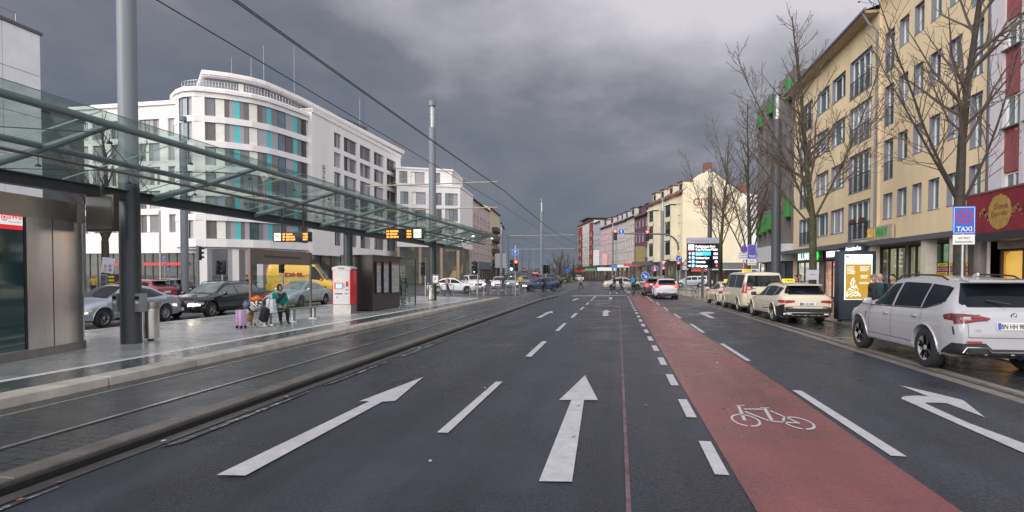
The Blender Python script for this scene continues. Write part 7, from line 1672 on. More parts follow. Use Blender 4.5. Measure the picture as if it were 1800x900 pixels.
# ------------------------------------------------------------------ signals and signs
M_sigred = emat('signal_red', (1.0, .045, .03), 12, (.3, .02, .02)); M_siggrn = emat('signal_green', (.35, 1.0, .75), 5, (.05, .3, .2)); M_sigoff = mat('signal_lens_off', (.015, .015, .014), .2, var=0)
M_blue = mat('sign_blue', (.015, .11, .50), .4, var=.04); M_signw = mat('sign_white', (.68, .68, .68), .4, var=.04); M_signr = mat('sign_red', (.42, .015, .03), .4, var=.05); M_signy = mat('sign_yellow', (.75, .42, .02), .4, var=.03); M_signback = mat('sign_grey_back', (.32, .33, .34), .5, var=.08)
def sig(parent, x, y, z, rz, lit, n=3, s=1.0, name='signal_head'):
    b = MB(); h = .30 * n * s; T = Matrix.Translation((x, y, z)) @ Matrix.Rotation(rz, 4, 'Z'); b.M = T
    b.rbox((0, 0, 0), (.30 * s, .22 * s, h + .06 * s), .03)
    for i in range(n):
        zc = h / 2 - .15 * s - i * .30 * s
        for j in range(10):
            a0, a1 = math.pi * (j / 10 * 1.2 - .1), math.pi * ((j + 1) / 10 * 1.2 - .1); q = lambda a, yy: (.125 * s * math.cos(a), yy, zc + .125 * s * math.sin(a)); b.quad(q(a0, -.11 * s), q(a1, -.11 * s), q(a1, -.28 * s), q(a0, -.28 * s))
    o = b.build(name, M_black, parent, smooth=True)
    for i in range(n):
        b = MB(); b.M = T; zc = h / 2 - .15 * s - i * .30 * s; b.disc((0, -.118 * s, zc), (0, -1, 0), .105 * s, 0, 18)
        m_ = M_sigred if (lit == 'r' and i == 0) else (M_siggrn if (lit == 'g' and i == n - 1) else M_sigoff); b.build('lens', m_, o)
    return o
def rsign(parent, x, y, z, kind, r=.30, rz=0., name='sign_plate'):
    b = MB(); b.M = Matrix.Translation((x, y, z)) @ Matrix.Rotation(rz, 4, 'Z')
    def arrow(ang, k=1.0):
        d = Vector((math.sin(R(ang)), 0, math.cos(R(ang)))); s = Vector((d.z, 0, -d.x)); c = Vector((0, -.018, 0))
        b.poly([c - d * r * .65 - s * r * .1, c - d * r * .65 + s * r * .1, c + d * r * .2 + s * r * .1, c + d * r * .1 + s * r * .42, c + d * r * .70, c + d * r * .1 - s * r * .42, c + d * r * .2 - s * r * .1][::-1], 1)
    if kind in ('up', 'turn', 'down', 'nopark', 'noentry'):
        b.lathe([(0, .006), (r, .006), (r, -.010), (0, -.012)], 28, 3 if kind == 'noentry' else 0, 'Y')
        b.disc((0, -.014, 0), (0, -1, 0), r, 1 if kind != 'nopark' else 3, 28, r * (.93 if kind != 'nopark' else .82))
        if kind == 'up': arrow(0)
        if kind == 'down': arrow(135)
        if kind == 'turn':
            pts = [Vector((-.25 * r + 0, -.018, -.6 * r))] + [Vector((-.25 * r + .3 * r * (1 - math.cos(a)), -.018, .0 + .3 * r * math.sin(a))) for a in (0, .5, 1.0, 1.4)]; pts += [Vector((.3 * r, -.018, .3 * r))]
            for a, c in zip(pts[:-1], pts[1:]): d = (c - a).normalized(); s = Vector((d.z, 0, -d.x)) * r * .10; b.poly([a - s, a + s, c + s, c - s], 1)
            c = Vector((.3 * r, -.018, .3 * r)); b.poly([c + Vector((0, 0, .34 * r)), c + Vector((.42 * r, 0, 0)), c - Vector((0, 0, .34 * r))][::-1], 1)
        if kind == 'nopark':
            d = Vector((.7, 0, -.7)); s = Vector((.7, 0, .7)) * r * .1; c = Vector((0, -.016, 0)); b.poly([c - d * r * .9 - s, c - d * r * .9 + s, c + d * r * .9 + s, c + d * r * .9 - s], 3)
        if kind == 'noentry': b.box((0, -.016, 0), (r * 1.3, .006, r * .36), 1)
    elif kind == 'priority':
        for k, m_ in ((1, 1), (.72, 4)):
            yy = -.012 if k == 1 else -.016; q = [(0, yy, r * k), (-r * k, yy, 0), (0, yy, -r * k), (r * k, yy, 0)]; b.poly(q, m_)
    elif kind == 'yield' or kind == 'warn':
        f = -1 if kind == 'yield' else 1
        for k, m_ in ((1, 3), (.70, 1)):
            yy = -.012 if k == 1 else -.016; q = [(0, yy, r * k * f), (-r * k * .87, yy, -r * k * .5 * f), (r * k * .87, yy, -r * k * .5 * f)]; b.poly(q, m_)
    return b.build(name, [M_blue, M_signw, M_black, M_signr, M_signy], parent)
def pole(parent, h, r=.04, m=None, name='pole'): b = MB(); b.seg((0, 0, 0), (0, 0, h), r, n=12); return b.build(name, m or M_zinc, parent, smooth=True)

# cantilever signal over the straight lanes
p = PX(1192, 57); za, zs_ = H(411, p), H(437, p)
ga = thing('signal_gantry', 'signal post whose arm carries two red lights over the lanes', 'traffic light', (p.x, p.y, 0))
def dx_of(px): return (px - 1192) / 1000 * 57 * .99
M_gan = mat('gantry_grey', (.13, .14, .15), .45, .3, var=.1)
b = MB(); arc = [(0, 0, 0), (0, 0, zs_ - .6), (0, 0, zs_ + .1)] + [(-(1 - math.cos(a)) * 1.55, 0, zs_ + .1 + (za - zs_ - .1) * math.sin(a)) for a in (.25, .55, .85, 1.15, 1.4, 1.57)] + [(dx_of(1081), 0, za + .1)]
b.tube(arc, [.11, .11, .10] + [.09] * 6 + [.06], 12); b.build('arm', M_gan, ga, smooth=True)
b = MB(); b.rbox((0, 0, zs_ - .55), (.34, .3, .5), .05); b.build('amber_box', mat('brown_amber', (.28, .16, .04), .5), ga)
sig(ga, dx_of(1082), 0, za - .0, 0, 'r', 3, 1.18); sig(ga, dx_of(1138.5), 0, za - .12, 0, 'r', 3, 1.18)
rsign(ga, dx_of(1092.5), -.12, za + .28, 'up', .33)
rsign(ga, .05, -.14, H(445.5, p), 'priority', .34); rsign(ga, .06, -.16, H(454.5, p), 'turn', .33)
sig(ga, 0, -.16, H(467, p), 0, 'r', 3, .95)
w = thing('warning_sign', 'white warning triangle on its own post beside the signal gantry', 'sign', (p.x + .75, p.y + .4, 0)); pole(w, H(455, p)); rsign(w, 0, -.06, H(463, p), 'warn', .42); b = MB(); b.box((0, -.06, H(470, p)), (.62, .02, .34)); b.build('plate', M_signw, w)
def post_signal(px, D, heads, label, signs=(), h=None, cat='traffic light', group='small signal posts at the junction'):
    p = PX(px, D); t = thing('signal_post', label, cat, (p.x, p.y, 0.0), group=group)
    pole(t, h or max(H(y, p) for y, *_ in heads) + .5, .06, M_zinc)
    for y, dxx, lit, rz in heads: sig(t, dxx, -.14, H(y, p), rz, lit)
    for y, kind, r in signs: rsign(t, 0, -.1, H(y, p), kind, r)
    return t
post_signal(1166, 62, [(476, 0, 'r', 0)], 'red signal in front of the grey lamp mast', signs=[(461, 'yield', .4)])
post_signal(1206.5, 58, [(471, .3, 'r', 0)], 'red signal behind the warning triangle')
post_signal(1151, 66, [(479, 0, 'r', 0)], 'red signal with a blue disc above the olive grey estate', signs=[(472, 'up', .36)])
post_signal(906, 47, [(466.5, -.28, 'g', 0), (466.5, .10, 'r', 0)], 'post with green and red signals and a large blue arrow disc by the railings', signs=[(443, 'up', .28)], h=4.2)
post_signal(960, 62, [(473, -.2, 'o', .5), (473, .25, 'o', -.5)], 'pair of dark signal heads behind the cyclist')
post_signal(840, 46, [(470, -.16, 'g', -.9)], 'signal seen edge on before the pink corner house')
post_signal(391, 38, [(470, -.2, 'o', .8), (470, .2, 'o', -.6)], 'dark signal heads in the windbreak, nearer its brown post')
post_signal(497, 37, [(467, 0, 'o', .9)], 'dark signal head in front of the yellow van')
post_signal(748, 40, [(472, -.15, 'o', .3)], 'dark signal head beside the double armed mast')
# keep right sign with striped base
p = PX(1134, 58); t = thing('keep_right_sign', 'blue disc with white slanting arrow on a striped post', 'sign', (p.x, p.y, 0)); b = MB()
for i in range(5): b.seg((0, 0, i * .24), (0, 0, i * .24 + .24), .09 - i * .004, n=12, m=i % 2)
b.build('post', [M_signw, mat('orange_band', (.6, .16, .03), .5)], t); rsign(t, 0, -.12, H(485, p), 'down', .42)

# taxi rank signs
def taxi_sign(px, D, y0, y1, yp, label, w):
    p = PX(px, D); t = thing('taxi_rank_sign', label, 'sign', (p.x, p.y, .05)); z1, z0, zp_ = H(y0, p) - .05, H(y1, p) - .05, H(yp, p) - .05
    pole(t, z1 - .05, .032)
    b = MB(); b.rbox((0, -.045, (z0 + z1) / 2), (w, .012, z1 - z0), .005, 0); W_ = w / 2 - .018
    hh = z1 - z0; yy = -.0525
    for (xa, za_, xb, zb_) in ((-W_, z0 + .018, W_, z0 + .03), (-W_, z1 - .03, W_, z1 - .018), (-W_, z0 + .018, -W_ + .012, z1 - .018), (W_ - .012, z0 + .018, W_, z1 - .018)): b.quad((xa, yy, za_), (xb, yy, za_), (xb, yy, zb_), (xa, yy, zb_), 1)
    c = Vector((0, yy, z1 - hh * .37)); r_ = w * .36
    b.disc(c, (0, -1, 0), r_, 3, 28, r_ * .80)
    for s in (-1, 1): d = Vector((.707, 0, .707 * s)); n_ = Vector((-d.z, 0, d.x)) * r_ * .09; c = Vector((0, yy - .002 * (s > 0), c.z)); q = [c - d * r_ * .85 - n_, c + d * r_ * .85 - n_, c + d * r_ * .85 + n_, c - d * r_ * .85 + n_]; b.poly(q, 3)
    b.text('TAXI', hh * .24, (0, yy, z0 + hh * .10), m=1, width=w * .68, bold=.02); b.build('sign_plate', [M_blue, M_signw, M_black, M_signr], t)
    b = MB(); zq = z0 - .015; b.rbox((0, -.045, (zp_ + zq) / 2), (w * .97, .012, zq - zp_), .005, 0); b.text('auf dem', (zq - zp_) * .32, (0, yy, zp_ + (zq - zp_) * .58), m=1, width=w * .5); b.text('Seitenstreifen', (zq - zp_) * .32, (0, yy, zp_ + (zq - zp_) * .18), m=1, width=w * .8); b.build('extra_plate', [M_signw, M_black], t)
taxi_sign(1691, 13.6, 363, 411.5, 430, 'large blue TAXI rank sign above the white suv', .48)
taxi_sign(1321, 33, 430, 455, 466, 'small blue TAXI rank sign above the van taxi', .50)
p = PX(1307, 34); t = thing('no_parking_sign', 'round no parking sign with white plates beside the van taxi', 'sign', (p.x, p.y, .05)); pole(t, H(429, p)); rsign(t, 0, -.05, H(438, p) - .05, 'nopark', .21)
b = MB(); z1, z0 = H(443, p), H(458, p); b.box((-.05, -.05, (z0 + z1) / 2), (.62, .012, z1 - z0), 0)
for i in range(3): b.box((-.03, -.058, z1 - .12 - i * .13), (.42, .004, .035), 1)
b.build('extra_plate', [M_signw, M_gray], t)
# parking guidance board
p = PX(1235, 46); z1, z0, zm_ = H(418, p), H(472, p), H(428, p); wb_ = 54 / 1000 * 46
t = thing('parking_guidance_board', 'dark electronic board listing free parking spaces on two posts', 'sign', (p.x, p.y, .05)); 
b = MB(); b.box((0, 0, (z0 + z1) / 2 - .05), (wb_, .3, z1 - z0)); b.build('housing', mat('board_grey', (.035, .035, .04), .4), t)
b = MB(); b.box((0, -.155, (zm_ + z1) / 2 - .05), (wb_ - .02, .02, z1 - zm_ - .02), 0); b.text('Bertha-von-Suttner-Platz', (z1 - zm_) * .4, (0, -.168, zm_ - .05 + (z1 - zm_) * .32), m=1, width=wb_ * .75); b.build('header', [mat('board_header', (.38, .39, .46), .5), M_gray], t)
E_txt = emat('board_text', (.95, .95, 1), 1.6); E_bl = emat('board_blue', (.03, .55, .85), 1.1); E_rd = emat('board_red', (1, .06, .12), 1.6)
b = MB(); X = lambda f: -wb_ / 2 + wb_ * f; Hh_ = zm_ - z0; Zf = lambda f: z0 - .05 + Hh_ * f; yy = -.156
b.quad((X(.02), yy, Zf(.03)), (X(.98), yy, Zf(.03)), (X(.98), yy, Zf(.98)), (X(.02), yy, Zf(.98)), 0); yy -= .002
b.quad((X(.04), yy, Zf(.76)), (X(.22), yy, Zf(.76)), (X(.22), yy, Zf(.95)), (X(.04), yy, Zf(.95)), 1); b.quad((X(.04), yy - .001, Zf(.71)), (X(.22), yy - .001, Zf(.71)), (X(.22), yy - .001, Zf(.765)), (X(.04), yy - .001, Zf(.765)), 3)
b.text('Parkleitsystem Bonn', Hh_ * .12, (X(.27), yy, Zf(.84)), m=1, align='L', width=wb_ * .60, bold=.03); b.text('freie Parkhaus-Plätze', Hh_ * .12, (X(.27), yy, Zf(.72)), m=1, align='L', width=wb_ * .68, bold=.03)
b.quad((X(.27), yy, Zf(.52)), (X(.74), yy, Zf(.52)), (X(.74), yy, Zf(.67)), (X(.27), yy, Zf(.67)), 2)
for i, (n_, c_, ar) in enumerate((('Stadt', '121', 0), ('Parkhaus Oper', '184', 0), ('Universität', '13', 90), ('Marktgarage', '0', 90))):
    z = Zf(.545 - i * .16); w_ = wb_ * (.19, .42, .30, .36)[i]; b.text(n_, Hh_ * .11, (X(.28), yy - .003, z), m=1, align='L', width=w_, bold=.035); b.text(c_, Hh_ * .12, (X(.95), yy, z), m=3 if c_ == '0' else 1, align='R', bold=.05)
    b.quad((X(.15), yy, z - .03), (X(.24), yy, z - .03), (X(.24), yy, z + Hh_ * .11), (X(.15), yy, z + Hh_ * .11), 2); b.text('P', Hh_ * .12, (X(.195), yy - .002, z), m=1, bold=.04)
    c = Vector((X(.085), yy, z + Hh_ * .05)); d = Vector((0, 0, 1)) if not ar else Vector((1, 0, 0)); s = Vector((d.z, 0, -d.x)); k_ = Hh_ * .06
    for q in ([c - d * k_ - s * k_ * .22, c - d * k_ + s * k_ * .22, c + d * k_ * .4 + s * k_ * .22, c + d * k_ * .4 - s * k_ * .22], [c + d * k_ - s * .001, c - s * k_ * .8, c + s * k_ * .8]): b.poly(q, 1)
b.build('screen', [M_ledoff, E_txt, E_bl, E_rd], t)
b = MB(); b.box((0, .02, z0 / 2), (.17, .22, z0)); b.build('post', mat('board_post', (.07, .08, .10), .5), t)

# gold poster stand
pl_, pr_ = G(1476, 566, .05), G(1541, 560, .05); u0 = pl_.x; p = Vector(((pl_.x + PX(1541, 21).x) / 2, (pl_.y + pr_.y) / 2)); 
D_ = 21.2; ca, cb_ = PX(1476, D_), PX(1541, D_); wA = (cb_ - ca).length; rzp = math.atan2((cb_ - ca).y, (cb_ - ca).x); c = (ca + cb_) / 2; zt_ = H(441, c) - .05
t = thing('poster_stand', 'dark blue backlit poster stand with a gold christmas tree poster', 'poster stand', (c.x, c.y, .05), rzp)
M_navy = mat('stand_navy', (.025, .035, .050), .4, var=.1)
b = MB(); b.rbox((0, .2, zt_ / 2 + .04), (wA, .34, zt_ - .08), .02); b.build('housing', M_navy, t, smooth=True)
b = MB(); b.box((0, .2, .03), (wA * .8, .3, .06)); b.build('foot', M_black, t)
zz0, zz1 = H(527, c) - .05, H(447, c) - .05; X = lambda px: (px - 1508.5) / 65 * wA; yb = .022
b = MB(); b.quad((X(1485), yb, zz0), (X(1534), yb, zz0), (X(1534), yb, zz1), (X(1485), yb, zz1), 0)
g0, g1 = H(526, c) - .05, H(464.5, c) - .05; yb -= .004; b.quad((X(1487), yb, g0), (X(1532), yb, g0), (X(1532), yb, g1), (X(1487), yb, g1), 1); yb -= .003
rp = random.Random(4); hh = g1 - g0
def bar(x, z, w_, h_, m_): b.quad((x, yb, z), (x + w_, yb, z), (x + w_, yb, z + h_), (x, yb, z + h_), m_)
for i in range(6): bar(X(1489), g1 - .10 - i * .05, .36 * rp.uniform(.7, 1), .016, 2)
for i in range(4): bar(X(1512), g1 - .10 - i * .05, .36 * rp.uniform(.7, 1), .016, 2)
for i in range(3): bar(X(1513), g1 - .42 - i * .05, .34 * rp.uniform(.7, 1), .016, 2)
for i in range(2): bar(X(1511), g1 - .68 - i * .05, .42 * rp.uniform(.8, 1), .016, 2)
bar(X(1505), zz1 - .19, .52, .03, 3); bar(X(1487), zz1 - .12, .12, .05, 3)
xc = X(1500)
for k in range(190):
    f = rp.random() ** .6; z = g0 + .1 + (1 - f) * hh * .56; wd = .01 + .30 * f; x = xc + rp.uniform(-wd, wd); s = rp.uniform(.010, .021); b.disc((x, yb - .001, z), (0, -1, 0), s, 2, 5)
b.text('*', .35, (xc, yb, g0 + .08 + hh * .56), m=2, bold=.03)
b.build('poster', [emat('backlit_white', (.80, .95, .97), .85), emat('backlit_gold', (.48, .27, .01), .55), emat('backlit_cream', (1, .95, .85), .8), M_gray], t)

# small white and yellow boards, racks and tree posters
p = PX(1428, 25.4); t = thing('tree_poster', 'white poster boards tied round the mossy forked tree', 'poster', (p.x, p.y, H(492, p)))
z1 = H(474, p) - H(492, p); b = MB(); b.box((0, 0, z1 * .25), (.52, .03, z1 * .46)); b.box((.01, -.01, z1 * .75), (.52, .03, z1 * .46), rx=.05); b.build('board', mat('dirty_white', (.5, .5, .54), .5, var=.15), t)
b = MB(); b.box((.27, .02, z1 * .5), (.03, .06, z1)); b.build('strap', M_black, t)
p = PX(190, 45.2); z0_ = H(480, p); t = thing('tree_poster', 'tilted white campaign poster on the mossy tree under the canopy', 'poster', (p.x, p.y, z0_), .15); hz_ = H(453, p) - z0_
b = MB(); b.box((0, 0, hz_ / 2), (1.0, .04, hz_), 0, ry=.12)
for x, z, m_ in ((-.2, .45, 1), (.18, .45, 2), (-.2, .2, 3), (.18, .2, 4)): b.box((x, -.024, hz_ * z), (.24, .006, hz_ * .2), m_, ry=.12)
b.build('board', [mat('poster_white', (.62, .62, .7), .5), mat('pic_orange', (.5, .3, .12), .6), mat('pic_pink', (.45, .2, .4), .6), mat('pic_yellow', (.5, .42, .15), .6), mat('pic_blue', (.2, .22, .45), .6)], t)
b = MB(); b.box((0, .05, hz_ * .5), (.04, .02, hz_)); b.build('strap', M_black, t)
p = PX(205, 44.5); t = thing('newspaper_box', 'yellow banded newspaper box under the tilted poster', 'newspaper box', (p.x - .3, p.y, 0)); h_ = H(482, p)
b = MB(); b.box((0, 0, h_ / 2 + .2), (.62, .4, h_ - .4)); b.build('case', mat('box_dark', (.05, .05, .05), .5), t)
b = MB()
for i in range(4): b.box((0, -.206, h_ - .2 - i * .28), (.56, .012, .16))
b.build('yellow_band', mat('band_yellow', (.62, .50, .03), .5), t)
b = MB(); b.box((0, 0, .1), (.1, .1, .2)); b.build('foot', M_steel_d, t)
t = thing('newspaper_box', 'grey newspaper box beside the person in yellow', 'newspaper box', (p.x - 1.0, p.y, 0)); b = MB(); b.rbox((0, 0, h_ / 2 + .2), (.6, .4, h_ - .4), .08); b.build('case', mat('box_grey', (.20, .20, .23), .4), t)
b = MB(); b.rbox((0, -.19, h_ - .35), (.46, .05, .4), .03); b.rbox((0, -.19, h_ - .85), (.46, .05, .4), .03); b.build('flap', mat('flap_grey', (.10, .10, .12), .3), t); b = MB(); b.box((0, 0, .1), (.1, .1, .2)); b.build('foot', M_steel_d, t)
u_ = UY - .7
for i, (pa, pb) in enumerate(((1648, 1668), (1670, 1690), (1690, 1703))):
    va, vb = VX(pa, u_), VX(pb, u_); zz0, zz1 = H(485, (u_, va)), H(462, (u_, va)); t = thing('poster_rack', 'rack of yellow and pink event posters behind the suv roof, ' + ('nearest the green lit window', 'between the other two racks', 'nearest the restaurant front')[i], 'poster rack', (u_, (va + vb) / 2, .05))
    b = MB(); L_ = abs(va - vb); rows_ = 3
    b.box((0, 0, (zz0 + zz1) / 2 - .05), (.04, L_ * .92, zz1 - zz0), 0)
    for k in range(rows_):
        zc = zz1 - .05 - (zz1 - zz0) * (k + .5) / rows_; b.box((-.024, 0, zc), (.008, L_ * .86, (zz1 - zz0) / rows_ * .72), 1 + (k % 2)); b.box((-.03, 0, zc), (.006, L_ * .6, (zz1 - zz0) / rows_ * .22), 3)
    b.build('board', [M_black, mat('event_yellow', (.55, .38, .03), .5), mat('event_pink', (.45, .16, .22), .5), mat('event_dark', (.10, .06, .02), .5)], t)
    b = MB(); [b.box((0, s * L_ * .4, zz0 / 2), (.05, .05, zz0)) for s in (-1, 1)]; b.build('leg', M_steel_d, t)
# slim posts, no entry sign on the hotel side
p = PX(282, 37); t = thing('slim_post', 'tall thin pale post beside the no entry sign', 'post', (p.x, p.y, 0)); pole(t, H(370, p), .06, mat('pale_post', (.45, .42, .38), .5)); b = MB(); b.box((0, 0, .05), (.3, .3, .1)); b.build('foot', M_steel_d, t)
p = PX(290, 39); t = thing('no_entry_sign', 'small red no entry sign before the hotel lobby', 'sign', (p.x, p.y, 0)); pole(t, H(450, p)); rsign(t, 0, -.06, H(462, p), 'noentry', .16); rsign(t, 0, -.06, H(454, p), 'up', .14)
p = PX(297.5, 40); t = thing('direction_sign', 'tiny blue disc sign to the side of the no entry sign', 'sign', (p.x, p.y, 0)); pole(t, H(470, p), .03); rsign(t, 0, -.06, H(474, p), 'up', .12)
p = PX(348, 39); t = thing('signal_post', 'slender grey signal column in front of the white hotel pier', 'traffic light', (p.x, p.y, 0)); pole(t, H(432, p), .10, M_steel_g); sig(t, 0, .14, H(445, p), 2.8, 'o')
# pale sign gantries far left of the pole
p = PX(880, 120); t = thing('direction_board', 'grey back of a direction board on two posts beyond the crossing', 'sign', (p.x, p.y, 0)); b = MB(); b.box((0, 0, 4.6), (2.4, .1, 3.0)); b.build('board', M_signback, t); b = MB(); b.seg((-1, .1, 0), (-1, .1, 6), .07); b.seg((1, .1, 0), (1, .1, 6), .07); b.build('post', M_zinc, t)
p = PX(998, 140); t = thing('street_sign', 'small blue pedestrian sign at the road bend', 'sign', (p.x, p.y, 0)); pole(t, H(474, p), .06); b = MB(); b.box((0, -.1, H(475, p)), (1.0, .05, .9)); b.build('sign_plate', M_blue, t)
for px, c_ in ((934, .5), (924, .45), (929, .52)):
    p = PX(px, 200); t = thing('white_flagpole', 'tall white pole on the rising road', 'flagpole', (p.x, p.y, RZ(p.y)), group='white poles on the rising road'); pole(t, H(440 + c_ * 10, p) - RZ(p.y), .06, M_zinc)
# railings
def hoop(p0, p1, label, group, rails=0):
    a, c = Vector(p0), Vector(p1); m = (a + c) / 2; L_ = (c - a).length; t = thing('railing', label, 'railing', (m.x, m.y, m.z), math.atan2((c - a).y, (c - a).x), group)
    b = MB(); h = .92; b.tube([(-L_ / 2, 0, 0), (-L_ / 2, 0, h - .12), (-L_ / 2 + .12, 0, h), (L_ / 2 - .12, 0, h), (L_ / 2, 0, h - .12), (L_ / 2, 0, 0)], .028, 8); b.build('hoop', M_zinc, t, smooth=True)
    b = MB(); b.seg((-L_ / 2, 0, .5), (L_ / 2, 0, .5), .02, n=6)
    for i in range(rails): b.seg((-L_ / 2 + L_ * (i + 1) / (rails + 1), 0, .5), (-L_ / 2 + L_ * (i + 1) / (rails + 1), 0, h), .012, n=5)
    b.build('rail', M_zinc, t, smooth=True)
q0, q1 = G(850, 521, .05), G(925, 515.5, .05)
for i in range(6): a, c = q0.lerp(q1, i / 6), q0.lerp(q1, (i + .86) / 6); hoop(a, c, 'steel railing panel guarding the crossing beyond the platform', 'railings beyond the platform', 4)
q0, q1 = G(764, 522, .1), G(800, 520.5, .1)
for i in range(3): a, c = q0.lerp(q1, i / 3), q0.lerp(q1, (i + .8) / 3); hoop(a, c, 'steel hoop beside the woman in the pink jacket', 'hoops at the end of the glass shelter')
q0, q1 = G(826, 518, .05), G(852, 517, .05)
for i in range(2): a, c = q0.lerp(q1, i / 2), q0.lerp(q1, (i + .9) / 2); hoop(a, c, 'steel rail along the crossing edge beyond the last bin', 'rails along the crossing edge')
# ------------------------------------------------------------------ people
M_skin = mat('skin', (.42, .24, .17), .55, var=.06); M_eye = mat('eye_dark', (.02, .015, .012), .3, var=0); M_lip = mat('lips', (.30, .11, .09), .5, var=0)
def cloth(n, c): return mat('cloth_' + n, c, .85, var=.18, vs=6, bump=.25, bs=14)
BASE = dict(pelvis=(0, 0, .93), spine=(.0, 0, 1.12), chest=(.0, 0, 1.32), neck=(.0, 0, 1.47), throat=(.012, 0, 1.535),
  shL=(0, .175, 1.41), elL=(-.02, .235, 1.13), wrL=(.06, .245, .90), shR=(0, -.175, 1.41), elR=(-.02, -.235, 1.13), wrR=(.06, -.245, .90),
  hiL=(0, .09, .88), knL=(.02, .10, .50), anL=(-.01, .10, .10), toL=(.17, .115, .045), hiR=(0, -.09, .88), knR=(.02, -.10, .50), anR=(-.01, -.10, .10), toR=(.17, -.115, .045))
RAD = dict(pelvis=.135, spine=.128, chest=.145, neck=.062, throat=.052, shL=.075, elL=.052, wrL=.036, hiL=.095, knL=.066, anL=.046, toL=.038)
WALK = dict(knL=(.17, .10, .53), anL=(.27, .10, .12), toL=(.43, .11, .09), knR=(-.02, -.10, .49), anR=(-.30, -.10, .17), toR=(-.15, -.11, .05), elL=(-.14, .24, 1.15), wrL=(-.08, .25, .92), elR=(.04, -.24, 1.14), wrR=(.20, -.23, .95), chest=(.03, 0, 1.32), neck=(.04, 0, 1.47), throat=(.06, 0, 1.535))
SIT = dict(pelvis=(0, 0, .55), spine=(-.04, 0, .74), chest=(-.02, 0, .95), neck=(.02, 0, 1.10), throat=(.045, 0, 1.165), shL=(-.01, .18, 1.04), shR=(-.01, -.18, 1.04), elL=(.05, .26, .76), elR=(.05, -.26, .76), wrL=(.27, .10, .66), wrR=(.27, -.10, .66),
  hiL=(.03, .10, .53), hiR=(.03, -.10, .53), knL=(.43, .13, .52), knR=(.43, -.13, .52), anL=(.42, .13, .11), anR=(.46, -.12, .11), toL=(.60, .15, .05), toR=(.64, -.14, .05))
RIDE = dict(pelvis=(-.10, 0, .98), spine=(.02, 0, 1.14), chest=(.16, 0, 1.30), neck=(.26, 0, 1.41), throat=(.31, 0, 1.46), shL=(.17, .17, 1.36), shR=(.17, -.17, 1.36), elL=(.33, .24, 1.14), elR=(.33, -.24, 1.14), wrL=(.50, .22, 1.06), wrR=(.50, -.22, 1.06),
  hiL=(-.08, .09, .95), hiR=(-.08, -.09, .95), knL=(.27, .10, .74), knR=(.20, -.10, .60), anL=(.10, .11, .44), anR=(.05, -.11, .22), toL=(.24, .12, .36), toR=(.20, -.12, .15))
BONES = [('pelvis', 'spine', 't'), ('spine', 'chest', 't'), ('chest', 'neck', 't'), ('neck', 'throat', 's')]
for s in 'LR': BONES += [('chest', 'sh' + s, 't'), ('sh' + s, 'el' + s, 't'), ('el' + s, 'wr' + s, 't'), ('pelvis', 'hi' + s, 'l'), ('hi' + s, 'kn' + s, 'l'), ('kn' + s, 'an' + s, 'l'), ('an' + s, 'to' + s, 'f')]
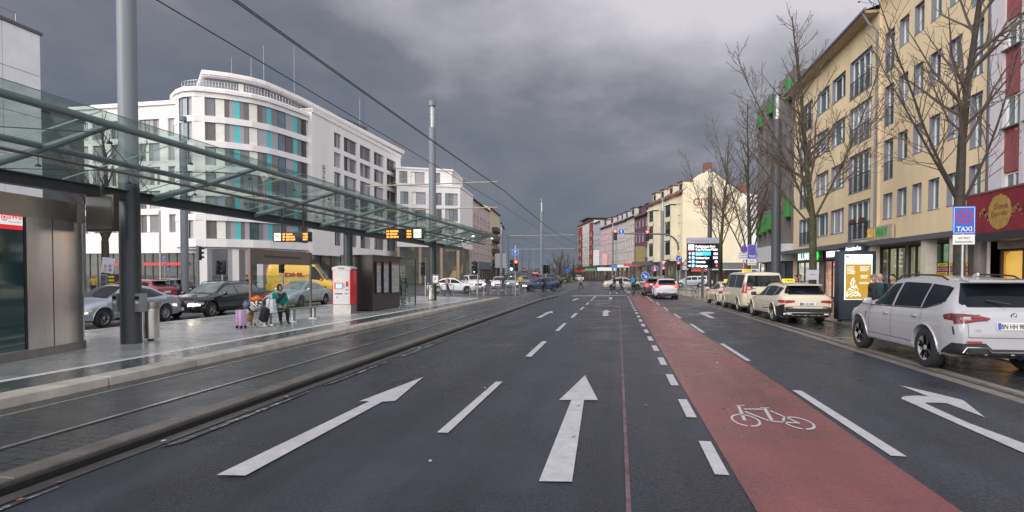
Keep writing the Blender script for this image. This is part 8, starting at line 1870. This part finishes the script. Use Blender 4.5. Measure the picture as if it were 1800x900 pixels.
def person(label, loc, heading, pose, top, legs, shoes=None, hair=None, hairstyle='short', bulk=1.0, h=1.75, group=None, look=0., long_coat=False, extra=None, hat=None, female=False):
    J = dict(BASE); J.update(pose or {}); J = {k: Vector(v) for k, v in J.items()}
    t = thing('person', label, 'person', loc, R(heading), group); t.scale = (h / 1.75,) * 3
    bm = bmesh.new(); sk = bm.verts.layers.skin.verify(); V = {}
    def rad(k): r = RAD.get(k, RAD.get(k[:-1] + 'L', .05)); return r
    for k, p in J.items():
        v = bm.verts.new(p); V[k] = v; r = rad(k); c = bulk if k[:2] not in ('ne', 'th', 'an', 'to') else 1.0
        v[sk].radius = ((r * c * (.80 if k in ('chest', 'spine', 'pelvis') else 1)), r * c * (1.12 if k in ('chest', 'pelvis') else 1)); v[sk].use_root = (k == 'pelvis')
    for a, c, _ in BONES: bm.edges.new((V[a], V[c]))
    segs = [(J[a], J[c], m_) for a, c, m_ in BONES]
    for s in 'LR':                                        # palm, four unequal curled fingers and a thumb from its side
        w, e = J['wr' + s], J['el' + s]; d = (w - e).normalized(); sd = 1 if s == 'L' else -1
        inn = Vector((0, -sd, 0)); inn = (inn - d * inn.dot(d)).normalized(); ac = d.cross(inn).normalized()
        if ac.x < 0: ac = -ac
        pm_ = bm.verts.new(w + d * .075); pm_[sk].radius = (.020, .032); bm.edges.new((V['wr' + s], pm_)); segs.append((w + d * .012, w + d * .09, 's'))
        for i, (o_, ln) in enumerate(((.030, .068), (.010, .078), (-.010, .072), (-.029, .056))):
            a0 = w + d * .105 + ac * o_; a1 = a0 + (d * .85 + inn * .5).normalized() * ln * .55; a2 = a1 + (d * .35 + inn * .95).normalized() * ln * .5; prev = pm_
            for p_, r_ in ((a0, .0095), (a1, .0088), (a2, .007)): q = bm.verts.new(p_); q[sk].radius = (r_, r_); bm.edges.new((prev, q)); prev = q
            segs.append((a0, a2, 's'))
        a0 = w + d * .035 + ac * .036; a1 = a0 + (d * .6 + ac * .6 + inn * .3).normalized() * .04; prev = pm_
        for p_, r_ in ((a0, .011), (a1, .009)): q = bm.verts.new(p_); q[sk].radius = (r_, r_); bm.edges.new((prev, q)); prev = q
        segs.append((a0, a1, 's'))
    me = bpy.data.meshes.new('body'); bm.to_mesh(me); bm.free(); o = bpy.data.objects.new('body', me); COL.objects.link(o)
    md = o.modifiers.new('skin', 'SKIN'); md.use_smooth_shade = True; sb = o.modifiers.new('sub', 'SUBSURF'); sb.levels = 1; sb.render_levels = 1
    dg = bpy.context.evaluated_depsgraph_get(); res = bpy.data.meshes.new_from_object(o.evaluated_get(dg)); bpy.data.objects.remove(o); bpy.data.meshes.remove(me)
    b = MB(); b.v = [tuple(v.co) for v in res.vertices]; b.f = [tuple(p.vertices) for p in res.polygons]
    MI = {'t': 0, 'l': 1, 's': 2, 'f': 3}
    for p in res.polygons:
        c = p.center; best = None
        for a, e, m_ in segs:
            ab = e - a; k = max(0, min(1, (c - a).dot(ab) / max(1e-9, ab.length_squared))); dd = (c - a - ab * k).length
            if best is None or dd < best[0]: best = (dd, m_)
        b.m.append(MI[best[1]])
    bpy.data.meshes.remove(res)
    # head, joined to the neck in the same mesh
    th = J['throat']; hc = th + Vector((.022, 0, .115)); hv = MB(); hv.ball((0, 0, 0), (.092, .075, .118), 2, 16, 12)
    for i, v in enumerate(hv.v):
        x, y, z = v
        if x > 0 and z < -.02: x *= 1 - .10 * (-z / .118); y *= 1 - .28 * (-z / .118)
        hv.v[i] = (x, y, z)
    hv.add([(.088, .013, -.03), (.088, -.013, -.03), (.118, 0, -.033), (.092, 0, .012)], [(0, 2, 3), (2, 1, 3), (0, 1, 2)], 2)
    for sy in (-1, 1): hv.ball((.080, sy * .030, .012), (.008, .014, .008), 4, 8, 5); hv.ball((.0, sy * .076, -.01), (.02, .012, .032), 2, 8, 5); hv.box((.086, sy * .030, .032), (.006, .032, .006), 4)
    hv.box((.080, 0, -.062), (.008, .042, .009), 5)
    T = Matrix.Translation(hc) @ Matrix.Rotation(R(look), 4, 'Z'); b.add([T @ Vector(v) for v in hv.v], hv.f, 0); b.m[-len(hv.f):] = hv.m
    b.ball(tuple(th + Vector((.008, 0, .02))), (.05, .05, .07), 2, 12, 6)
    if long_coat:
        pv = J['pelvis']; b.lathe([(.155, pv.z + .14), (.175, pv.z - .06), (.20, pv.z - .30), (.185, pv.z - .31)], 16, 0, 'Z', (pv.x, 0, 0))
    shoes = shoes or cloth('shoe_black', (.02, .018, .017)); b.build('body', [top, legs, M_skin, shoes, M_eye, M_lip], t, smooth=True, angle=60)
    hb = MB(); hm = hair or cloth('hair_dark', (.02, .015, .012))
    if hat is not None: hm = hat
    prof = []
    k = 14; n = 18
    for i in range(k + 1):
        for j in range(n):
            a = 2 * math.pi * j / n; ph = (math.pi * (.50 if hairstyle != 'long' else .80)) * i / k
            ff = .5 + .5 * math.cos(a); ph *= (1 - .38 * ff ** 2) if hairstyle != 'long' else (1 - .52 * ff ** 2)
            if hat is not None: ph = math.pi * .5 * i / k
            x, y, z = math.sin(ph) * math.cos(a), math.sin(ph) * math.sin(a), math.cos(ph); pu = 1.09 if hat is None else 1.16
            hb.v.append(tuple(T @ Vector((x * .094 * pu - .006, y * .078 * pu * (1.06 if hairstyle == 'long' else 1), z * .12 * pu + .004))))
    hb.f = [(i * n + j, i * n + (j + 1) % n, (i + 1) * n + (j + 1) % n, (i + 1) * n + j) for i in range(k) for j in range(n)]; hb.m = [0] * len(hb.f)
    if hairstyle != 'bald': hb.build('hair' if hat is None else 'cap', hm, t, smooth=True)
    if extra: extra(t, J)
    return t
C_black = cloth('black', (.014, .014, .017)); C_navy = cloth('navy', (.02, .028, .055)); C_jean = cloth('denim', (.04, .065, .13)); C_grey = cloth('grey', (.09, .09, .10)); C_teal = cloth('teal', (.0, .19, .165)); C_pink = cloth('dusty_pink', (.42, .25, .22)); C_yel = cloth('yellow', (.52, .36, .04)); C_blue = cloth('petrol', (.02, .06, .09)); C_mus = cloth('mustard', (.42, .30, .05)); C_brown = cloth('brown_shoe', (.09, .04, .025)); H_grey = cloth('hair_grey', (.13, .13, .135)); C_peach = cloth('peach', (.50, .30, .20))
# seated woman with hood
ft = G(497, 569, PZ)
def hood(t, J):
    c = J['throat'] + Vector((.0, 0, .095)); b = MB(); k, n = 12, 18
    for i in range(k + 1):
        for j in range(n):
            a = 2 * math.pi * j / n; ff = max(0, math.cos(a)); ph = math.pi * .97 * i / k
            ph *= 1 - .42 * ff ** 1.2 if i > 2 else 1
            b.v.append((c.x - .008 + .112 * math.sin(ph) * math.cos(a), .098 * math.sin(ph) * math.sin(a), c.z + .025 + .142 * math.cos(ph)))
    b.f = [(i * n + j, i * n + (j + 1) % n, (i + 1) * n + (j + 1) % n, (i + 1) * n + j) for i in range(k) for j in range(n)]; b.m = [0] * len(b.f); b.build('hood', C_black, t, smooth=True)
    b = MB(); b.tube([(.06, .16, 1.08), (.135, .06, 1.00), (.15, -.06, .88), (.13, -.16, .76)], [.045, .06, .06, .05], 10); b.tube([(.045, -.09, 1.10), (.10, -.03, 1.04), (.12, .02, .99)], .035, 8); b.build('scarf', C_black, t, smooth=True)
sw = person('seated woman in a teal padded jacket with a black hood and scarf', (-11.48, VX(499, -11.3), PZ - .04), -38, SIT, C_teal, C_black, C_brown, bulk=1.42, extra=hood, look=-12, h=1.72)
# her luggage
def at(px, py, z=PZ): return G(px, py, z)
q = at(424, 577); t = thing('suitcase', 'lilac hard shell suitcase standing beside the trolley', 'suitcase', (q.x, q.y, PZ), R(-22)); b = MB(); b.rbox((0, 0, .33), (.31, .21, .50), .04); b.build('shell', mat('lilac_shell', (.46, .30, .48), .35, var=.08), t, smooth=True)
b = MB(); b.tube([(.0, -.107, .08), (.0, -.108, .57), (.0, .0, .585), (.0, .108, .57), (0, .107, .08)], .008, 5); b.build('zip_band', mat('lilac_dark', (.12, .07, .2), .5), t)
for x in (-.11, .11):
    for y in (-.07, .07): b = MB(); b.seg((x - .012, y, .045), (x + .012, y, .045), .045, n=12); b.build('wheel', M_black, t)
b = MB(); b.tube([(-.07, 0, .57), (-.07, 0, .64), (.07, 0, .64), (.07, 0, .57)], .012, 6); b.build('handle', M_black, t, smooth=True)
q = at(461, 575); t = thing('shopping_trolley', 'black shopping trolley leaning on the bench with pale wheels', 'trolley', (q.x, q.y, PZ), R(-25)); b = MB(); b.rbox((.05, .05, .40), (.28, .24, .46), .07, ry=.30); b.build('bag', C_black, t, smooth=True)
for y in (-.19, .21): b = MB(); b.lathe([(.055, -.015), (.095, -.02), (.095, .02), (.055, .015)], 20, 0, 'Y', (-.06, y, .095)); b.seg((-.06, y - .01, .095), (-.06, y + .01, .095), .03, n=10, m=1); b.build('wheel', [mat('pale_rubber', (.45, .42, .36), .6), M_black], t, smooth=True)
b = MB(); b.tube([(-.06, -.19, .095), (.2, -.14, .03), (.25, .0, .03), (.2, .16, .03), (-.06, .21, .095)], .012, 6); b.tube([(-.1, -.1, .12), (.22, -.1, .9), (.3, .0, 1.0), (.22, .14, .9), (-.1, .16, .12)], .012, 6); b.build('frame', M_zinc, t, smooth=True)
def lump(name, label, cat, px, py, z, r, m_, seed, extra_m=None):
    q = at(px, py); rr = random.Random(seed); t = thing(name, label, cat, (q.x, q.y, z)); bm = bmesh.new(); bmesh.ops.create_icosphere(bm, subdivisions=3, radius=1)
    for v in bm.verts:
        n_ = 1 + .10 * math.sin(v.co.x * 5 + seed) * math.cos(v.co.z * 4 + seed) + .05 * math.sin(v.co.y * 9); v.co = Vector((v.co.x * r[0] * n_, v.co.y * r[1] * n_, (v.co.z + 1) * r[2] * n_ * (1.0 if v.co.z > -.8 else .98)))
    bm.verts.index_update(); b = MB(); b.add([v.co for v in bm.verts], [tuple(v.index for v in f.verts) for f in bm.faces]); bm.free()
    if extra_m:
        for i, f in enumerate(b.f):
            c = sum((Vector(b.v[j]) for j in f), Vector()) / len(f)
            if extra_m[1](c): b.m[i] = 1
    b.build('sack', [m_] + ([extra_m[0]] if extra_m else []), t, smooth=True)
    b = MB(); b.tube([(-r[0] * .3, 0, r[2] * 1.9), (-r[0] * .2, 0, r[2] * 2.2), (r[0] * .2, 0, r[2] * 2.2), (r[0] * .3, 0, r[2] * 1.9)], .012, 6); b.build('strap', m_, t, smooth=True); return t
lump('plastic_bag', 'grey brown stuffed plastic bag between suitcase and trolley', 'bag', 437, 572, PZ + .12, (.17, .15, .22), mat('smoky_plastic', (.16, .13, .11), .3, var=.5, vs=6), 2, (mat('ochre_lining', (.35, .2, .05), .5), lambda c: c.z < .22 and c.x > -.03))
lump('plastic_bag', 'dark blue plastic bag on top of the stuffed bag by the brown post', 'bag', 436, 572, PZ + .50, (.15, .14, .16), mat('blue_plastic', (.05, .07, .12), .3, var=.5, vs=7), 3)
t = lump('rolled_bag', 'black and white striped bag slung on the trolley', 'bag', 451, 573, PZ + .48, (.20, .17, .17), C_black, 4, (mat('stripe_white', (.6, .58, .55), .7), lambda c: int((c.x + c.z * 1.2) * 16) % 2 == 0 and c.y < .05))
lump('orange_bundle', 'orange bundle lying on the striped bag', 'bundle', 452, 572, PZ + .78, (.19, .14, .09), cloth('orange', (.62, .13, .01)), 5)
lump('red_cloth', 'red and white folded cloth behind the white carrier bag', 'cloth', 469, 570, PZ + .86, (.14, .12, .07), cloth('red', (.42, .02, .03)), 6, (mat('stripe_white', (.6, .58, .55), .7), lambda c: c.x > .06))
q = at(478, 573); t = thing('carrier_bag', 'white printed carrier bag hanging at the side of the seated woman', 'bag', (q.x, q.y, PZ + .42), R(-20)); b = MB()
for k in range(6): pass
b.add([(-.17, -.10, 0), (.19, -.10, .02), (.19, .06, .02), (-.17, .06, 0), (-.19, -.06, .44), (.15, -.06, .47), (.15, .03, .47), (-.19, .03, .44)], [(0, 1, 5, 4), (1, 2, 6, 5), (2, 3, 7, 6), (3, 0, 4, 7), (3, 2, 1, 0)]); b.build('bag', mat('white_plastic', (.50, .50, .56), .4, var=.35, vs=9, bump=.5, bs=9), t)
b = MB(); b.tube([(-.1, -.06, .45), (-.06, -.04, .58), (.05, -.04, .60), (.09, -.06, .46)], .01, 6); b.build('handle', M_white, t, smooth=True)

def pp(px, D, z=0.): p = PX(px, D); return (p.x, p.y, z)
person('man in black padded coat with grey hair, his back to the poster stand', pp(1534, 18.6, .05), -10, None, C_black, C_navy, bulk=1.3, hair=H_grey, group='men talking behind the suv', h=1.76)
person('balding man in petrol jacket facing the man in the black coat', pp(1549, 19.2, .05), 190, None, C_blue, C_navy, bulk=1.2, hairstyle='bald', group='men talking behind the suv', h=1.78)
person('man with black hair in dark jacket close to the suv windscreen', pp(1570, 18.6, .05), 215, None, C_navy, C_black, bulk=1.2, group='men talking behind the suv', h=1.76)
person('pedestrian in black jacket and jeans with white shoes, first of the pair on the crossing', pp(1080, 51), 172, WALK, C_black, C_jean, cloth('white_shoe', (.6, .6, .6)), bulk=1.15, group='pair on the crossing')
person('pedestrian in black coat and grey trousers, nearest the bike lane', pp(1091.5, 52), 5, WALK, C_black, C_grey, bulk=1.2, group='pair on the crossing', h=1.7)
person('person in a pale peach jacket walking in the bend of the road', pp(1021.5, 69), 185, WALK, C_peach, C_navy, bulk=1.15)
person('woman in a dusty pink jacket by the hoops at the platform end', pp(786, 43.5, .10), 20, WALK, C_pink, C_jean, hair=cloth('hair_auburn', (.08, .03, .02)), hairstyle='long', h=1.68)
person('person in dark plum coat crossing in front of the little white car', pp(884, 58), 80, WALK, cloth('plum', (.05, .03, .04)), C_jean, bulk=1.1, long_coat=True)
person('person in mustard hooded jacket by the grey newspaper box', pp(164, 43, 0), 120, None, C_mus, C_navy, hat=C_mus, bulk=1.15)
person('person in black coat behind the black estate car', pp(434, 40, 0), 200, None, C_black, C_black, bulk=1.1)
person('person in bright yellow jacket behind the railings', pp(915, 60), 90, WALK, C_yel, C_black)
person('person in dark jacket waiting inside the glass shelter', (cq.x - .8, VX(708, cq.x - .8), PZ), -40, None, C_navy, C_black)
person('person with dark hair standing behind the estate taxi near the pharmacy', pp(1401, 28.5, .05), 180, None, C_black, C_black, group='passers behind the estate taxi', h=1.7)
person('person with brown hair next to the dark haired one behind the estate taxi', pp(1407, 29.5, .05), 200, None, cloth('rust', (.2, .08, .05)), C_black, hair=cloth('hair_brown', (.08, .045, .03)), group='passers behind the estate taxi', h=1.72)
person('distant pedestrian in black beside the shop windows of the pink house', pp(1066, 118), 90, None, C_black, C_black)
person('pedestrian waiting near the cream house corner in dark red coat', pp(1158, 84), 180, None, cloth('maroon', (.12, .03, .03)), C_black)
# ------------------------------------------------------------------ bicycles
def bicycle(label, loc, heading, col, group=None, rider=None):
    t = thing('bicycle', label, 'bicycle', loc, R(heading), group); t['label'] = label
    for x in (-.52, .53):
        b = MB(); b.lathe([(.335 + .018 * math.cos(a), .018 * math.sin(a)) for a in [2 * math.pi * i / 6 for i in range(7)]], 32, 0, 'Y'); b.v = [(v[0] + x, v[1], v[2] + .35) for v in b.v]; o = b.build('wheel', M_tyre, t, smooth=True)
        b = MB()
        for i in range(14): a = 2 * math.pi * i / 14; b.seg((x, .02 * (-1) ** i, .35), (x + .325 * math.cos(a), 0, .35 + .325 * math.sin(a)), .003, n=4)
        b.seg((x, -.04, .35), (x, .04, .35), .025, n=8); b.build('spokes', M_zinc, o)
    b = MB(); bb, st, hd, rh, fh = (-.08, 0, .30), (-.22, 0, .82), (.36, 0, .82), (-.52, 0, .35), (.53, 0, .35)
    for p, q, r in ((bb, st, .016), (st, hd, .016), (bb, (.38, 0, .74), .019), (bb, rh, .011), (st, rh, .010), ((.34, 0, .92), (.39, 0, .70), .018), ((.39, 0, .70), fh, .013)): b.seg(p, q, r, n=8)
    b.build('frame', mat('bike_' + col, {'black': (.02, .02, .022), 'red': (.3, .03, .03), 'grey': (.2, .2, .21)}[col], .35), t, smooth=True)
    b = MB(); b.rbox((-.25, 0, .91), (.26, .15, .06), .025); b.seg((-.22, 0, .80), (-.24, 0, .90), .012, n=6); b.build('saddle', M_black, t)
    b = MB(); b.tube([(.44, .27, 1.01), (.36, .22, 1.03), (.33, 0, 1.0), (.36, -.22, 1.03), (.44, -.27, 1.01)], .012, 6); b.seg((.34, 0, .90), (.33, 0, 1.0), .013, n=6); b.build('handlebar', M_black, t, smooth=True)
    b = MB(); b.seg((-.08, .07, .30), (.02, .08, .16), .01, n=6); b.seg((-.08, -.07, .30), (-.18, -.08, .44), .01, n=6); b.lathe([(.08, -.06), (.09, -.055), (.08, -.05)], 16, 0, 'Y', (-.08, 0, .30)); b.build('crank', M_trim, t)
    return t
def rider(label, blabel, loc, heading, top, legs, col, extra=None, **k):
    bicycle(blabel, loc, heading, col); x = math.cos(R(heading)); y = math.sin(R(heading)); person(label, (loc[0] - .1 * x, loc[1] - .1 * y, loc[2] + .0), heading, RIDE, top, legs, extra=extra, **k)
rider('cyclist in dark navy clothes riding across in front of the blue car', 'black bicycle ridden across the crossing in front of the blue car', pp(955.5, 50.7), 190, C_navy, C_black, 'black', hat=C_black, bulk=1.15)
def pack(t, J):
    b = MB(); b.rbox((-.10, 0, 1.22), (.20, .30, .46), .08, ry=.5); b.build('backpack', cloth('bright_blue', (.01, .19, .42)), t, smooth=True)
rider('cyclist with a bright blue backpack riding away in the red lane', 'bicycle under the cyclist with the blue backpack', pp(1113, 48.7), 92, C_grey, C_grey, 'black', extra=pack, hat=C_grey, h=1.78)
rider('cyclist in grey jacket far off in the road bend', 'dark bicycle of the far cyclist in the road bend', pp(985, 66), 150, C_grey, C_black, 'red', hat=cloth('red_helmet', (.4, .05, .05)))
p = PX(1222, 44); bicycle('parked bicycle leaning by the parking guidance board post', (p.x, p.y, .05), 100, 'grey')
# fallen leaves and litter on the road
b = MB(); rl = random.Random(9)
for i in range(60):
    x, y = (rl.uniform(UK + .14, UK + .35), rl.uniform(3, 30)) if i < 34 else (rl.uniform(-4, 6), rl.uniform(4, 26)); s = rl.uniform(.02, .045); a = rl.uniform(0, 6.28)
    d = Vector((math.cos(a), math.sin(a), .15)) * s; e_ = Vector((-math.sin(a), math.cos(a), .1)) * s * .7; c = Vector((x, y, .022)); b.poly([c - d, c - e_, c + d, c + e_], 0 if rl.random() < .7 else 1)
o = b.build('fallen_leaves', [M_leafb, mat('pale_litter', (.4, .38, .36), .6)]); tag(o, 'scattered dry leaves and litter on the wet road', 'leaves', kind='stuff')
